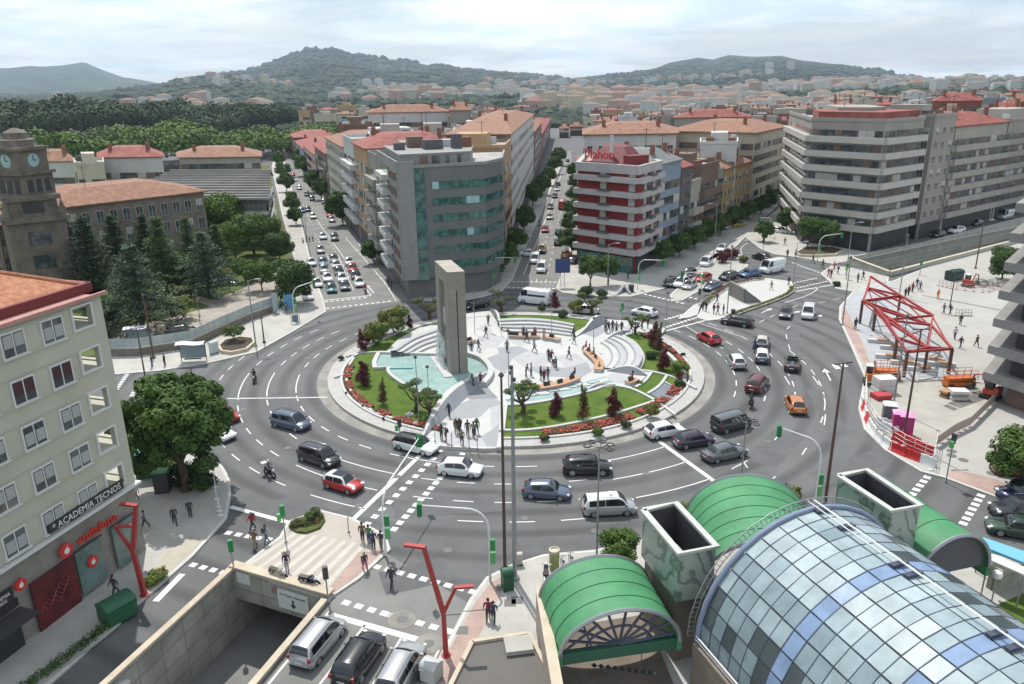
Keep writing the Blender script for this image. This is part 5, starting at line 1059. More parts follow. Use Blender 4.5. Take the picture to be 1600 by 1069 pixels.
def pose(stride=0.0,arms=.1,lean=0,sit=False,knee=0,ride=False):
 J={};hz_=.93 if not(sit or ride)else(.52 if sit else .98)
 J['pelvis']=(0,0,hz_);lx=lean
 J['waist']=(lx*.3,0,hz_+.16);J['chest']=(lx*.8,0,hz_+.38);J['neck']=(lx,0,hz_+.55);J['head']=(lx+.02,0,hz_+.68);J['crown']=(lx+.01,0,hz_+.76)
 for s,y in(('L',1),('R',-1)):
  st=stride*y
  if sit:J['hip'+s]=(.05,y*.10,hz_-.02);J['knee'+s]=(.45,y*.13,hz_+.0);J['ank'+s]=(.48,y*.13,.09);J['toe'+s]=(.64,y*.14,.04)
  elif ride:J['hip'+s]=(.03,y*.12,hz_-.04);J['knee'+s]=(.35,y*.24,hz_-.16);J['ank'+s]=(.08,y*.22,.36);J['toe'+s]=(.24,y*.22,.32)
  else:
   J['hip'+s]=(0,y*.09,hz_-.06);J['knee'+s]=(st*.5+.03*abs(stride),y*.09,.50);J['ank'+s]=(st-(.06 if st<0 else 0),y*.09,.09+(.07 if st<-.1 else 0));J['toe'+s]=(st+.15-(.04 if st<0 else 0),y*.10,.04+(.0 if st>-.1 else .02))
  sh=(J['chest'][0]+lx*.1,y*.19,hz_+.48);J['sho'+s]=sh;a=-st*.7
  if ride:J['elb'+s]=(sh[0]+.18,y*.28,sh[2]-.22);J['wri'+s]=(sh[0]+.40,y*.30,sh[2]-.26);J['hand'+s]=(sh[0]+.48,y*.29,sh[2]-.28)
  elif sit:J['elb'+s]=(sh[0]+.05,y*.25,sh[2]-.27);J['wri'+s]=(sh[0]+.27,y*.16,sh[2]-.34);J['hand'+s]=(sh[0]+.35,y*.13,sh[2]-.36)
  else:J['elb'+s]=(sh[0]+a*.4-.02,y*(.22+arms*.3),sh[2]-.28);J['wri'+s]=(sh[0]+a+.05,y*(.23+arms*.4),sh[2]-.51);J['hand'+s]=(sh[0]+a+.08,y*(.23+arms*.4),sh[2]-.60)
 return J
POSES={'stand':pose(.03,.1),'walk':pose(.30,.1),'stroll':pose(-.20,.2),'lean':pose(.1,.3,.16),'sit':pose(sit=True),'ride':pose(lean=.22,ride=True)}
PM={k:(body_mesh('person',J),J)for k,J in POSES.items()}
def hair_mesh(long,helmet=False):
 m=MB();k=1.28 if helmet else 1.0
 m.lathe((-.015,0,0),[(.085*k,-.05),(.108*k,.02),(.102*k,.085),(.07*k,.135),(.02,.152*k)],12)
 if long:m.tube([(-.06,0,.06),(-.10,0,-.08),(-.10,0,-.24)],[.08,.085,.05],8)
 return m
HM={False:hair_mesh(False).mesh('hair',HAIR[0]),True:hair_mesh(True).mesh('hair',HAIR[0]),'helmet':hair_mesh(False,True).mesh('helmet',trim)}
bagm=MB();bagm.box((-.20,0,0),(.16,.28,.40));bagm.tube([(-.12,.12,.18),(.05,.13,.16),(.08,.12,-.05)],.02,5);bagm.tube([(-.12,-.12,.18),(.05,-.13,.16),(.08,-.12,-.05)],.02,5);BAG=bagm.mesh('backpack',CM['black'])
def person(p,face,posek,top,legs,label,hair=0,long=False,bag=None,z=PZ+.006,group=None,s=1.0,world=None,skin=0,helmet=False):
 me,J=PM[posek];P=world if world is not None else G(p[0],p[1],z)
 a=face if not isinstance(face,tuple)else None
 if a is None:F=G(*face,z);a=math.atan2(F.y-P.y,F.x-P.x)
 o=link('person',me,None,P,a);o.scale=(s*.99,)*3
 for i,m_ in enumerate((SK[skin],CM[top],CM[legs],shoe)):o.material_slots[i].link='OBJECT';o.material_slots[i].material=m_
 hd=J['head']
 if helmet:h=link('helmet',HM['helmet'],o,(hd[0],0,hd[2]+.0));h.material_slots[0].link='OBJECT';h.material_slots[0].material=CM[helmet]if helmet in CM else trim
 else:h=link('hair',HM[long],o,(hd[0],0,hd[2]));h.material_slots[0].link='OBJECT';h.material_slots[0].material=HAIR[hair]
 if bag:b=link('backpack',BAG,o,(J['chest'][0],0,J['chest'][2]+.02));b.material_slots[0].link='OBJECT';b.material_slots[0].material=CM[bag]
 tag(o,label,'person',group);return o
g='people on the round plaza'
r_=random.Random(9)
PPL=[(759,527,200,'walk','maroon','jeans','person in maroon top walking away from the back left entrance'),(748,548,30,'walk','grey','black','person in grey walking beside the monument, farther one'),(737,554,90,'stand','navy','lightgrey','person standing right beside the monument'),(792,549,280,'stroll','khaki','jeans','person alone in khaki left of the middle of the plaza'),(823,534,180,'walk','black','black','person all in black in front of the back bench'),(835,550,10,'walk','lightgrey','navy','person in light grey in the middle of the plaza'),(850,531,60,'stand','beige','beige','person in beige by the back bench'),(897,537,200,'walk','navy','black','person in navy at the foot of the back right crescent wall'),(857,563,240,'stand','black','jeans','person in black beside the pushchair in the middle'),(861,566,300,'lean','maroon','black','person in maroon leaning over in the middle group'),(868,576,290,'walk','grey','navy','person walking just in front of the middle group'),(889,560,170,'walk','maroon','black','person in dark maroon right of the middle group'),(763,507,90,'stand','black','black','person in black at the back left wall'),(830,588,160,'stand','beige','jeans','person in beige left of the front trio'),(822,589,20,'lean','brown','black','person in brown bending beside the pruned tree'),(845,594,200,'stand','navy','black','person on the left of the front trio behind the long bench'),(850,597,120,'stand','maroon','navy','person in the middle of the front trio'),(856,593,260,'stand','black','grey','person on the right of the front trio'),(946,519,80,'stand','black','black','person in black at the left end of the top right group'),(951,520,300,'walk','navy','black','second person from the left of the top right group'),(957,519,260,'stand','black','jeans','third person from the left of the top right group'),(963,521,60,'stand','grey','black','person in grey in the top right group'),(971,520,240,'walk','black','black','tall person in black right of the top right group'),(986,519,200,'walk','black','navy','person nearest the crossing side of the top right entrance'),(1003,514,150,'stand','brown','black','person half hidden behind the bronze shrubs at the entrance'),(1012,513,200,'stand','maroon','black','person behind the top right shrubs near the crossing'),(740,606,200,'lean','black','black','person in black leaning at the top of the long crescent wall'),(751,601,270,'lean','maroon','black','person in dark maroon at the top of the long crescent wall'),(702,651,250,'lean','navy','black','person leaning on the crescent wall halfway down the path'),(690,686,270,'stand','black','black','person in black at the left of the entrance group'),(697,691,200,'stand','black','maroon','person with a long dark coat at the left of the entrance group'),(713,678,300,'stand','brown','khaki','person in brown in the back of the entrance group'),(718,679,230,'stand','black','black','person in black in the back of the entrance group'),(722,695,280,'walk','khaki','black','person nearest the kerb in the middle of the entrance group'),(731,681,270,'stand','black','grey','person in black at the right of the entrance group'),(740,683,250,'stand','khaki','black','person in khaki at the right of the entrance group'),(745,678,260,'stroll','green','jeans','rightmost person of the entrance group in green')]
for k,(x,y,f,po,a,b,lb)in enumerate(PPL):
 person((x,y),R_(f),po,a,b,lb,hair=r_.choice((0,0,1,2)),long=r_.random()<.4,bag=r_.choice((None,None,'black','grey')),group=g,skin=r_.choice((0,0,1)),s=r_.uniform(.93,1.05))
for x,y,f,a,b,lb in((916,546,190,'red','maroon','person in red sitting at the top of the right bench'),(921,551,190,'red','black','second person in red sitting on the right bench'),(928,557,190,'brown','black','person in brown sitting on the right bench'),(836,524,260,'red','jeans','person in red sitting on the back bench'),(818,523,260,'black','black','person in black sitting on the back bench, left'),(898,589,150,'black','black','person in black sitting at the right end of the long bench'),(988,594,180,'maroon','black','person sitting on the short bench among the white edgings')):
 person((x,y+1),R_(f),'sit',a,b,lb,hair=r_.choice((0,1)),long=r_.random()<.5,group='people sitting on the plaza benches',z=PZ,s=.98)
g='pedestrians around the crossings'
for x,y,f,po,a,b,lb,kw in((395,829,230,'walk','red','navy','person in red top on the left dotted crossing',{'bag':'black'}),(399,857,250,'walk','brown','khaki','person in brown crossing just below the one in red',{}),(417,850,60,'walk','lightgrey','jeans','person in light grey with a backpack on the left crossing',{'bag':'black'}),(449,893,280,'stand','black','lightgrey','fair haired person standing on the striped platform above the portal',{'hair':3,'long':True,'z':.15}),(571,893,300,'walk','black','pink','person in black top and pink trousers on the right of the platform',{}),(612,917,250,'walk','black','black','person in black alone on the front crossing',{'long':True}),(567,846,90,'stand','brown','black','leftmost person of the four waiting at the platform tip',{'z':.15}),(577,850,80,'stand','green','jeans','person in green among the four waiting at the platform tip',{'z':.15}),(584,858,100,'stand','navy','black','person in navy among the four waiting at the platform tip',{'z':.15}),(596,858,70,'stand','black','grey','rightmost person of the four waiting at the platform tip',{'z':.15}),(763,969,270,'stroll','maroon','black','person in maroon walking beside another on the right pavement',{'z':PV}),(771,972,270,'walk','navy','black','person in navy walking beside another on the right pavement',{'z':PV}),(228,826,200,'walk','grey','black','person walking on the corner pavement left of the tree shade',{'z':PV}),(274,820,300,'walk','black','black','person in black in the shade of the huge tree',{'z':PV}),(298,808,300,'stand','black','black','person deep in the shade under the huge tree',{'z':PV}),(181,930,240,'walk','black','black','person in black in front of the red shop panel',{'z':PV}),(214,783,250,'walk','white','black','person in white at the corner of the apartment block',{'z':PV}),(1098,485,30,'stand','black','black','person at the left of the group on the white island tip',{'z':PV}),(1103,487,200,'stand','navy','black','second person of the group on the white island tip',{'z':PV}),(1115,490,200,'stand','black','jeans','person near the pole on the white island, left one',{'z':PV}),(1121,491,200,'walk','maroon','black','person near the pole on the white island, middle one',{'z':PV}),(1130,492,180,'stand','black','black','person near the pole on the white island, right one',{'z':PV}),(1120,474,200,'walk','black','black','person behind the group on the white island',{'z':PV}),(1205,453,180,'walk','brown','khaki','person in brown alone on the white island',{'z':PV}),(1232,446,30,'walk','black','black','person in black at the right end of the white island',{'z':PV}),(1226,383,200,'walk','green','black','person on the small square under the trees',{'z':PV}),(1230,402,270,'stand','black','black','person in black at the kerb of the small square',{'z':PV}),(1243,402,270,'stand','white','navy','person in white top on the small square',{'z':PV}),(1270,411,300,'walk','black','jeans','person in black on the far dotted crossing',{}),(1285,419,280,'walk','green','black','person in green on the far dotted crossing',{}),(1294,432,200,'walk','red','maroon','person in red in the group by the trench wall',{'z':PV}),(1298,435,200,'stand','maroon','pink','person in maroon in the group by the trench wall',{'z':PV}),(1303,423,200,'walk','pink','black','person in pink in the group by the trench wall',{'z':PV}),(1309,428,20,'walk','black','grey','person in black in the group by the trench wall',{'z':PV}),(1340,441,200,'stand','grey','black','person in grey left of the red steel frame, left one',{'z':PV}),(1348,437,180,'walk','navy','black','person in navy left of the red steel frame, right one',{'z':PV}),(1336,514,100,'stand','black','black','person alone beside the left edge of the works plaza',{'z':PV}),(1414,465,200,'stand','black','black','person in the dark group behind the red steel frame, left',{'z':PV}),(1419,462,20,'stand','maroon','black','person in maroon in the dark group behind the frame',{'z':PV}),(1425,457,200,'stand','red','navy','person in red in the dark group behind the frame',{'z':PV}),(1432,450,200,'walk','black','jeans','person behind the steel frame near the kerb, left',{'z':PV}),(1437,455,0,'walk','grey','black','person behind the steel frame near the kerb, right',{'z':PV}),(1474,490,200,'walk','grey','navy','person in grey in the middle of the works plaza, left of a pair',{'z':PV}),(1484,492,200,'walk','black','black','person in black in the middle of the works plaza, right of a pair',{'z':PV}),(1500,508,90,'stand','black','khaki','person beside the small barrier rail on the works plaza',{'z':PV}),(1491,530,230,'walk','white','jeans','person in white on the works plaza',{'z':PV}),(1500,544,210,'walk','black','grey','person in black nearest the steel frame corner',{'z':PV}),(1525,542,100,'walk','brown','black','person alone on the right of the works plaza',{'z':PV}),(1555,563,200,'lean','navy','black','person beside the balconies at the right edge',{'z':PV}),(1465,467,100,'stand','hivis','hivis','worker in orange clothing on the works plaza',{'z':PV}),(258,572,180,'stand','black','black','person waiting at the bus stop, left of a pair',{'z':PV}),(238,573,20,'stand','navy','jeans','person waiting at the bus stop beside the pole',{'z':PV}),(463,487,200,'stand','white','maroon','person in white beside the blue totem',{'z':PV}),(440,483,90,'walk','blue','navy','person in blue by the end of the park wall',{'z':PV}),(448,489,90,'walk','grey','black','person in grey by the end of the park wall',{'z':PV}),(607,446,100,'walk','green','black','person on the pavement left of the glass building',{'z':PV}),(612,451,260,'walk','black','black','person in black on the pavement left of the glass building',{'z':PV}),(671,462,100,'walk','navy','black','person in the shade before the glass building',{'z':PV}),(676,466,200,'stand','grey','black','person standing in the shade before the glass building',{'z':PV}),(981,437,200,'walk','black','black','person in the arcade of the red and white building',{'z':PV})):
 person((x,y),R_(f),po,a,b,lb,group=g,**({'hair':r_.choice((0,0,1,2)),'z':.014,'s':r_.uniform(.95,1.04)}|kw))
RID=[('black','black','rider in black on the motorbike above the thick white line','black'),('grey','black','rider in dark clothes on the motorbike with the white top box','white'),('black','black','rider in black on the motorbike behind the dark red car','black'),('navy','black','rider in navy on the scooter beside the grey car','black'),('red','black','rider in red waiting at the front of the avenue queue','black'),('black','grey','rider on the small motorbike of the middle avenue','black')]
for(bk,a),(tp,lg,lb,hm_)in zip(BIKES,RID):
 P=bk.location+Vector((-.28*math.cos(a),-.28*math.sin(a),-.06));person(None,a,'ride',tp,lg,lb,world=P,helmet=hm_,group='motorbike riders')
p=G(866,572,PZ);t=thing('pushchair','red pushchair in the middle of the round plaza','pushchair',p,4.5);m=MB();m.tube([(-.35,.22,.25),(-.1,.2,.55),(.3,.2,.95)],.02,5);m.tube([(-.35,-.22,.25),(-.1,-.2,.55),(.3,-.2,.95)],.02,5);m.tube([(.3,-.22,.95),(.3,.22,.95)],.025,5);m.obj('frame',trim,t)
m=MB();m.box((-.1,0,.5),(.5,.36,.1),ry=.3);m.box((.1,0,.72),(.1,.36,.45),ry=.3);m.obj('seat',CM['red'],t)
for x,y in((-.35,.22),(-.35,-.22),(.2,.24),(.2,-.24)):
 m=MB();n=10;m.add([(x+r*math.cos(6.283*j/n),y+dy,.13+r*math.sin(6.283*j/n))for r,dy in((.13,-.02),(.13,.02))for j in range(n)],[(j,(j+1)%n,n+(j+1)%n,n+j)for j in range(n)]+[tuple(range(n))[::-1],tuple(range(n,2*n))]);m.obj('wheel',rubber,t)
steel=mat('galvanised_steel',(.30,.32,.33),.45,metal=.5,var=.05,scale=3);rust=mat('brown_steel',(.10,.055,.04),.6,var=.12,scale=2);redst=mat('red_steel',(.33,.035,.03),.45,var=.08,scale=2)
green_s=mat('signal_green',(.02,.22,.06),.5);green_l=mat('light_green_paint',(.10,.38,.12),.5);dark_s=mat('dark_steel',(.05,.052,.055),.5);whitep=mat('white_paint',(.70,.71,.70),.45)
def lamp_post(label,p,h,mt,heads=1,arm=1.2,head='arm',az=0.0,r=.10,group='lamp posts',z=.1):
 P=G(*p,z);t=thing('lamp_post',label,'street lamp',P,az,group);m=MB()
 m.tube([(0,0,0),(0,0,h*.5),(0,0,h)],[r,r*.82,r*.55],8);m.lathe((0,0,0),[(r*2.2,0),(r*1.9,.25),(r*1.1,.32)],10);m.obj('pole',mt,t)
 if head=='arm':
  for s in((1,)if heads==1 else(1,-1)):
   m=MB();m.tube([(0,0,h-.15),(s*arm*.6,0,h+.12),(s*arm,0,h+.15)],[.045,.04,.035],6);m.obj('arm',mt,t);m=MB();m.box((s*(arm+.3),0,h+.16),(.75,.26,.12));m.obj('lamp_head',mat('lamp_grey',(.35,.36,.37),.5),t)
 elif head=='ring':
  for s in range(heads):
   a=s*.9-1.2;m=MB();m.tube([(0,0,h-.1),(math.cos(a)*.55,math.sin(a)*.55,h)],.03,5);c=(math.cos(a)*.85,math.sin(a)*.85,h+.02)
   n=14;pts=[(c[0]+.27*math.cos(6.283*j/n),c[1]+.27*math.sin(6.283*j/n),c[2])for j in range(n+1)];m.tube(pts,.06,5,cap=False);m.obj('lamp_head',dark_s,t)
 elif head=='bar':m=MB();m.box((0,0,h),(1.5,.10,.08));m.box((.6,0,h+.02),(.4,.2,.1));m.box((-.6,0,h+.02),(.4,.2,.1));m.obj('lamp_head',dark_s,t)
 elif head=='cap':m=MB();m.lathe((0,0,h-.1),[(.12,0),(.22,.12),(.10,.3),(.02,.36)],10);m.obj('lamp_head',dark_s,t)
 elif head=='spots':
  for s in range(3):m=MB();m.lathe((.12*math.cos(s*2.1),.12*math.sin(s*2.1),h-1.1+.45*s),[(.05,0),(.13,.05),(.13,.28),(.05,.3)],8);m.obj('lamp_head',dark_s,t)
 return t
lamp_post('tall brown lamp post right of the front middle, thinner left one of the pair',(789,890),15.3,rust,head='cap',r=.13)
lamp_post('tall grey steel mast right of the front middle, thicker right one of the pair',(804.6,905),16.4,steel,head='spots',r=.17)
lamp_post('tall brown lamp post between the green vaults on the right',(1288,795),12.9,rust,head='bar',r=.14,az=.3)
lamp_post('tall post with ring shaped lamps in front of the nearest green vault',(932,880),9.6,steel,5,head='ring',az=.6,r=.09)
lamp_post('tall post with ring shaped lamps behind the big green vault',(1157,760),6.2,steel,5,head='ring',az=.6,r=.08)
lamp_post('brown lamp post on the works plaza edge, left of a pair',(1395,640),10.5,steel,head='cap',r=.11);lamp_post('brown lamp post on the works plaza, right of a pair',(1411,690),11.6,rust,head='bar',r=.13)
lamp_post('tall post at the kerb of the works plaza',(1316,508),10.0,steel,head='cap',r=.11);lamp_post('slim post with two lamps on the works plaza',(1484,480),6,dark_s,head='bar',r=.09)
lamp_post('tall post far behind the red steel frame',(1405,462),10.0,steel,head='cap',r=.1);lamp_post('tall dark post beside the far right road',(1524,420),9.0,rust,head='arm',r=.12);lamp_post('tall post at the far right trench',(1322,430),9.5,steel,head='arm',r=.1)
lamp_post('tall post near the tip of the white traffic island',(1136,490),10.4,steel,head='cap',r=.09);lamp_post('tall lamp post on the left pavement near the clipped tree',(400,542),9.4,steel,head='arm',arm=1.0,az=.1,r=.11)
lamp_post('short dark post beside the clipped tree on the left pavement',(413,536),3.6,dark_s,head='cap',r=.12);lamp_post('lamp post with a flat disc head in the park behind the wall',(227,590),6.4,rust,head='bar',r=.10,az=.4)
lamp_post('thick brown tall post beside the parked white car',(240,560),8.6,rust,head='cap',r=.14);lamp_post('dark post with a flat lamp left of the bus stop',(170,594),5.4,dark_s,head='bar',r=.09)
lamp_post('thin tall post on the left side of the huge tree',(316,690),8.0,rust,head='bar',r=.08);lamp_post('slim lamp post inside the park by the path',(312,496),4.2,steel,head='cap',r=.07)
lamp_post('slim tall mast on the garden between the pool and the wall',(655,665),7.6,steel,head='cap',r=.06);lamp_post('second slim mast beside the cloud pruned trees',(671,640),5.0,steel,head='cap',r=.05)
lamp_post('slim mast in the middle of the round plaza',(795,612),7.4,steel,head='cap',r=.06);lamp_post('slim mast at the back left of the round plaza',(742,524),6.4,steel,head='cap',r=.05);lamp_post('slim mast in front of the back steps',(862,530),6.2,steel,head='cap',r=.05)
lamp_post('slim mast in the right part of the plaza',(927,548),4.5,steel,head='cap',r=.05);lamp_post('slim mast at the top right garden edge',(1040,520),5.8,steel,head='cap',r=.06)
lamp_post('tall slim lamp before the glass office building',(741,455),10.5,steel,head='cap',r=.08);lamp_post('tall slim lamp before the red and white building',(949,458),8.4,steel,head='arm',r=.09);lamp_post('tall lamp on the shaded pavement of the right street',(1115,400),10.5,steel,head='arm',r=.09,az=3.0)
lamp_post('tall lamp on the queue side of the left avenue',(455,478),6.6,steel,head='arm',r=.09,az=0);lamp_post('tall slim lamp before the small square',(1240,440),7.0,steel,head='arm',r=.08);lamp_post('lamp by the big balcony building entrance',(1355,400),7.5,steel,head='arm',r=.09,az=2.6)
lamp_post('short lamp post on the left avenue pavement',(479,370),4.5,dark_s,head='bar',r=.07)
def signal_head(m,c,az=0):m.box(c,(.34,.30,.95),rz=az)
def mast_light(label,base,tip,h,heads=((0,1),),z=.1,extra=None):
 P=G(*base,z);T=G(*tip,h);d=Vector((T.x-P.x,T.y-P.y,0));L_=d.length;d.normalize();t=thing('traffic_light',label,'traffic light',P,0,'traffic lights on curved arms')
 m=MB();a=min(1.6,L_*.4);pts=[(0,0,0),(0,0,h-2.1)];
 for k in range(1,7):q=k/6*math.pi/2;pts.append((d.x*a*(1-math.cos(q)),d.y*a*(1-math.cos(q)),h-2.1+1.7*math.sin(q)))
 pts.append((d.x*L_,d.y*L_,h));m.tube(pts,[.10,.085]+[.07]*6+[.045],8);m.obj('mast',whitep,t)
 m=MB();m.box((d.x*L_,d.y*L_,h-.35),(.34,.30,.95));m.box((d.x*L_,d.y*L_,h-.35),(.6,.05,1.15),rz=math.atan2(d.y,d.x)+1.57);m.obj('signal_head',green_s,t)
 for zz_ in(1.9,3.0):m=MB();m.box((.25,.05,zz_),(.34,.28,.85));m.obj('signal_head',green_s if zz_>2 else green_l,t)
 m=MB()
 for k in range(3):m.lathe((d.x*L_-.0,d.y*L_-.16,h-.72+.28*k),[(.09,0),(.09,.03)],8)
 m.obj('lens',trim,t);return t
mast_light('arched traffic light at the platform tip beside the four people',(603,868),(655,686),5.8,z=.14);mast_light('arched traffic light on the right pavement reaching left over the crossing',(766,908),(655,792),6.4,z=PV)
mast_light('arched traffic light between the green vault and the tall brown post',(1272,800),(1218,670),7.0,z=PV);mast_light('arched traffic light at the corner of the left avenue',(461,500),(490,441),5.6,z=PV)
mast_light('arched traffic light at the right corner of the glass office building',(770,448),(805,404),5.8,z=PV);mast_light('arched traffic light in front of the red and white building',(996,452),(1037,408),5.8,z=PV);mast_light('arched traffic light by the big clipped trees on the right',(1277,408),(1316,366),5.6,z=PV)
mast_light('white arched traffic light at the back of the queue of cars',(1095,458),(1066,427),4.2,z=PV);mast_light('arched traffic light at the far narrow street',(1203,370),(1186,342),5.0,z=PV)
def ped_light(label,p,h,z=PV,two=True,mt=None):
 P=G(*p,z);t=thing('pedestrian_light',label,'traffic light',P,.5,'small signal posts at the crossings');m=MB();m.tube([(0,0,0),(0,0,h)],.055,8);m.lathe((0,0,0),[(.14,0),(.10,.12)],8);m.obj('pole',steel,t)
 m=MB();m.box((0,0,h-.45),(.34,.28,.95));m.obj('signal_head',mt or green_s,t)
 if two:m=MB();m.box((-.32,-.1,h-.9),(.28,.28,.6));m.obj('signal_head',green_l,t)
 return t
ped_light('green signal post on the left side of the striped platform',(447,848),3.3,.14);ped_light('green signal post at the left end of the portal beam',(366,892),2.6,.14,False);ped_light('dark signal post at the right end of the portal beam',(513,940),2.8,.14,False,dark_s)
ped_light('grey signal post at the foot of the crescent wall',(626,696),2.9,.4,True,dark_s);ped_light('green signal post behind the top right entrance',(972,498),2.4);ped_light('dark signal post beside the pink cabin',(1478,752),4.6,PV,True,dark_s)
ped_light('signal post by the island crossing',(1092,478),2.8,PV,False,dark_s);ped_light('signal post behind the steel frame',(1437,430),2.8,PV,False);ped_light('green signal post beside the right trench',(1322,436),2.8,PV,True);ped_light('signal post before the shops at the far bend',(1192,392),2.6,PV,False,dark_s)
for k,(x,y,lb)in enumerate(((545,832,'thin white bollard sign at the tip of the platform'),(680,690,'thin grey post at the garden entrance, left'),(706,697,'thin grey post at the garden entrance, second'),(733,700,'thin grey post at the garden entrance, third'),(746,703,'thin curved post at the garden entrance, right'))):
 P=G(x,y,.14 if k==0 else PZ);t=thing('bollard',lb,'bollard',P,0,'thin posts');m=MB();m.tube([(0,0,0),(0,0,1.1),(.05,0,1.45)],.045,8);m.obj('post',steel,t);m=MB();m.lathe((0,0,0),[(.11,0),(.07,.08)],8);m.obj('foot',dark_s,t)
def fork_lamp(label,base,left_top,fork,right_top,hl,hf,hr,z=PV):
 B=G(*base,z);F=G(*fork,hf);Lt=G(*left_top,hl);Rt=G(*right_top,hr);t=thing('forked_lamp',label,'street lamp',B,0,'red forked lamps');o=B
 def beam(a,b,w,name):
  m=MB(o);d=(b-a).normalized();u=d.cross(Vector((0,1,0))).normalized();v=d.cross(u);vs=[]
  for p,k in((a,1),(b,.8)):vs+=[p+u*w*k*sx+v*w*k*sy for sx,sy in((-1,-1),(1,-1),(1,1),(-1,1))]
  m.add(vs,[(0,1,5,4),(1,2,6,5),(2,3,7,6),(3,0,4,7),(3,2,1,0),(4,5,6,7)]);return m.obj(name,redst,t)
 beam(B,F,.16,'post');beam(F,Lt,.15,'long_arm');beam(F,Rt,.11,'short_arm')
 m=MB(o);d=(Lt-F);d.z=0;d.normalize();e=Vector((-1,.25,0)).normalized();m.box(Lt+e*.55,(1.35,.32,.14),rz=math.atan2(e.y,e.x));m.obj('lamp_head',redst,t)
 e=Vector((1,.1,0)).normalized();m=MB(o);m.box(Rt+e*.5,(1.15,.28,.13),rz=math.atan2(e.y,e.x));m.obj('lamp_head',redst,t);m=MB(o);m.lathe(tuple(B),[(.34,0),(.30,.06),(.18,.07)],10);m.obj('foot',redst,t)
fork_lamp('red forked lamp sculpture beside the front crossing, on the right pavement',(697,1024),(662,855),(693,958),(712,918),7.6,3.0,5.0)
fork_lamp('red forked lamp sculpture beside the shop corner on the left',(226,930),(212,790),(208,862),(180,823),7.0,3.6,5.4)
def container(label,p,col,sz=(2.0,1.2,1.5),az=0,group=None,z=PV,lidc=None):
 P=G(*p,z);t=thing('waste_container',label,'container',P,az,group);a,b,h=sz;m=MB();m.prism([(-a/2,-b/2),(a/2,-b/2),(a/2,b/2),(-a/2,b/2)],.12,h*.78);m.box((0,-b/2-.04,h*.7),(a*1.02,.08,.10));m.obj('body',col,t)
 m=MB();n=8;rows=[[(-a/2-.04,b/2*1.06*math.cos(math.pi*k/n),h*.78+h*.24*math.sin(math.pi*k/n))for k in range(n+1)],[(a/2+.04,b/2*1.06*math.cos(math.pi*k/n),h*.78+h*.24*math.sin(math.pi*k/n))for k in range(n+1)]];m.grid(rows);m.add(rows[0],[tuple(range(n+1))]);m.add(rows[1],[tuple(range(n+1))[::-1]]);m.obj('lid',lidc or col,t)
 for sx in(-1,1):
  for sy in(-1,1):m=MB();m.box((sx*a*.4,sy*b*.4,.09),(.18,.08,.18));m.obj('caster',rubber,t)
 return t
cg=mat('container_green',(.02,.10,.05),.5,var=.1,scale=2);cgd=mat('container_dark',(.02,.05,.045),.5)
container('big dark green waste container on the shaded pavement below the shops',(186,965),cg,(2.0,1.5,1.6),R_(55));container('dark green waste container beside the far right road',(1490,437),cgd,(3.0,1.6,1.8),.45);container('brown bin at the park wall',(302,548),mat('bin_brown',(.12,.05,.03),.6),(.8,.8,1.2),.3)
t=container('green litter bin at the foot of the tall posts on the right pavement',(793,920),cg,(.75,.75,1.7),.3)
t=container('pale grey cabinet at the bottom right of the three waiting cars',(675,1062),mat('cabinet_grey',(.42,.43,.42),.6),(1.0,1.0,1.4),-.5);container('small black bin beside the pale grey cabinet',(659,1058),trim,(.5,.5,1.1),0)
container('white electrical cabinet beside the clipped tree planter',(335,552),mat('cabinet_white',(.50,.54,.53),.6),(1.1,.6,1.7),.9);container('dark bin on the pavement by the red and white building',(986,456),dark_s,(.8,.8,1.3),0)
container('small beige box on a post beside the tall grey mast',(810,882),mat('box_beige',(.45,.42,.36),.6),(.5,.5,1.0),.2);container('small dark bin near the black estate car on the island',(1145,492),dark_s,(.5,.5,.9),0)
P=G(866,890,PV);t=thing('pillar_bollard','round yellow green pillar on the right pavement near the parked motorbike','pillar',P);m=MB();m.lathe((0,0,0),[(.36,0),(.38,1.45),(.40,1.5)],16);m.obj('shaft',mat('pillar_lime',(.26,.30,.05),.6,col2=(.40,.42,.22),scale=3),t);m=MB();m.lathe((0,0,1.5),[(.40,0),(.40,.22),(.28,.26),(.28,.16)],16);m.obj('cap',mat('pillar_cap',(.50,.46,.34),.6),t)
for x,y,lb in((880,892,'bicycle stand with a bicycle, left one by the green vault'),(893,886,'bicycle stand with a bicycle, right one by the green vault')):
 P=G(x,y,PV);t=thing('bicycle',lb,'bicycle',P,R_(100),'bicycles by the green vault')
 for xx in(-.52,.52):m=MB();m.tube([(xx+.33*math.cos(6.283*j/14),0,.34+.33*math.sin(6.283*j/14))for j in range(15)],.022,4,cap=False);m.obj('wheel',rubber,t)
 m=MB();m.tube([(-.52,0,.34),(-.15,0,.85),(.35,0,.88),(.52,0,.34)],.02,5);m.tube([(-.15,0,.85),(.0,0,.34),(.35,0,.88)],.02,5);m.tube([(-.52,0,.34),(.0,0,.34)],.02,5);m.tube([(.35,0,.88),(.33,0,1.05)],.02,5);m.obj('frame',steel,t)
 m=MB();m.tube([(.25,-.25,1.06),(.33,0,1.06),(.25,.25,1.06)],.02,5);m.obj('handlebar',trim,t);m=MB();m.box((-.18,0,.92),(.26,.14,.06));m.obj('saddle',trim,t)
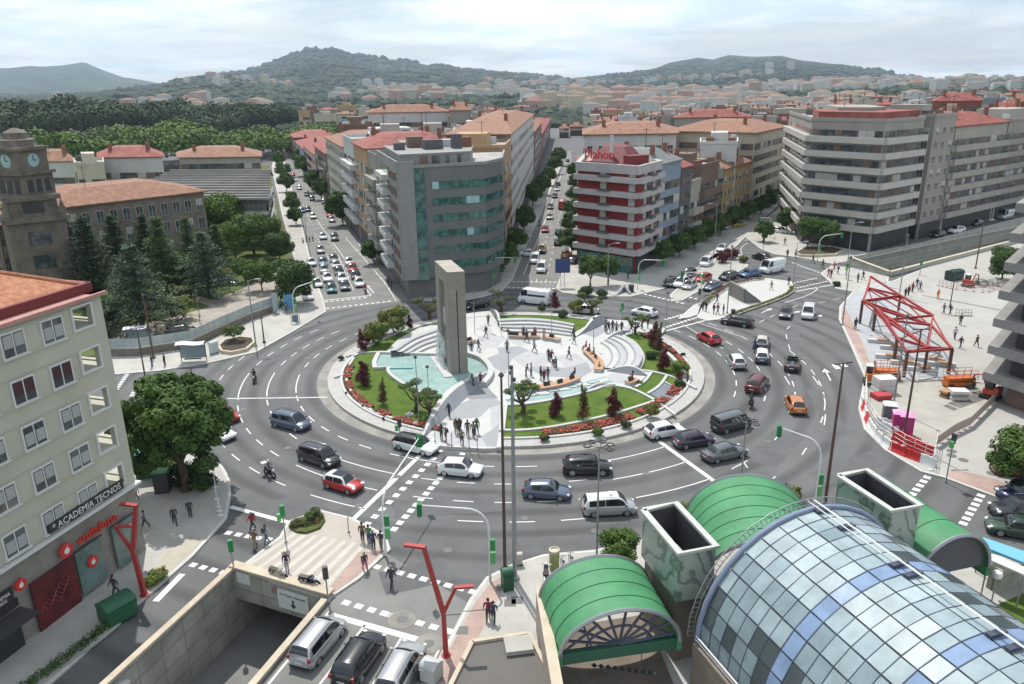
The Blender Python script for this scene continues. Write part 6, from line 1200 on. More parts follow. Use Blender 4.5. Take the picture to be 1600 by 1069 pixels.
def panel_sign(label,name,p,w,h,zt,col,az,z=PV,legs=(-.6,.6),txt=None,cat='sign'):
 P=G(*p,z);t=thing(name,label,cat,P,az);m=MB()
 for x in legs:m.tube([(x,0,0),(x,0,zt)],.05,6)
 m.obj('post',steel,t);m=MB();m.box((0,-.06,zt-h/2),(w,.08,h));f=m.obj('panel',col,t)
 if txt:
  for tx,x,z_,s in txt:text_part(tx,'lettering',whitep,f,(x,-.105,zt-h/2+z_),(R_(90),0,0),s,.003)
 return t
bl=mat('sign_blue',(.03,.06,.17),.5)
panel_sign('large blue road direction sign at the corner of the middle avenue','road_sign',(879,448),2.6,2.5,5.0,bl,.0,legs=(-.3,.3))
panel_sign('blue and white totem panel at the corner beside the round tree','totem_sign',(452,487),1.4,2.4,2.8,mat('totem_blue',(.08,.25,.45),.4),.5);panel_sign('tall pale info panel at the end of the park wall','totem_sign',(431,489),.9,3.0,3.2,mat('totem_grey',(.32,.40,.42),.4),.8)
panel_sign('small blue cabinet sign on the kerb of the avenue corner','road_sign',(462,506),.9,1.1,1.4,mat('cabinet_blue',(.12,.17,.22),.5),.2)
def shelter(label,p,az,w=3.6,d=1.4,h=2.6,roofm=None):
 P=G(*p,PV);t=thing('bus_shelter',label,'bus shelter',P,az);m=MB();n=8;rows=[[(-w/2+w*i/6,-d/2+d*k/n,h+.22*math.sin(math.pi*k/n)+.08*math.sin(i*1.1))for k in range(n+1)]for i in range(7)];m.grid(rows);m.grid([[(x,y,z-.06)for x,y,z in r][::-1]for r in rows]);m.obj('roof',roofm or mat('shelter_white',(.62,.63,.65),.4),t)
 for x in(-w/2+.2,w/2-.2):m=MB();m.tube([(x,d*.35,0),(x,d*.35,h+.1)],.05,6);m.obj('post',dark_s,t)
 m=MB();m.box((0,d*.35,1.3),(w-.5,.04,1.7));m.obj('glass_back',mat('shelter_glass',(.25,.32,.34),.1),t);m=MB();m.box((0,.1,.45),(w*.6,.4,.06));m.obj('bench',dark_s,t)
shelter('bus shelter with a white wavy roof on the left pavement, right one',(302,566),.1);shelter('bus shelter with a white wavy roof near the parked white car',(216,540),.3,3.0)
P=G(236,742,PV);t=thing('kiosk','turquoise roofed kiosk beside the huge tree','kiosk',P,.25);m=MB();m.box((0,0,1.2),(2.2,1.5,2.4));m.obj('body',mat('kiosk_green',(.03,.11,.08),.5),t);m=MB();m.box((0,0,2.52),(3.0,2.1,.22));m.obj('roof',mat('kiosk_roof',(.08,.40,.36),.5),t);m=MB();m.box((.1,-.78,1.4),(1.6,.06,1.2));m.obj('shop_window',glass_m,t);m=MB();m.box((1.5,-.2,2.1),(1.2,.1,.5),rz=.3);m.obj('side_panel',green_l,t)
P=G(255,768,PV);t=thing('news_stand','dark display stand with green trim beside the kiosk','stand',P,.2);m=MB();m.box((0,0,1.0),(1.2,.9,2.0));m.obj('body',dark_s,t);m=MB();m.box((0,0,2.05),(1.3,1.0,.1));m.obj('top_rim',green_l,t)
P=G(367,540,PV);pl=GP([(342,544),(352,535),(375,530),(395,532),(398,538),(385,549),(362,554),(347,552)],PV);t=thing('stone_planter','low pale stone planter around the clipped tree on the left pavement','planter',P);m=MB(P);ribbon(m,pl+[pl[0]],.35,PV,PV+.45);m.obj('rim',conc_cap,t);m=MB(P);m.prism(pl,PV,PV+.3);m.obj('soil',mat('soil',(.06,.045,.03),.95),t)
P=G(1300,400,PV);pl=GP([(1243,397),(1260,388),(1300,388),(1318,393),(1305,400),(1270,402),(1250,401)],PV);t=thing('stone_planter','curved low planter around the clipped trees at the right','planter',P);m=MB(P);ribbon(m,pl+[pl[0]],.4,PV,PV+.5);m.obj('rim',conc_cap,t);m=MB(P);m.prism(pl,PV,PV+.35);m.obj('soil',mat('soil',(.06,.045,.03),.95),t)
wl=GP([(165,558),(215,557),(300,544),(345,522),(390,502),(431,487)]);t=thing('park_wall','long low stone wall with a glassy railing along the park on the left','wall',(*wl[0],.1));m=MB(t.location);ribbon(m,wl,.5,.1,1.15);m.obj('wall_base',mat('park_wall_stone',(.17,.155,.13),.9,var=.2,scale=1,detail=8),t)
m=MB(t.location);ribbon(m,wl,.6,1.15,1.25);m.obj('coping',concrete,t);m=MB(t.location);ribbon(m,wl,.05,1.3,2.5);m.obj('railing_panel',mat('railing_panel',(.36,.41,.40),.5,var=.1,scale=.5),t)
for k in range(24):
 f=k/23*(len(wl)-1);i=min(int(f),len(wl)-2);a=ext2(wl[i],wl[i+1],f-i);m=MB(t.location);m.box((a[0],a[1],1.9),(.07,.07,1.35));m.obj('railing_post',steel,t)
def slab_wall(label,pts,hs,col,w=.4):
 L_=GP(pts,PV);t=thing('sloping_wall',label,'wall',(*L_[0],PV));m=MB(t.location)
 for(a,b),(h0,h1)in zip(zip(L_,L_[1:]),zip(hs,hs[1:])):
  d=V2(b)-V2(a);d.normalize();n=Vector((-d.y,d.x))*w/2;vs=[(a[0]-n.x,a[1]-n.y,PV),(b[0]-n.x,b[1]-n.y,PV),(b[0]+n.x,b[1]+n.y,PV),(a[0]+n.x,a[1]+n.y,PV)];m.add(vs+[(x,y,PV+(h0 if i in(0,3)else h1))for i,(x,y,z)in enumerate(vs)],[(0,1,5,4),(1,2,6,5),(2,3,7,6),(3,0,4,7),(4,5,6,7)])
 m.obj('wall_panel',col,t);m=MB(t.location);m.box((L_[0][0],L_[0][1],PV+.06),(.6,.6,.12));m.obj('foot',concrete,t)
slab_wall('grey folded concrete wall on the white traffic island',[(1140,461),(1163,473),(1188,472)],[2.4,2.2,.2],mat('fold_wall',(.20,.19,.18),.8,var=.1,scale=1))
slab_wall('dark sloping wedge wall at the corner below the red and white building',[(962,462),(975,455),(985,460)],[.1,1.2,.2],wall_m)
def truss():
 nd={'A':(1360,432,3.58),'B':(1348,470,3.58),'C':(1369,482,3.46),'D':(1402,528,3.33),'E':(1418,550,3.33),'F':(1488,545,3.33),'G':(1455,508,3.46),'H':(1458,493,3.97),'I':(1407,462,3.97),'J':(1357,450,3.46),'K':(1450,543,3.33),'L':(1384,500,3.39)}
 W_={k:G(x,y,z)for k,(x,y,z)in nd.items()};o=G(1420,560,PV);t=thing('steel_frame','large red triangulated steel roof frame standing on the works plaza','steel frame',o)
 def bar(a,b,w=.115,name='beam',mt=redst):
  m=MB(o);d=(b-a).normalized();u=d.cross(Vector((0,0,1)));u=u.normalized()if u.length>.01 else Vector((1,0,0));v=d.cross(u);vs=[p+u*w*sx+v*w*1.2*sy for p in(a,b)for sx,sy in((-1,-1),(1,-1),(1,1),(-1,1))]
  m.add(vs,[(0,1,5,4),(1,2,6,5),(2,3,7,6),(3,0,4,7),(3,2,1,0),(4,5,6,7)]);m.obj(name,mt,t)
 for e in('AI','IH','HG','GF','AJ','JB','BC','CL','LD','DE','EF','EK','KF','JI','JH','BG','CG','CK','LK','LG','BI','DK','GK','HL'):bar(W_[e[0]],W_[e[1]])
 for a,b in(('J','I'),('C','G'),('L','K'),('A','H'),('B','G'),('D','G')):
  for f in(.3,.62):p=W_[a].lerp(W_[b],f);bar(p,p+Vector((1.5,-1.9,-.05)),.045,'white_brace',whitep)
 for e in('AB','JC','IG','HF','CD','LE','BL','GD','IB','JG'):bar(W_[e[0]]-Vector((0,0,.25)),W_[e[1]]-Vector((0,0,.25)),.06)
 for k in 'BCDEF':p=W_[k];bar(Vector((p.x,p.y,PV)),p,.14,'column',rust)
 for k in 'KGI':p=W_[k];bar(Vector((p.x,p.y,PV)),p,.12,'column',rust)
truss()
rbw=mat('barrier_red',(.50,.02,.02),.5);wbw=mat('barrier_white',(.66,.66,.65),.5)
def barrier_mesh(mt,nm):
 m=MB();m.prism([(-.9,-.25),(.9,-.25),(.9,.25),(-.9,.25)],0,.18);
 vs=[(-.9,-.22,.18),(.9,-.22,.18),(.9,.22,.18),(-.9,.22,.18),(-.85,-.1,.45),(.85,-.1,.45),(.85,.1,.45),(-.85,.1,.45),(-.85,-.08,.95),(.85,-.08,.95),(.85,.08,.95),(-.85,.08,.95)]
 m.add(vs,[(0,1,5,4),(1,2,6,5),(2,3,7,6),(3,0,4,7),(4,5,9,8),(5,6,10,9),(6,7,11,10),(7,4,8,11),(8,9,10,11)]);m.box((0,0,.98),(.3,.12,.08));return m.mesh(nm,mt)
BM=(barrier_mesh(rbw,'plastic_barrier'),barrier_mesh(wbw,'plastic_barrier'))
L_=smooth_line(GP([(1345,625),(1350,645),(1358,668),(1372,688),(1392,704),(1418,716),(1448,727)]),12);acc=0;k=0
ORD=['first','second','third','fourth','fifth','sixth','seventh','eighth','ninth','tenth','eleventh','twelfth','thirteenth','fourteenth','fifteenth','sixteenth','seventeenth','eighteenth','nineteenth','twentieth']
for a,b in zip(L_,L_[1:]):
 acc+=math.hypot(b[0]-a[0],b[1]-a[1])
 if acc>1.35 and k<20:
  acc=0;c=(k//2)%2 if k>3 else k%2;o=link('plastic_barrier',BM[1-c if k<6 else c],None,(*b,.015),math.atan2(b[1]-a[1],b[0]-a[0]));tag(o,'%s plastic barrier, %s from the top of the kerb row'%(('white','red')[o.data is BM[0]],ORD[k]),'barrier','red and white plastic barriers round the works');k+=1
for k,(x,y,c,az,lb)in enumerate(((1408,690,0,-.7,'red barrier stacked behind the row, uppermost'),(1420,696,0,-.7,'red barrier stacked behind the row, second'),(1432,703,0,-.6,'red barrier stacked behind the row, third'),(1442,708,0,-.6,'red barrier stacked behind the row, lowest'),(1383,668,1,-.8,'white barrier beside the grey cabin, upper'),(1390,676,1,-.8,'white barrier beside the grey cabin, lower'),(1400,680,1,-.9,'white barrier under the pink cabin'),(1405,674,1,-.5,'white barrier leaning at the pink cabin'))):
 P=G(x,y,PV);o=link('plastic_barrier',BM[c],None,P,az);tag(o,lb,'barrier','red and white plastic barriers round the works')
def cabin(label,p,c,top,az):
 P=G(*p,PV);t=thing('portable_toilet',label,'portable toilet',P,az);m=MB();m.box((0,0,1.1),(1.25,1.25,2.2));
 for k in range(5):m.box((-.5+k*.25,-.64,1.1),(.05,.04,1.9))
 m.obj('cabin',c,t);m=MB();m.add([(-.68,-.68,2.2),(.68,-.68,2.2),(.68,.68,2.2),(-.68,.68,2.2),(-.3,-.3,2.42),(.3,-.3,2.42),(.3,.3,2.42),(-.3,.3,2.42)],[(0,1,5,4),(1,2,6,5),(2,3,7,6),(3,0,4,7),(4,5,6,7),(3,2,1,0)]);m.obj('roof',top,t);m=MB();m.box((.1,-.68,1.05),(.75,.04,1.8));m.obj('door',c,t)
cabin('pink portable toilet cabin on the works plaza, right one',(1413,680),mat('cabin_pink',(.42,.05,.20),.5),mat('cabin_pink_roof',(.75,.30,.52),.5),-.35);cabin('pink portable toilet cabin beside the grey one',(1402,676),mat('cabin_pink',(.42,.05,.20),.5),mat('cabin_pink_roof',(.75,.30,.52),.5),-.35)
cabin('grey portable toilet cabin with a white roof on the works plaza',(1387,662),mat('cabin_grey',(.13,.14,.15),.5),wbw,-.35)
org=mat('machine_orange',(.52,.13,.02),.45,var=.1,scale=2)
def excavator(label,p,az,col,s=1.0):
 P=G(*p,PV);t=thing('mini_excavator',label,'excavator',P,az);t.scale=(s,)*3
 for y in(-.6,.6):m=MB();m.tube([(-.9,y,.25),(.9,y,.25)],.24,8);m.box((0,y,.25),(1.8,.3,.46));m.obj('track',rubber,t)
 m=MB();m.box((-.1,0,.85),(1.5,1.3,.6));m.box((-.65,0,1.2),(.5,1.25,.5));m.obj('body',col,t)
 m=MB();m.box((.1,.3,1.75),(.85,.65,1.0));m.obj('cab_glass',glass_m,t);m=MB();m.box((.1,.3,2.29),(1.0,.8,.08));m.obj('cab_roof',whitep,t)
 m=MB();m.tube([(.6,-.3,1.0),(1.3,-.3,2.4),(2.1,-.3,2.1)],[.14,.12,.10],6);m.obj('boom',col,t);m=MB();m.tube([(2.1,-.3,2.1),(2.3,-.3,1.0)],[.10,.08],6);m.obj('arm',dark_s,t);m=MB();m.box((2.2,-.3,.75),(.45,.5,.45),ry=.5);m.obj('bucket',dark_s,t)
excavator('orange mini excavator at the left end of the works by the kerb',(1360,600),1.2,org);excavator('orange red excavator beside the balcony building at the right',(1547,622),2.2,mat('machine_red',(.45,.06,.03),.45));excavator('red excavator behind the fenced pit at the far right',(1512,448),.4,mat('machine_red',(.45,.06,.03),.45),.9)
def lift(label,p,az,w=3.4,c=None):
 P=G(*p,PV);t=thing('work_platform',label,'work platform',P,az);c=c or org;m=MB();m.box((0,0,.5),(w,1.2,.5));m.box((0,0,1.05),(w*.95,1.1,.35));m.obj('chassis',c,t);m=MB()
 for y in(-.55,.55):
  m.tube([(-w/2,y,2.1),(w/2,y,2.1)],.03,4);m.tube([(-w/2,y,1.7),(w/2,y,1.7)],.03,4)
  for k in range(5):m.tube([(-w/2+w*k/4,y,1.2),(-w/2+w*k/4,y,2.1)],.03,4)
 m.obj('guard_rail',c,t)
 for x in(-1,1):
  for y in(-1,1):m=MB();m.lathe((x*w*.36,y*.55,.0),[(.02,0),(.28,.02),(.30,.3),(.28,.5),(.02,.52)],8);m.obj('wheel',rubber,t)
lift('orange scissor work platform at the right corner of the steel frame',(1497,604),.05);lift('low orange machine beside the mini excavator',(1385,592),-.2,2.8)
def pile(label,p,dims,n,mt,az,name='material_stack',cat='stack'):
 P=G(*p,PV);t=thing(name,label,cat,P,az);r=random.Random(len(label));
 for k in range(n):m=MB();m.box((r.uniform(-.05,.05),r.uniform(-.1,.1),dims[2]*(k+.5)),(dims[0]*r.uniform(.9,1),dims[1],dims[2]*.94),rz=r.uniform(-.03,.03));m.obj('layer',mt[k%len(mt)],t)
wd=mat('timber',(.40,.22,.10),.8,var=.2,scale=2);lw=mat('board_white',(.58,.58,.56),.7)
pile('stack of white wrapped blocks beside the mini excavator',(1380,612),(2.2,1.6,.45),4,[lw,lw],.1);pile('low pile of red bags left of the white blocks',(1376,622),(2.0,1.4,.3),2,[mat('bag_red',(.42,.04,.05),.6)],.2)
pile('stack of grey blocks with brown boards in the middle of the works',(1495,622),(1.9,1.3,.35),3,[lw,mat('block_grey',(.30,.29,.27),.8)],-.1);pile('small pile of dark boards left of the grey blocks',(1480,619),(1.8,.9,.25),3,[wd,dark_s],.5)
for k,(x,y,lb)in enumerate(((1375,536,'white and timber beam lying under the frame, first from the top left'),(1395,546,'white and timber beam lying under the frame, second'),(1388,560,'white and timber beam lying under the frame, third'),(1412,570,'white and timber beam lying under the frame, fourth'),(1440,580,'white and timber beam lying under the frame, fifth'),(1455,565,'white and timber beam lying under the frame, right upper'),(1470,572,'white and timber beam lying under the frame, rightmost'))):
 P=G(x,y,PV);t=thing('stored_beam',lb,'beam',P,-.30,'beams stored under the steel frame');m=MB();m.box((0,0,.25),(3.2,.5,.5));m.obj('white_box',lw,t);m=MB();m.box((.3,-.1,.56),(1.4,.7,.12));m.obj('timber_board',wd,t)
def fence(label,pts,h,mt,n,rails=3,z=PV,cat='fence',panel=None):
 L_=GP(pts,z);t=thing('works_fence',label,cat,(*L_[0],z));m=MB(t.location)
 for k in range(rails):m.tube([(x,y,z+h*(k+1)/rails)for x,y in L_],.03,4)
 m.obj('rail',mt,t)
 for k in range(n):
  f=k/(n-1)*(len(L_)-1);i=min(int(f),len(L_)-2);a=ext2(L_[i],L_[i+1],f-i);m=MB(t.location);m.tube([(*a,z),(*a,z+h)],.03,5);m.box((a[0],a[1],z+.05),(.45,.2,.1));m.obj('fence_post',mt,t)
 if panel:m=MB(t.location);ribbon(m,L_,.03,z+h*.25,z+h);m.obj('mesh_panel',panel,t)
pf=mat('mesh_panel',(.38,.30,.26),.7)
fence('timber fence closing the lower right side of the works',[(1462,700),(1490,680),(1515,668),(1555,628)],1.2,pf,10,3,panel=pf);fence('low white rail fence between the works and the steel frame',[(1372,598),(1450,592),(1500,597),(1560,598)],1.1,whitep,12)
fence('pink and white tape fence around the far pit on the plaza',[(1466,447),(1490,452),(1540,458),(1568,445)],1.1,mat('tape_pink',(.50,.32,.32),.7),12,4);fence('small barrier rail in the middle of the works plaza',[(1493,494),(1517,494)],1.0,mat('rail_rust',(.25,.16,.13),.7),6,2);fence('white mesh fence along the kerb barriers of the works',[(1352,600),(1352,640),(1372,672),(1415,700),(1462,720)],1.3,whitep,12,3)
fence('thin metal guard fence by the kerb at the foot of the works',[(1455,735),(1462,700)],1.4,whitep,4,3)
fence('silver pedestrian rail along the left kerb under the huge tree',[(335,745),(340,790),(345,806)],1.1,whitep,6,2);
t=thing('rubble_heap','pale rubble heap inside the far fenced pit','heap',G(1540,446,PV));m=MB();r=random.Random(4)
for k in range(40):m.box((r.gauss(0,1.3),r.gauss(0,.8),r.uniform(0,.8)),(r.uniform(.3,.8),)*3,rz=r.uniform(0,3),rx=r.uniform(0,1))
m.obj('stones',concrete,t);t.children[0]['kind']='stuff'
sub('works_pit',[(1555,620),(1500,640),(1480,632),(1530,612)],mat('pit_dark',(.14,.135,.12),.95,var=.3,scale=.8),PV+.012);sub('works_pit',[(1473,636),(1480,634),(1497,641),(1490,644)],mat('pit_dark',(.14,.135,.12),.95),PV+.014)
tile=mat('roof_tiles',(.22,.105,.065),.85,col2=(.34,.185,.12),scale=.9,detail=8);mix_tex(tile,'wave',(.55,.5,.5),1.6,.7,dir='Y',p0=.1,p1=.5)
tile_r=mat('roof_red',(.19,.045,.035),.8,col2=(.29,.09,.07),scale=.5,detail=6);slate=mat('roof_grey',(.16,.17,.165),.7,var=.12,scale=.3);flat_m=mat('roof_flat',(.34,.33,.31),.9,var=.25,scale=.25,detail=8)
wglass=mat('window_glass',(.035,.045,.05),.12,spec=.9,col2=(.10,.12,.125),scale=.35,ramp=(.45,.55));blind=mat('window_blind',(.42,.41,.38),.8,var=.1,scale=.5);frame_m=mat('window_frame',(.55,.55,.53),.6);gdark=mat('shop_dark',(.03,.032,.035),.5,var=.3,scale=.3)
gteal=mat('curtain_glass',(.016,.06,.058),.10,spec=.9,col2=(.05,.17,.155),scale=.9,detail=7,ramp=(.42,.58))
def wm(n,c,v=.08):return mat('wall_'+n,c,.85,var=v,scale=.3,detail=7)
WC={'cream':wm('cream',(.47,.43,.33)),'white':wm('white',(.52,.52,.50)),'grey':wm('grey',(.29,.275,.245)),'dark':wm('dark',(.10,.10,.11)),'tan':wm('tan',(.42,.27,.15)),'brick':wm('brick',(.22,.10,.07)),'brown':wm('brown',(.17,.115,.09)),'yellow':wm('yellow',(.40,.27,.13)),'pink':wm('pink',(.44,.31,.26)),'blue':wm('blue',(.22,.27,.33)),'stone':wm('stone',(.19,.16,.13),.25),'concrete':wm('concrete',(.34,.32,.28))}
WM={}
def window_mesh(w,h,k):
 key=(round(w,1),round(h,1),k)
 if key not in WM:
  m=MB();m.box((0,-.02,0),(w+.12,.12,h+.12),mi=0);m.box((0,-.07,0),(w,.06,h),mi=1)
  if k==1:m.box((0,-.10,h*.22),(w,.04,h*.56),mi=2)
  m.box((0,-.115,0),(.05,.03,h),mi=0);WM[key]=m.mesh('window',[frame_m,wglass,blind])
 return WM[key]
def poly_scale(p,s,c=None):
 c=c or(sum(q[0]for q in p)/len(p),sum(q[1]for q in p)/len(p));return[(c[0]+(q[0]-c[0])*s,c[1]+(q[1]-c[1])*s)for q in p]
def bld(name,label,poly,h,wall,style='win',fl=3.05,g0=4.0,roof='flat',group=None,cat='building',pitch=2.6,win=(1.3,1.45),bandm=None,par=None,rh=2.4,clutter=2,seed=None,edges=None,ground=True,wallm=None):
 a=sum(poly[i-1][0]*poly[i][1]-poly[i][0]*poly[i-1][1]for i in range(len(poly)))
 if a<0:poly=poly[::-1]
 r=random.Random(seed or int(abs(poly[0][0]*13+poly[0][1]*7)+h));o=(poly[0][0],poly[0][1],0);t=thing(name,label,cat,o,0,group);W_=wallm or WC[wall]
 m=MB(o);m.prism(poly,0,h);m.obj('wall',W_,t);nf=max(1,int((h-g0-.6)/fl));cnt=0
 for i in range(len(poly)):
  A,B=V2(poly[i]),V2(poly[(i+1)%len(poly)]);d=B-A;L_=d.length;d.normalize();n=Vector((d.y,-d.x));mid_=(A+B)/2
  if L_<1.5 or n.dot(-mid_)<L_*0+.5 or(edges is not None and i not in edges):continue
  rz=math.atan2(d.y,d.x);far_=mid_.length>235;st=style if not far_ or style in('band','balc')else 'band'
  if ground:m=MB(o);c=mid_+n*.03;m.box((c.x,c.y,g0*.45),(L_*.94,.12,g0*.85),rz=rz);m.obj('shopfront',gdark,t)
  for f in range(nf):
   z=g0+fl*f+fl*.5
   if st=='win' and cnt<90:
    k=max(1,int((L_-1)/pitch))
    for j in range(k):
     if cnt>=90:break
     p=A+d*((j+.5)*L_/k)+n*.01;q=link('window',window_mesh(win[0],win[1],int(r.random()<.3)),t,(p.x-o[0],p.y-o[1],z),rz);cnt+=1
   elif st in('band','balc','win'):
    m=MB((mid_.x,mid_.y,z),rz);hh=fl*(.5 if st!='win' else .42);k=max(2,int(L_/(1.6 if not far_ else 2.4)))
    for j in range(k):
     x=-L_/2+.3+(L_-.6)*(j+.5)/k;w_=(L_-.6)/k;mi=r.choice((0,0,0,0,0,1,2)if st=='balc' else(0,0,0,1,2))if not bandm else r.choice((0,0,0,0,2));yy=-.06-.01*(mi)
     if st=='win' and j%2:mi=1
     c=Vector((mid_.x,mid_.y,z));v=d*x+n*(-yy);m.box((c.x+v.x,c.y+v.y,z),(w_*.96,.12,hh),rz=rz,mi=mi)
    m.o=Vector((mid_.x,mid_.y,z));me=m.mesh('window_band',[bandm or wglass,blind if not bandm else wglass,WC['brown']if not bandm else blind]);link('window_band',me,t,(mid_.x-o[0],mid_.y-o[1],z),rz)
    if st=='balc':m=MB(o);c=mid_+n*.55;m.box((c.x,c.y,z-fl*.5+.35),(L_+.9,1.1,fl*.42),rz=rz);m.obj('balcony',par or W_,t)
 if roof=='flat':
  m=MB(o);m.prism(poly_scale(poly,.97),h,h+.03);m.obj('roof',flat_m,t);m=MB(o);ribbon(m,poly+[poly[0]],.35,h,h+.7);m.obj('parapet',W_,t);zr=h
 else:
  rm={'tile':tile,'red':tile_r,'slate':slate}[roof];m=MB(o);P0,P1=poly_scale(poly,1.05),poly_scale(poly,.42);n_=len(poly);m.add([(x,y,h)for x,y in P0]+[(x,y,h+rh)for x,y in P1],[(k,(k+1)%n_,n_+(k+1)%n_,n_+k)for k in range(n_)]+[tuple(range(n_,2*n_))]);m.prism(P0,h-.25,h-.01);rf=m.obj('roof',rm,t);zr=h+rh*.6
  if clutter:
   c=poly_scale(poly,.6)
   for k in range(clutter+1):q=c[k%len(c)];m=MB(o);m.box((q[0],q[1],zr+.9),(.9,.7,2.0));m.obj('chimney',WC['brick'],rf)
 if roof=='flat' and clutter:
  c=poly_scale(poly,.5);ctr=poly_scale(poly,0)[0];wd_=(V2(poly[1])-V2(poly[0])).length
  m=MB(o);m.prism(poly_scale(poly,.45),h,h+2.5);m.obj('penthouse',W_ if r.random()<.6 else WC['concrete'],t)
  for k in range(clutter*2):q=ext2(ctr,poly[k%len(poly)],r.uniform(.3,.8));m=MB(o);m.box((q[0],q[1],h+.7),(r.uniform(.8,2),r.uniform(.8,1.6),1.4),rz=r.uniform(0,1));m.obj('roof_box',r.choice((WC['dark'],WC['white'],WC['brick'])),t)
 q=poly_scale(poly,.3)[0];m=MB(o);m.tube([(*q,zr),(*q,zr+5)],.06,4);m.tube([(q[0]-.8,q[1],zr+4.6),(q[0]+.8,q[1],zr+4.6)],.04,4);m.obj('antenna',dark_s,t)
 return t
def zat(x,y,pyy):
 lo,hi=-5,60
 for _ in range(40):
  z=(lo+hi)/2
  if px((x,y,z))[1]>pyy:lo=z
  else:hi=z
 return lo
GP0=[(-17.6,123.6),(-15.3,124),(-4,128.5),(-1.3,135),(-1,152),(-24.5,147)];GH=21.6
gw=mat('glass_bld_granite',(.25,.25,.24),.7,var=.06,scale=.5,detail=8);mix_tex(gw,'wall',(.7,.7,.7),1.0,.7,mortar=.03,bw=.8,rh=.8);gdk=mat('glass_bld_band',(.13,.135,.135),.5,var=.08,scale=.4)
t=thing('office_building','grey granite and green glass office building between the two avenues','building',(*GP0[0],0));o=t.location;r=random.Random(2)
m=MB(o);m.prism(GP0,3.6,GH);m.prism(poly_scale(GP0,.93),0,3.6);m.obj('wall',gdk,t)
def facade(A,B):A,B=V2(A),V2(B);d=(B-A);L_=d.length;d.normalize();return A,B,d,Vector((d.y,-d.x)),L_,math.atan2(d.y,d.x)
for i,(a,b)in enumerate(((GP0[5],GP0[0]),(GP0[0],GP0[1]))):
 A,B,d,n,L_,rz=facade(a,b);m=MB(o);c=(A+B)/2+n*.1;m.box((c.x,c.y,GH/2+2.3),(L_+.2,.3,GH-2.4),rz=rz);m.obj('granite_cladding',gw,t)
A,B,d,n,L_,rz=facade(GP0[5],GP0[0])
for f in range(7):
 z=4.9+2.55*f;c=A+d*(L_-4.6)+n*.28;m=MB((c.x,c.y,z));m.box((c.x,c.y,z),(6.6,.14,1.35),rz=rz)
 for j in range(6):e=c+d*(-2.75+1.1*j)+n*.09;m.box((e.x,e.y,z),(.55,.10,1.2),rz=rz,mi=1)
 link('window_band',m.mesh('window_band',[WC['dark'],WC['brown']]),t,Vector((c.x,c.y,z))-o);c=A+d*(L_-14)+n*.3
 m=MB(o);m.box((c.x+n.x*.5,c.y+n.y*.5,z-.9),(9,1.3,.9),rz=rz);m.obj('balcony',WC['white'],t);m=MB(o);m.box((c.x,c.y,z+.2),(9,.2,1.4),rz=rz);m.obj('window_band',wglass,t)
A,B,d,n,L_,rz=facade(GP0[1],GP0[2]);c=A+d*.95+n*.10;m=MB(o);m.box((c.x,c.y,12.3),(1.7,.16,18.0),rz=rz)
for j in range(9):
 e=c+n*.09;m.box((e.x,e.y,4.3+2*j),(1.7,.05,.06),rz=rz,mi=1)
m.obj('glass_strip',[gteal,gdk],t)
for i,(a,b)in enumerate(((GP0[1],GP0[2]),(GP0[2],GP0[3]),(GP0[3],GP0[4]))):
 A,B,d,n,L_,rz=facade(a,b);s0=3.0 if i==0 else .0
 for f in range(6):
  z=5.6+2.62*f;c=A+d*((s0+L_)/2)+n*.06;m=MB(o);w_=L_-s0;k=max(3,int(w_/1.1))
  for j in range(k):
   e=c+d*(-w_/2+w_*(j+.5)/k);m.box((e.x,e.y,z),(w_/k*.97,.14,1.15),rz=rz,mi=1 if(i==0 and(f,j)in((5,0),(4,5),(4,6),(2,5)))else 0)
  m.obj('window_band',[gteal,mat('bright_pane',(.30,.45,.47),.3)],t)
m=MB(o);m.prism(poly_scale(GP0,.99),GH,GH+.05);m.obj('roof',flat_m,t);m=MB(o);ribbon(m,GP0[1:5],.35,GH,GH+.5);m.obj('parapet',gw,t)
ph=[(-17.4,124.2),(-15.3,124.8),(-6.4,128.8),(-6.5,140),(-22.6,143)];m=MB(o);m.prism(ph,GH,GH+1.9);m.prism(poly_scale(ph,1.02),GH+1.9,GH+2.15);pho=m.obj('penthouse',gw,t)
A,B,d,n,L_,rz=facade(ph[1],ph[2])
for j in range(4):c=A+d*(1.8+2.0*j)+n*.03;m=MB(o);m.box((c.x,c.y,GH+.95),(1.3 if j<2 else .6,.1,1.5),rz=rz);m.obj('window',WC['brown']if j==0 else wglass,pho)
for x,y,a,b,h_,mm in((-13,134,3.2,2.2,1.6,'dark'),(-16.5,138,2.6,2,1.9,'brown'),(-9,135,1.6,1.6,2.4,'dark'),(-12,139,4,2,1.3,'white'),(-18.5,133,1.8,1.2,1.2,'dark'),(-7.5,138,1.6,1.4,1.7,'brick')):m=MB(o);m.box((x,y,GH+2.1+h_/2),(a,b,h_),rz=.3);m.obj('roof_box',WC[mm],t)
RP=[(13,148.5),(23,139.5),(28.6,149),(25,168),(17,170)];rw=mat('red_band',(.22,.018,.018),.6,var=.12,scale=.6);wp=mat('white_parapet',(.40,.38,.37),.7,var=.08,scale=.5)
t=thing('corner_building','red and white banded corner building with a red roof sign','building',(*RP[0],0));o=t.location;m=MB(o);m.prism(RP,0,19.2);m.obj('wall',rw,t)
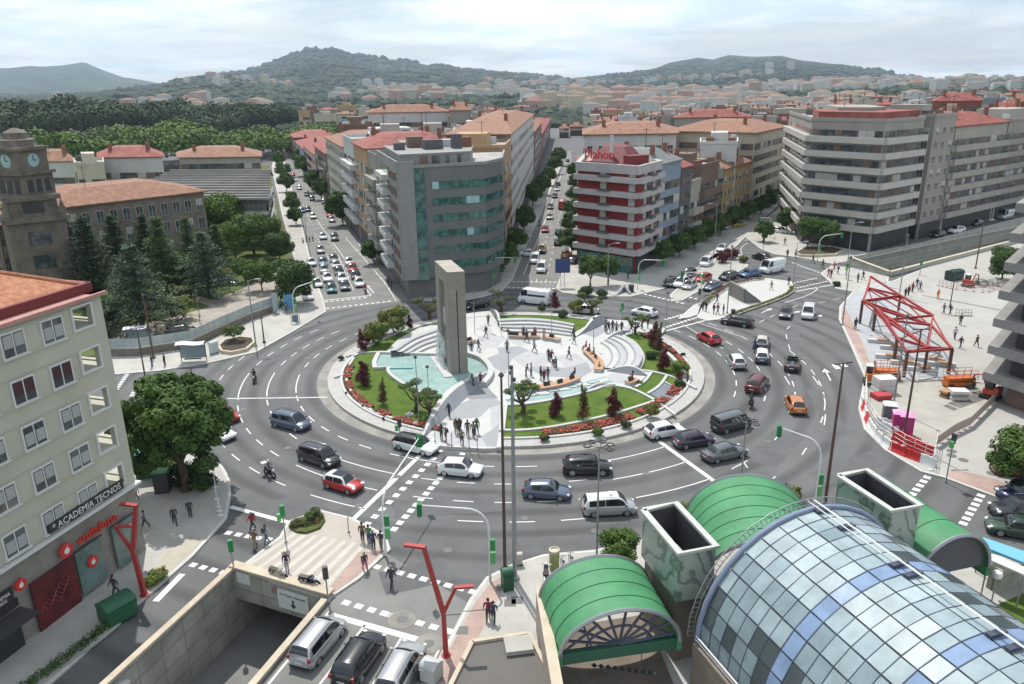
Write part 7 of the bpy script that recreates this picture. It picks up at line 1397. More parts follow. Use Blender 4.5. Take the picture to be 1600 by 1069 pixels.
for i in(0,1):
 A,B,d,n,L_,rz=facade(RP[i],RP[i+1]);m=MB(o);c=(A+B)/2+n*.1;m.box((c.x,c.y,1.6),(L_*.94,.3,3.1),rz=rz);m.obj('shopfront',gteal if i==0 else gdark,t)
 for f in range(6):
  z=4.15+2.62*f;m=MB(o);c=(A+B)/2+n*.5;m.box((c.x,c.y,z),(L_+.7,1.1,1.0),rz=rz);e=c-n*.0+n*.1;m.box((e.x,e.y,z+.55),(2.6,1.25,.35),rz=rz,mi=1);m.obj('parapet_band',[wp,WC['dark']],t)
  for s in((-.06,.46)if i==0 else(-.2,.25)):c=(A+B)/2+d*L_*s*.9+n*.08;m=MB(o);m.box((c.x,c.y,z+1.35),(1.3,.2,1.45),rz=rz);m.obj('window',blind,t)
  if i:
   for s in(0,.38):c=(A+B)/2+d*L_*s+n*.08;m=MB(o);m.box((c.x,c.y,z+1.3),(1.5,.12,1.2),rz=rz);m.obj('window',wglass,t)
m=MB(o);ribbon(m,[RP[4],RP[0],RP[1],RP[2],RP[3]],1.0,18.3,19.9);m.obj('top_parapet',wp,t)
m=MB(o);P1=poly_scale(RP,.93);m.prism(P1,19.2,19.3);rf=m.obj('roof',mat('roof_pink',(.50,.26,.22),.8,var=.1,scale=.6),t)
m=MB(o);q=[(15.5,152),(22.5,145.5),(26.5,151),(24,166),(18,167)];c=poly_scale(q,.5);n_=5;m.add([(x,y,19.3)for x,y in q]+[(x,y,22.3)for x,y in c],[(k,(k+1)%n_,n_+(k+1)%n_,n_+k)for k in range(n_)]+[tuple(range(n_,2*n_))]);m.obj('mansard',mat('mansard_red',(.12,.015,.018),.7,var=.2,scale=.8),rf)
m=MB(o);m.box((23.4,145,20.3),(4.2,2.2,2.0),rz=.5);m.obj('roof_hut',mat('mansard_red2',(.16,.02,.022),.7),rf);m=MB(o);m.lathe((19.5,150.5,19.3),[(.35,0),(.35,5.2)],10);m.obj('chimney',WC['white'],rf)
A,B,d,n,L_,rz=facade(RP[0],RP[1]);c=A+d*5.0+n*.2
text_part('Mahon','roof_sign',mat('sign_red',(.50,.03,.03),.5),t,(c.x-o.x,c.y-o.y,21.5),(R_(90),0,rz),2.6,.12,(.95,1,1));m=MB(o);c=A+d*5.0+n*.1;m.box((c.x,c.y,20.1),(7.5,.15,.2),rz=rz);m.obj('sign_rail',dark_s,t)
bw_=mat('balcony_white',(.44,.425,.385),.75,var=.07,scale=.3,detail=7)
bld('balcony_building','large grey white corner building with seven long bands of balconies on the right',[(64,168),(74.2,156.5),(86.5,165.8),(92,200),(72,205)],25.8,'grey','balc',2.95,4.2,par=bw_,clutter=3,rh=1,bandm=None)
m=MB((64,168,0));m.prism([(66,170),(75,160),(88,171),(84,182),(70,184)],25.8,27.6);m.obj('red_roof',tile_r,[q for q in COL.objects if q.name.startswith('balcony_building')][0])
def online(A,B,pxx):
 lo,hi=0.0,1.0;f=lambda k:px((A[0]+(B[0]-A[0])*k,A[1]+(B[1]-A[1])*k,8))[0]
 s=1 if f(1)>f(0)else-1
 for _ in range(40):
  k=(lo+hi)/2
  if(f(k)-pxx)*s<0:lo=k
  else:hi=k
 return ext2(A,B,lo)
def strip(A,B,items,side,depth,group=None,**kw):
 """a row of buildings along the street line A-B; items = (pixel from, pixel to, top pixel, colour, style, roof, label)"""
 d=(V2(B)-V2(A)).normalized();n=Vector((d.y,-d.x))*side
 for p0,p1,ty,c,st,rf,lb,*ex in items:
  P,Q=online(A,B,p0),online(A,B,p1);near=P if V2(P).length<V2(Q).length else Q;h=zat(*near,ty);dp=ex[0]if ex else depth
  bld('apartment_building',lb,[P,Q,(Q[0]+n.x*dp,Q[1]+n.y*dp),(P[0]+n.x*dp,P[1]+n.y*dp)],max(6,h),c,st,roof=rf,group=group,**kw)
g='apartment blocks lining the streets'
strip((74.2,156.5),(150,213),[(1441,1474,184,'grey','win','flat','narrow plain grey block right of the big balcony building'),(1476,1556,197,'concrete','balc','red','block with a red roof and pale balcony bands on the right'),(1558,1640,190,'grey','balc','flat','rightmost grey banded block above the far road')],-1,16,g,fl=2.95)
strip((29,150),(84,236),[(1029,1060,256,'blue','band','slate','green glass fronted block with a sloping grey roof',14),(1061,1077,262,'dark','band','red','dark brown block in the shaded right street'),(1078,1093,287,'concrete','balc','flat','low pale block between two dark ones in the right street'),(1094,1119,262,'brown','balc','flat','brown block with white bands in the right street'),(1120,1128,268,'grey','band','flat','slim grey block before the yellow building'),(1129,1172,264,'yellow','win','tile','yellow ochre building with a tiled roof'),(1174,1222,207,'cream','band','tile','tall cream building with a blank gable and tiled roof',24),(1223,1239,196,'dark','band','flat','dark slim block at the end of the right street'),(1240,1252,192,'concrete','band','flat','pale slim block beside the dark one at the street end')],-1,15,g)
strip((-25,148),(-110,400),[(601,582,247,'grey','balc','flat','block with curved white balconies left of the glass building'),(581,560,232,'tan','band','red','block with a tall blank orange wall on the left avenue'),(559,543,222,'white','balc','flat','white and blue block on the left avenue'),(542,514,229,'cream','win','tile','beige block on the left avenue beside the tall tree'),(513,494,240,'brown','band','red','dark fronted block with a red roof on the left avenue'),(493,476,241,'pink','band','red','pinkish block with a red roof far up the left avenue'),(475,462,232,'blue','band','red','bluish block near the end of the left avenue'),(461,451,215,'brick','band','red','red roofed block at the far end of the left avenue')],1,20,g)
strip((-1,153),(27,520),[(788,799,232,'tan','band','flat','slim tan block behind the glass building'),(800,834,208,'white','win','tile','white block with a tiled roof on the middle avenue'),(835,846,205,'brown','win','tile','brown brick block on the middle avenue'),(847,861,208,'brick','band','red','dark red block farther up the middle avenue'),(862,872,212,'pink','band','red','pinkish block near the end of the middle avenue')],-1,14,g)
strip((17,172),(36,480),[(905,901,262,'pink','win','tile','block hidden behind the red and white building along the avenue')],1,12,g)
def far(lb,p0,p1,ty,D,c,st='band',rf='tile',dep=14,g=g,**kw):
 def at(pp):q=RT*((pp-800)/FPX)+FW;return(q.x/q.y*D,D)
 P,Q=at(p0),at(p1);h=max(6,zat(*P,ty));k=kw.pop('skew',0);bld('apartment_building',lb,[P,(Q[0],Q[1]+k),(Q[0]*(1+dep/D),Q[1]+dep+k),(P[0]*(1+dep/D),P[1]+dep)],h,c,st,roof=rf,group=g,**kw)
for a in(('long pale building with an orange tiled roof on the skyline left of centre',600,714,176,285,'white','win'),('tall block beside the long orange roofed building',716,746,172,275,'grey'),('block with an orange roof behind the white avenue block',752,786,192,240,'cream'),('pale block right behind the glass building, left',600,660,214,180,'white','band','flat'),('pale block right behind the glass building, middle',662,720,212,186,'pink','band','flat'),('pale block right behind the glass building, right',722,786,208,190,'white','band','flat'),('flat roofed brown topped block behind the left avenue',556,606,198,230,'brown','band','flat'),('block closing the middle avenue, left',872,886,206,520,'cream'),('block closing the middle avenue, right',887,905,204,540,'pink'),('cream building with a wide orange roof behind the red and white one',908,1040,210,205,'white','win','tile',24),('long red roofed building on the skyline right of centre',1036,1142,184,290,'grey','band','red'),('white gabled block with a round white chimney',1090,1128,206,225,'white','band','flat'),('low white roofed hall before the cream gabled building',1075,1128,226,190,'white','band','flat'),('block with dark chimneys behind the cream building',1150,1250,182,300,'brown','band','flat'),('brick clad block on the skyline at the right',1400,1470,158,260,'brick','band','red'),('blue grey block on the right skyline',1462,1502,156,290,'blue','band','flat'),('orange roofed block on the right skyline',1500,1560,160,260,'tan','band','tile'),('terracotta block at the right end of the skyline',1540,1592,156,240,'tan','band','tile'),('pale green block at the very right of the skyline',1588,1640,148,210,'concrete','band','flat'),('red roofed block behind the right banded block',1480,1530,176,225,'pink','band','red'),('white apartment block in the trees on the left, left part',120,168,252,205,'white','win','tile'),('white apartment block in the trees on the left, middle part',170,212,258,200,'cream','band','flat'),('white apartment block in the trees on the left, right part',206,298,246,215,'white','win','red',16),('long building with a pale tiled roof behind the glass roofed hall',322,440,246,238,'concrete','band','tile',20)):far(*a)
r=random.Random(12);cols=['white','cream','grey','pink','tan','brick','concrete']
for row,(D,ty)in enumerate(((250,205),(300,196),(360,194),(430,190),(520,186),(640,181),(780,176))):
 x=480
 while x<1620:
  w_=r.uniform(20,44)*(250/D)**.4;t0=ty+r.uniform(-9,8)-(16 if x>1250 else 0)-(9 if x>1000 else 0)-(6 if x<780 else 0)
  if not any(a<x+w_ and x<b for a,b in(((430,600),(790,912),(1215,1250))if D<500 else((845,905),(400,482))))and not(D<330 and x<1100 and x>560 and row==0):k=r.random()<.5;cc=r.choice(cols);zl=('behind the glass office building' if x<780 else 'behind the red and white building' if x<1040 else 'behind the cream gabled building' if x<1250 else 'above the big balcony building')+(', nearer rows' if D<400 else ', far rows');lb_='distant %s city block with a %s roof %s'%({'concrete':'beige','brick':'brick red'}.get(cc,cc),'tiled' if k else 'flat',zl);far(lb_,x,x+w_,t0,D,cc,'band',('tile' if r.random()<.6 else 'red')if k else 'flat',r.uniform(12,20),lb_.replace('block','blocks',1),clutter=1,rh=1.3)
  x+=w_+r.uniform(0,7)
st=WC['stone'];SCP=[(-86,139),(-64.5,163.5),(-76,177),(-100,152)]
bld('old_school','old brown stone school building with tall dark windows and a faded tiled roof',SCP,13.6,'stone','win',3.8,1.4,'tile',pitch=2.3,win=(1.25,2.3),rh=2.6,clutter=0,ground=False)
bld('old_school','left wing of the old stone school behind the clock tower',[(-112,137),(-93,139),(-96,153),(-114,153)],11,'stone','win',3.2,1.0,'tile',pitch=2.3,win=(1.25,2.0),rh=2.2,clutter=0,ground=False)
c=G(48,325,14);c=(c.x*.92,c.y*.92);az=.66;st=mat('tower_stone',(.15,.128,.105),.9,var=.3,scale=.6,detail=8);t=thing('clock_tower','weathered stone clock tower of the old school at the left edge','tower',(*c,0),az)
for nm,w0,z0,z1 in(('tower_base',8.4,0,13.8),('cornice',9.6,13.8,14.6),('middle_tier',7.0,14.6,17.2),('cornice',8.2,17.2,18.0),('belfry',5.8,18.0,21.2),('cornice',6.6,21.2,21.7),('clock_tier',5.4,21.7,25.0),('cornice',6.2,25.0,25.5)):m=MB();m.box((0,0,(z0+z1)/2),(w0,w0,z1-z0),rz=.6 if z0>=18 else 0);m.obj(nm,st,t)
m=MB();m.lathe((0,0,25.5),[(3.0,0),(2.7,.5),(2.7,1.1),(1.9,1.3),(1.8,2.2),(1.2,2.5),(.4,2.9)],8);m.obj('dome',st,t)
for s,aa in enumerate((.6,-.97)):
 nx,ny=math.sin(aa),-math.cos(aa);tx,ty_=-ny,nx;m=MB();cl=mat('clock_face',(.30,.45,.45),.4);n=20;e=(nx*2.73,ny*2.73,23.4);m.add([(e[0]+tx*1.05*math.cos(6.283*j/n),e[1]+ty_*1.05*math.cos(6.283*j/n),e[2]+1.05*math.sin(6.283*j/n))for j in range(n)],[tuple(range(n))]);q=m.obj('clock_face',cl,t)
 m=MB();m.box((nx*2.78,ny*2.78,23.8),(.12,.04,.9),rz=aa);m.box((nx*2.78+tx*.25,ny*2.78+ty_*.25,23.4),(.6,.04,.12),rz=aa);m.obj('clock_hand',dark_s,q)
 for j in(-1.6,0,1.6):m=MB();m.box((nx*2.93+tx*j,ny*2.93+ty_*j,19.4),(1.0,.06,2.0),rz=aa);m.obj('arched_opening',gdark,t)
for ax,ay in((0,-1),(1,0)):
 rz=0 if ay else R_(90)
 m=MB();m.box((ax*3.52,ay*3.52,16.0),(3.0,.08,1.7),rz=rz);m.obj('opening',gdark,t)
 for z in(3,7.2,11.2):m=MB();m.box((ax*4.24,ay*4.24,z),(3.2,.08,2.3),rz=rz);m.obj('window',wglass,t)
for x,y,ax,ay in((-4,-4,0,0),(4,-4,0,0),(4,4,0,0)):m=MB();m.lathe((x,y,14.6),[(.6,0),(.5,1.2),(.2,2.0),(.05,2.6)],8);m.obj('pinnacle',st,t)
LP=[(-88,176),(-54.5,173),(-63,206),(-88,212)];t=thing('glass_roofed_hall','long hall with a grey ribbed roof and glass wall beside the left avenue','building',(*LP[0],0));o=t.location;m=MB(o);m.prism(LP,0,8.4);m.obj('wall',WC['concrete'],t)
m=MB(o);lr=mat('ribbed_roof',(.15,.165,.17),.75,var=.08,scale=.3);mix_tex(lr,'wave',(.4,.4,.42),.35,.8,dir='Y');m.add([(-90,174,10.6),(-53.2,171,10.6),(-58.5,192,14.6),(-84,196,14.6),(-62,206,12),(-82,213,12)],[(0,1,2,3),(3,2,4,5),(0,3,5)],0);m.obj('roof',lr,t)
for k in range(12):f=k/11;m=MB(o);ribbon(m,[(-90+5.5*f,174.2+21*f),(-53.4-5*f,171.2+20.4*f)],.35,10.5+4*f,10.95+4*f);m.obj('roof_rib',WC['grey'],t)
A,B,d,n,L_,rz=facade((-88,175.8),(-54.5,172.8));hg=mat('hall_glass',(.20,.22,.20),.3,var=.1,scale=.4);mix_tex(hg,'wall',(.35,.37,.35),1.0,.9,mortar=.08,bw=1.0,rh=1.2,offset=0)
c=(A+B)/2+n*.1;m=MB(o);m.box((c.x,c.y,9.2),(L_,.3,2.8),rz=rz);m.obj('glass_wall',hg,t);m=MB(o);c=c+n*.4;m.box((c.x,c.y,7.4),(L_+1,.9,.7),rz=rz);m.obj('white_ledge',WC['white'],t)
A,B,d,n,L_,rz=facade((-54.3,173),(-62.8,206));c=(A+B)/2+n*.1
for f in range(3):m=MB(o);m.box((c.x,c.y,2.4+3*f),(L_,.4,1.6),rz=rz);m.obj('window_band',wglass,t)
def left_block():
 C0=V2((-28.5,51.6));d=(V2((-32.3,39.2))-C0).normalized();nrm=Vector((-d.y,d.x));rz=math.atan2(-d.y,-d.x);o=Vector((C0.x,C0.y,0))
 t=thing('apartment_block','green grey apartment block with a tiled roof and shops at street level, left edge','building',o,rz);Wg=mat('render_greygreen',(.46,.46,.375),.85,var=.05,scale=.25,detail=8,bump=.05);mix_tex(Wg,'noise',(.84,.84,.80),.35,.6,p0=.3,p1=.6)
 fr=mat('window_white',(.62,.62,.60),.5);zc=[19.3-3.05*k for k in range(5)];holes=[(-2.6,-1.05,z-.55,z+.95)for z in zc];T=.35
 m=MB();xs=[-30,-2.6,-1.05,0];zs=[6.0]+[v for z in zc[::-1]for v in(z-.55,z+.95)]+[20.6]
 for i in range(3):
  for j in range(len(zs)-1):
   if i==1 and j%2==1:continue
   m.box(((xs[i]+xs[i+1])/2,T/2,(zs[j]+zs[j+1])/2),(xs[i+1]-xs[i],T,zs[j+1]-zs[j]))
 m.box((-15-1.6,6.5,13.3),(26.8,12.2,14.6))
 for k,z in enumerate(zc):m.box((-1.5,1.6,z-.8),(3.0,2.6,.5));m.box((-.18,1.6,z-.55-.25),(.34,2.5,.7))
 m.box((-1.5,1.6,20.3),(3,2.6,.6));m.box((-1.5,1.6,5.8),(3,2.6,.5));m.obj('wall',Wg,t)
 for k,z in enumerate(zc):
  m=MB();x0,x1,z0,z1=-2.6,-1.05,z-.55,z+.95
  for a,b,c,e in(((x0+x1)/2,z0-.05,x1-x0+.3,.12),((x0+x1)/2,z1+.05,x1-x0+.3,.12),(x0-.06,(z0+z1)/2,.12,z1-z0),(x1+.06,(z0+z1)/2,.12,z1-z0)):m.box((a,-.02,b),(c,.22,e))
  m.box((-.25,.6,z+.2),(.14,.14,1.5));m.obj('loggia_frame',fr,t)
  m=MB();m.box((-14.5,-.06,z-.84),(23,.12,.07));m.box((-14.5,-.04,z+1.02),(23,.08,.05));m.obj('string_course',Wg,t)
  for j in range(7):
   x=-4.3-2.9*j;curt=(k==1 and j<2);m=MB();m.box((x,-.03,z+.05),(1.72,.16,1.62));w=m.obj('window',fr,t)
   for s in(-1,1):m=MB();m.box((x+s*.40,-.10,z+.02),(.70,.05,1.42));m.box((x+s*.40,-.132,z+(.25 if(k+j)%3 else-.1)),(.60,.012,.8),mi=1);m.obj('pane',[wglass,mat('curtain_maroon',(.07,.025,.03),.9)if curt else mat('curtain',(.36,.37,.36),.9)],w)
   m=MB();m.box((x,-.12,z-.80),(1.9,.22,.07));m.obj('sill',fr,w)
 sm=mat('shop_stone',(.27,.255,.225),.8,var=.12,scale=.8,detail=8);mix_tex(sm,'wall',(.65,.65,.65),1,.7,mortar=.025,bw=1.2,rh=.8)
 m=MB();m.box((-15,6.2,2.95),(30,12.0,5.9));m.obj('shop_storey',sm,t);m=MB();m.box((-15,-.12,6.0),(30.3,.6,.16));m.obj('cornice',fr,t)
 bk=mat('sign_black',(.03,.03,.035),.6);m=MB();m.box((-4.6,-.16,6.62),(6.5,.14,.72));b=m.obj('sign_board',bk,t);text_part('\u2726 ACADEMIA TECNOS' if 0 else '* ACADEMIA TECNOS','lettering',whitep,b,(-4.6,-.24,6.60),(R_(90),0,0),.66,.01,(.92,1,1))
 vr=mat('shop_red',(.55,.035,.025),.5);text_part('vodafone','shop_lettering',vr,t,(-4.35,-.30,4.65),(R_(90),0,0),.98,.08)
 def logo(x,z,R0,par):
  m=MB();n=24;m.add([(x+R0*math.cos(6.283*j/n),y,z+R0*math.sin(6.283*j/n))for y in(-.16,-.30)for j in range(n)],[(j,(j+1)%n,n+(j+1)%n,n+j)for j in range(n)]+[tuple(range(n,2*n))[::1]]);l=m.obj('logo_disc',vr,par)
  m=MB();q=R0*.42;m.add([(x+q*math.cos(6.283*j/n),-.315,z-.03+q*math.sin(6.283*j/n))for j in range(n)]+[(x-.05,-.315,z+q*.8),(x+q*.75,-.315,z+R0*.8),(x+q*.2,-.315,z+q*.6)],[tuple(range(n)),(n,n+1,n+2)]);m.obj('logo_mark',whitep,l)
 logo(-7.0,4.55,.52,t);logo(-10.6,4.35,.40,t)
 rp=mat('poster_red',(.15,.018,.02),.6,col2=(.05,.008,.01),scale=.7,detail=5);m=MB();m.box((-8.2,-.03,1.95),(3.4,.1,3.7));pn=m.obj('shop_panel',rp,t);wt=mat('poster_script',(.32,.06,.07),.6)
 for k in range(5):m=MB();m.tube([(-9.6+.25*j+k*.3,-.10,1.5+.35*k*.6+.28*math.sin(j*1.9+k))for j in range(8)],.025,4);m.obj('script_stroke',wt,pn)
 for x,w_ in((-5.2,2.2),(-2.0,2.0)):m=MB();m.box((x,-.03,2.1),(w_,.1,3.4));q=m.obj('shop_window',mat('shop_glass',(.13,.19,.18),.15,var=.3,scale=.5),t);m=MB();m.box((x,-.09,3.85),(w_+.3,.1,.12));m.obj('shop_frame',dark_s,q)
 logo(-5.2,2.5,.42,t)
 m=MB();m.box((-12.3,-.05,4.0),(2.4,.12,1.0));b=m.obj('sign_board',bk,t);text_part('* ACADEMIA\nTECNOS','lettering',whitep,b,(-12.2,-.12,4.0),(R_(90),0,0),.32,.008)
 m=MB();m.box((-12.6,-.8,2.75),(3.6,1.6,.14));m.obj('canopy',dark_s,t);m=MB();m.box((-12.6,-.02,1.3),(3.0,.1,2.5));m.obj('shop_entrance',gdark,t);m=MB();m.box((-11.9,-.06,3.05 if 0 else 3.3),(2.0,.1,.55));m.obj('transom',gdark,t)
 m=MB();m.box((-14.9,.2,20.72),(30.3,1.2,.22));m.box((-.35,6,20.72),(1.2,12.4,.22));m.obj('eaves',mat('eaves_pink',(.42,.22,.19),.8,var=.1,scale=1),t)
 m=MB();m.box((-15.2,.6,21.1),(30.2,.35,.75));m.box((-.2,6.3,21.1),(.35,11.5,.75));m.obj('fascia',mat('fascia_red',(.16,.025,.025),.7),t)
 m=MB();lt=mat('clay_tiles',(.40,.13,.06),.8,col2=(.60,.30,.15),scale=2.5,detail=8);mix_tex(lt,'wave',(.35,.3,.3),2.6,.85,dir='X',p0=.15,p1=.6);mix_tex(lt,'wave',(.6,.55,.55),2.2,.6,dir='Y',p0=.05,p1=.3)
 m.add([(-.45,.85,21.3),(-.45,12,21.3),(-5.8,6.4,23.7),(-30,.85,21.3),(-30,6.4,23.7),(-30,12,21.3)],[(0,1,2),(3,0,2,4),(1,5,4,2)]);rf=m.obj('roof',lt,t)
 m=MB();m.tube([(-.45,.85,21.36),(-5.8,6.4,23.76),(-30,6.4,23.76)],.13,6);m.tube([(-.45,12,21.36),(-5.8,6.4,23.76)],.13,6);m.obj('ridge',mat('ridge_tile',(.50,.22,.13),.8,var=.15,scale=2),rf)
 m=MB();m.box((-3.4,7.2,23.4),(1.6,.7,2.2));c=m.obj('chimney',WC['brick'],rf);m=MB();m.box((-3.4,7.2,24.56),(1.9,1.0,.12));m.box((-2.5,7.3,23.6),(.6,.9,.1));m.obj('cap',conc_cap,c)
left_block()
t=thing('balcony_block','dark block with stacked grey balconies at the right edge above the plaza','building',(51.6,78,0));o=t.location;BP=[(53.6,77),(59,66),(80,78),(72,92)];m=MB(o);m.prism(BP,0,21.5);m.obj('wall',WC['brown'],t);bc=mat('balcony_grey',(.24,.235,.225),.8,var=.1,scale=.6)
for k in range(7):
 z=3.0+3.05*k;q=[(51.4,78.2),(57.8,64.8),(62,66.8),(56,79.4),(66,90),(63.5,92)];m=MB(o);m.prism(q,z-.35,z+.55);m.obj('balcony',bc,t);m=MB(o);ribbon(m,[(51.7,78.1),(57.9,65.2)],.25,z+.56,z+.60);m.obj('balcony_coping',concrete,t)
 m=MB(o);ribbon(m,[(53.5,77.0),(58.8,66.2)],.1,z+.7,z+2.5);m.obj('window_band',gdark,t)
grn=mat('vault_green',(.07,.25,.115),.6,var=.12,scale=.35,detail=8,spec=.35);mix_tex(grn,'noise',(.72,.80,.74),.6,.8,p0=.3,p1=.6);mix_tex(grn,'noise',(.80,.84,.80),3.0,.6,p0=.3,p1=.5,sc=(1,4,.5));seam=mat('vault_seam',(.03,.13,.06),.6);steelb=mat('lattice_blue',(.05,.06,.09),.5)
def vault(name,label,A,B,R0,zs,mt,ribs,front=True,back=False,rise=None):
 """half barrel from axis point A (near) to B (far), springing height zs"""
 A,B=V2(A),V2(B);d=B-A;L_=d.length;d.normalize();rz=math.atan2(d.y,d.x);rise=rise or R0;t=thing(name,label,'canopy',(A.x,A.y,0),rz);n=28
 P=lambda k,r_=0:((R0+r_)*math.cos(math.pi*k/n),zs+(rise+r_)*math.sin(math.pi*k/n))
 m=MB();m.grid([[(x,*P(k))for k in range(n+1)]for x in(0,L_)]);m.grid([[(x,*P(k,-.12))for k in range(n+1)][::-1]for x in(0,L_)]);m.obj('shell',mt,t)
 for j in range(ribs+1):
  x=L_*j/ribs;m=MB();e=j in(0,ribs);m.tube([(x,*P(k,.01))for k in range(n+1)],.13 if e else .03,5,mi=0);m.obj('edge_rib' if e else 'seam',steel if e else seam,t)
 for y in(-R0,R0):m=MB();m.box((L_/2,y,zs-.35),(L_,.3,.7));m.obj('side_beam',mt,t)
 if front:
  x=.35;m=MB();m.box((x,0,zs-.35),(.35,2*R0,.75));m.obj('tie_beam',mat('vault_green_dark',(.02,.10,.06),.5),t)
  for k in range(3,n,3):m=MB();m.tube([(x,0,zs),(x,P(k)[0]*.98,zs+(P(k)[1]-zs)*.97)],.09,5);m.obj('lattice_bar',steelb,t)
  m=MB();m.tube([(x,R0*.55*math.cos(math.pi*k/12),zs+rise*.5*math.sin(math.pi*k/12))for k in range(13)],.08,5);m.obj('inner_arch',steelb,t)
  for s in(-1,1):m=MB();m.tube([(x,s*R0*.9,zs+.1),(x,s*R0*.35,zs+rise*.62)],.08,5);m.tube([(x,s*R0*.45,zs),(x,s*R0*.62,zs+rise*.72)],.07,5);m.obj('lattice_bar',steelb,t)
 if back:
  m=MB();m.add([(L_*.04,*P(k,-.14))for k in range(n+1)],[tuple(range(n+1))]);m.obj('end_wall',WC['dark'],t)
 return t
m=MB();m.sheet([(1.9,41.6),(2.5,34.5),(9.3,36.6),(8.7,43)],PV+.02);structure(m,'canopy_floor',mat('canopy_floor',(.16,.125,.10),.8,var=.2,scale=.6))
v1=vault('entrance_canopy','green barrel vault nearest the street with a dark lattice front',(5.95,35.9),(5.0,41.1),3.55,3.4,grn,4,True,False,2.6)
vault('entrance_canopy','large green barrel vault behind the glass vault',(16.0,41.0),(17.0,49.4),4.3,3.3,grn,6,False,False,3.7)
vault('entrance_canopy','green barrel vault at the right of the marble shaft with a dark end wall',(28.6,42.6),(26.4,50.5),2.9,3.2,grn,4,False,True)
t=thing('canopy_wall','pinkish stone wall along the left side of the nearest green vault','wall',(1.9,35,PV));m=MB(t.location);pw=mat('pink_stone',(.36,.30,.26),.85,var=.08,scale=.6);ribbon(m,[(1.55,41.6),(2.0,35.2),(2.3,31)],.5,0,3.5);m.obj('wall_panel',pw,t);m=MB(t.location);ribbon(m,[(1.55,41.65),(2.0,35.2),(2.3,31)],.62,3.5,3.62);m.obj('coping',conc_cap,t)
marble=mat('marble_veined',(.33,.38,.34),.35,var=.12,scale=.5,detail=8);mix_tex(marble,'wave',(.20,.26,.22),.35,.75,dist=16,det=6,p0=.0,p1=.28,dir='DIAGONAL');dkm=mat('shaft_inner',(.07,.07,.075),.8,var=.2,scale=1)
def shaft(label,tops,zt,hm,base):
 q=[g2(x,y,zt)for x,y in tops];c=poly_scale(q,0)[0];t=thing('vent_shaft',label,'vent shaft',(*c,0));o=t.location;inn=poly_scale(q,.90);bs=poly_scale(q,base);n=4
 m=MB(o)
 for i in range(4):
  a,b=q[i],q[(i+1)%4];m.quad((*a,zt-hm),(*b,zt-hm),(*b,zt-.02),(*a,zt-.02))
 m.quad(*[(*p,zt-hm)for p in q]);m.obj('marble_cladding',marble,t);m=MB(o)
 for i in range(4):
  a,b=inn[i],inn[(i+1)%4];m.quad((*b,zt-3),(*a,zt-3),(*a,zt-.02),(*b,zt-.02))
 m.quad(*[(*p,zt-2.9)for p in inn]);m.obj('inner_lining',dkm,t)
 m=MB(o);ribbon(m,q+[q[0]],.42,zt-.02,zt+.16);m.obj('rim',mat('shaft_rim',(.45,.46,.43),.7,var=.08,scale=2),t);m=MB(o);m.prism(bs,0,zt-hm);m.obj('concrete_base',WC['stone'],t)
 m=MB(o);m.box((c[0],c[1],zt-2.2),(.7,1.2,1.3),rz=.3);m.obj('vent_unit',steel,t)
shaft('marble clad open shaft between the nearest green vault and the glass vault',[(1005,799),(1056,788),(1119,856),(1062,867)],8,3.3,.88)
shaft('marble clad open shaft behind the right part of the glass vault',[(1310,745),(1354,736),(1438,792),(1394,800)],8,3.6,.9)
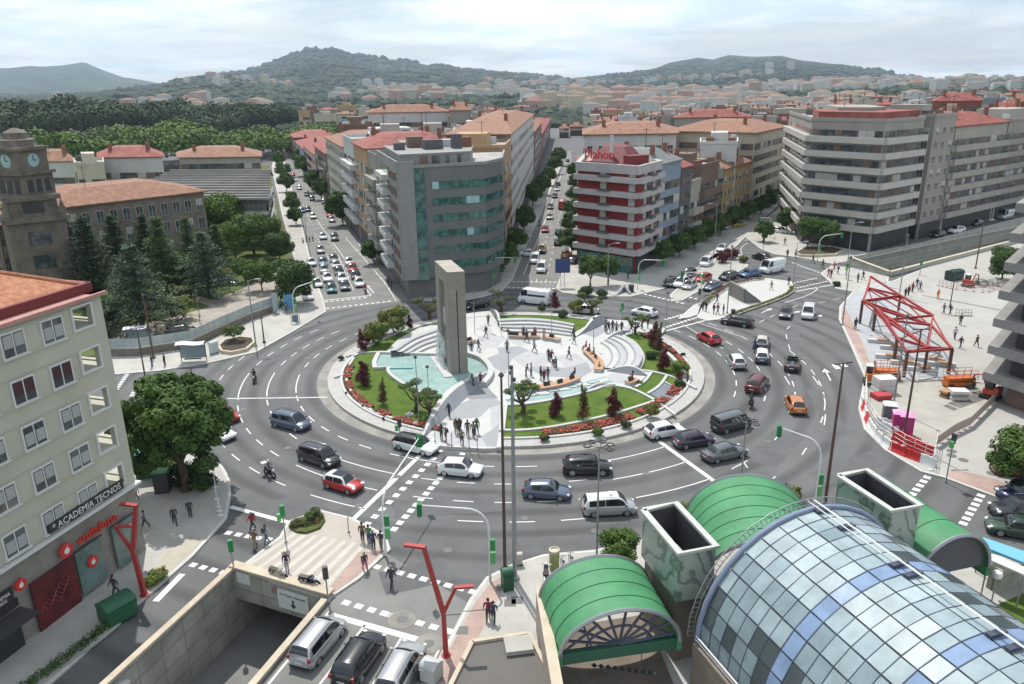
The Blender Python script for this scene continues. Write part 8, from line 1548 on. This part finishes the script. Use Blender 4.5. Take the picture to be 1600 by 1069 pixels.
def glass_vault():
 A=V2((15.0,38.3));ax=V2((.327,-.945)).normalized();A=V2(g2(1270,798,10.6));zs,R0=3.6,7.0;rz=math.atan2(ax.y,ax.x);L_=34
 t=thing('glass_vault','large glazed barrel vault of many pale panes with blue glass bands','glass roof',(A.x,A.y,0),rz);N_=18;r=random.Random(8);st_=.92
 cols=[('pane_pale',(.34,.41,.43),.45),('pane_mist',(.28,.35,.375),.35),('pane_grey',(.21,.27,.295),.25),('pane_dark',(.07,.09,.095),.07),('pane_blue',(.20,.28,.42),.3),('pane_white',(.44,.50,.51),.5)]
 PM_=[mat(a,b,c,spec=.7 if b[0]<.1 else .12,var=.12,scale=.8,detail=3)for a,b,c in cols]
 P=lambda k,q=0:((R0+q)*math.cos(math.pi*k/N_),zs+(R0+q)*math.sin(math.pi*k/N_))
 nx=int(L_/st_)
 m=MB()
 for i in range(nx):
  for k in range(N_):
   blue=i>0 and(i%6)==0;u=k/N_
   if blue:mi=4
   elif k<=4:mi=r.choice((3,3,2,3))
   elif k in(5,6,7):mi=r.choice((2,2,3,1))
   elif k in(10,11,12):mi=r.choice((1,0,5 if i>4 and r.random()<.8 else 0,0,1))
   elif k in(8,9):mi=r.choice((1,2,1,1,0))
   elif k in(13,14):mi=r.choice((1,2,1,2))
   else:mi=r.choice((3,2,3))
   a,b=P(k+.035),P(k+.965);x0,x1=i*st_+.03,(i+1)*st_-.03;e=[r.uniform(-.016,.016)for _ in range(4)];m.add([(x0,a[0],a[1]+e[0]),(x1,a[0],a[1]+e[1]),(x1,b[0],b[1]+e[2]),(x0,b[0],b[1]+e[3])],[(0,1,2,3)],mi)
 m.obj('glazing',PM_,t)
 fb=mat('glazing_bar',(.07,.09,.12),.5,metal=.3)
 for i in range(nx+1):m=MB();m.tube([(i*st_,*P(k,.0))for k in range(N_+1)],.028 if i%6 not in(0,1)else .04,5);m.obj('arch_bar',fb,t)
 for k in range(1,N_):m=MB();y,z=P(k,-.01);m.tube([(0,y,z),(L_,y,z)],.018,4);m.obj('purlin',fb,t)
 m=MB();m.tube([(-.05,*P(k,.1))for k in range(N_+1)],.16,8);m.obj('end_arch',mat('end_arch_blue',(.20,.24,.34),.4),t)
 m=MB();m.tube([(-.55,*P(k,.45))for k in range(N_+1)],.035,5);m.tube([(-.55,*P(k,.05))for k in range(N_+1)],.03,5)
 for k in range(0,N_*4+1):a,b=P(k/4,.45),P(k/4,.0);m.tube([(-.55,*a),(-.5,*b)],.018,4)
 m.obj('maintenance_ladder',steel,t)
 m=MB();y,z=P(N_/2-.35,.35);m.tube([(-.6,y,z),(L_,y,z)],.05,5);m.tube([(-.6,y-.35,z-.05),(5,y-.35,z-.05)],.035,5);m.obj('ridge_rail',whitep,t)
 for i in(0,2,6,7,12,13,18,24):m=MB();m.box((i*st_+.3,y,z-.22),(.30,1.0,.14));m.obj('rail_bracket',steelb,t)
 m=MB();m.add([(.1,*P(k,-.1))for k in range(N_+1)],[tuple(range(N_+1))]);m.obj('end_glass',PM_[3],t)
 m=MB();m.box((L_/2,0,zs/2-.05),(L_,2*R0+.8,zs));m.obj('base_wall',WC['stone'],t)
 for j in range(5):m=MB();m.box((3.4+4.2*j,-(R0+.42),1.6),(1.5,.1,1.8));m.obj('base_opening',gdark,t)
 m=MB();m.tube([(0,-(R0+.2),zs+.35),(L_,-(R0+.2),zs+.35)],.05,5);m.tube([(0,-(R0+.2),zs+.1),(L_,-(R0+.2),zs+.1)],.04,5);m.obj('gutter_rail',whitep,t)
glass_vault()
P=GP([(738,1003),(826,990),(868,1069),(872,1110),(690,1110),(705,1069)],.9);t=thing('low_roof','low flat grey roof with a pale coping at the bottom edge beside the nearest vault','roof',(*P[0],0));m=MB(t.location);m.prism(P,0,.8);m.obj('slab',mat('roof_membrane',(.125,.118,.108),.9,var=.06,scale=.5),t);m=MB(t.location);ribbon(m,P+[P[0]],.28,.5,1.0);m.obj('coping',conc_cap,t);q=g2(810,1010,.9);m=MB(t.location);m.box((*q,1.0),(1.7,1.4,.3),rz=.15);m.obj('hatch',concrete,t)
Pb=GP([(1535,840),(1600,862),(1660,885),(1660,900),(1600,880),(1545,858)],3.0);t=thing('blue_canopy','long light blue canopy roof at the right edge','canopy',(*Pb[0],0));m=MB(t.location);m.prism(Pb,2.85,3.05,bottom=True);m.obj('roof',mat('canopy_blue',(.16,.42,.60),.4),t);Pc=GP([(1540,862),(1600,885),(1660,905),(1660,918),(1600,897),(1545,873)],3.0);m=MB(t.location);m.prism(Pc,2.85,2.97,bottom=True);m.obj('white_ledge',wbw,t)
for q in(Pb[0],Pb[2],Pc[4],Pc[5]):m=MB(t.location);m.tube([(q[0],q[1],0),(q[0],q[1],2.85)],.06,6);m.obj('post',steel,t)
t=wall_line('retaining_wall','pale concrete retaining wall below the blue canopy at the right edge',GP([(1548,925),(1600,905),(1660,885)]),.8,2.0,(conc_wall,conc_cap),.2);sub('lawn',[(1552,950),(1600,930),(1700,900),(1700,1010),(1600,990)],grass,PV+.03)
Pg=G(1546,955,PV);t=thing('globe_lamp','short lamp with a white globe on the lawn beside the glass vault','street lamp',Pg);m=MB();m.tube([(0,0,0),(0,0,2.6)],.05,6);m.obj('pole',steel,t);m=MB();m.lathe((0,0,2.55),[(.1,0),(.27,.12),(.33,.32),(.27,.52),(.08,.64)],14);m.obj('globe',whitep,t)
Pg=G(975,1052,PV);t=thing('diamond_sculpture','dark string of diamond shapes on the pavement under the nearest vault','sculpture',Pg,-.2)
for k in range(9):m=MB();x=-1.8+.42*k;m.add([(x-.2,0,.3),(x,-.2,.3),(x+.2,0,.3),(x,.2,.3),(x,0,.5),(x,0,.1)],[(0,1,4),(1,2,4),(2,3,4),(3,0,4),(1,0,5),(2,1,5),(3,2,5),(0,3,5)]);m.obj('diamond',dark_s,t)
m=MB();m.tube([(-2,0,.3),(1.9,0,.3)],.03,4);m.tube([(1.0,0,.1),(1.0,0,1.6)],.03,4);m.obj('rod',steel,t)
def hillside():
 r=random.Random(31);var=[]
 for wc,rc in(('white',mat('far_roof',(.24,.15,.11),.9)),('cream',mat('far_roof',(.24,.15,.11),.9)),('white',tile_r),('pink',tile),('grey',slate)):
  m=MB();a,b,h=7,5,6.5;m.prism([(-a,-b),(a,-b),(a,b),(-a,b)],-4,h,0);m.add([(-a-.4,-b-.5,h),(a+.4,-b-.5,h),(a+.4,b+.5,h),(-a-.4,b+.5,h),(-a*.5,0,h+2.8),(a*.5,0,h+2.8)],[(0,1,5,4),(2,3,4,5),(1,2,5),(3,0,4)],1)
  for x in(-4.2,-1.4,1.4,4.2):m.box((x,-b-.02,3.6),(1.3,.1,1.6),mi=2)
  var.append(m.mesh('hillside_house',[WC[wc],rc,gdark]))
 lbs=['tiny white house with a tiled roof on the hillside','tiny cream house with a tiled roof on the hillside','tiny white house with a red roof on the hillside','tiny pink house with a tiled roof on the hillside','tiny grey house with a slate roof on the hillside']
 bulk=MB();n=0;tries=0;tot=1350
 while n<tot and tries<60000:
  tries+=1;D=760+2700*r.random()**1.2;az=R_(r.uniform(-30,34));x,y=math.sin(az)*D,math.cos(az)*D
  if noise.noise(Vector((x/330,y/330,9)))+.25*noise.noise(Vector((x/90,y/90,3)))<.09+.00005*(D-800):continue
  pxx=px((x,y,20))[0]
  if pxx<330 and r.random()>(.12 if pxx>120 else .04):continue
  z=hill_at(x,y)
  if z>22+80*r.random()**2:continue
  i=r.randrange(5);s=r.uniform(.55,1.25)*(1+D/6000);rz=r.uniform(-.6,.6);n+=1
  if n<=300:o=link('hillside_house',var[i],None,(x,y,z),rz);o.scale=(s,s,s*r.uniform(.8,1.5));zn=' left of the main peak' if pxx<430 else ' under the main peak' if pxx<640 else ' between the two peaks' if pxx<950 else ' below the right peak' if pxx<1250 else ' at the far right';l_=lbs[i].replace(' on the hillside',zn);tag(o,l_,'house',l_.replace('house','houses'))
  else:
   c,q=math.cos(rz),math.sin(rz);h=r.uniform(8,17)*s;a,b=7*s,5*s;cn=[(x+c*u-q*v,y+q*u+c*v)for u,v in((-a,-b),(a,-b),(a,b),(-a,b))]
   bulk.add([(*p,z-6)for p in cn]+[(*p,z+h)for p in cn]+[(x,y,z+h+1.6*s)],[(0,1,5,4),(1,2,6,5),(2,3,7,6),(3,0,4,7)],r.choice((0,0,0,1,2)));bulk.add([(*p,z+h)for p in cn]+[(x,y,z+h+1.6*s)],[(0,1,4),(1,2,4),(2,3,4),(3,0,4)],3)
 tag(bulk.obj('hillside_town',[WC['white'],WC['cream'],WC['pink'],mat('far_roof',(.24,.15,.11),.9)]),'mass of distant pale houses with red roofs scattered over the hills','houses',kind='stuff')
 m=MB();lm=[mat('wood_a',(.018,.038,.018),.9),mat('wood_b',(.035,.062,.024),.9),mat('wood_c',(.012,.026,.014),.9)]
 for k in range(21000):
  D=640+4000*r.random()**1.15;az=R_(r.uniform(-36,38));x,y=math.sin(az)*D,math.cos(az)*D;z=hill_at(x,y)if D>800 else 0;q=r.uniform(5,12)*(D/1400)**.5;N_=6;mi=r.randrange(3)
  if D>2600:mi=0 if noise.noise(Vector((x/500,y/500,7)))>0 else 2
  if noise.noise(Vector((x/200,y/200,4)))+.5*noise.noise(Vector((x/60,y/60,4)))<(-.35 if D>2200 else-.12):continue
  vs=[(x,y,z+q*r.uniform(.7,1.0))]+[(x+q*r.uniform(.6,1)*math.cos(6.283*j/N_),y+q*.7*math.sin(6.283*j/N_),z+q*r.uniform(.35,.6))for j in range(N_)]+[(x+q*1.1*math.cos(6.283*j/N_),y+q*.8*math.sin(6.283*j/N_),z-3)for j in range(N_)]
  m.add(vs,[(0,1+j,1+(j+1)%N_)for j in range(N_)]+[(1+j,7+j,7+(j+1)%N_,1+(j+1)%N_)for j in range(N_)],mi)
 tag(m.obj('hill_trees',lm),'dark and light clumps of distant trees between the houses on the hills','trees',kind='stuff')
hillside()
m=MB();m.box((0,4600,205),(19000,9400,440));hz=m.mesh('haze',[]);hm=bpy.data.materials.new('haze');hm.use_nodes=True;q=hm.node_tree;q.nodes.remove(q.nodes['Principled BSDF']);pv_=q.nodes.new('ShaderNodeVolumePrincipled');pv_.inputs['Density'].default_value=.00009;pv_.inputs['Color'].default_value=(.68,.84,1.0,1);pv_.inputs['Anisotropy'].default_value=.3
q.links.new(pv_.outputs[0],q.nodes['Material Output'].inputs['Volume']);hz.materials.append(hm);tag(link('haze',hz),kind='stuff')
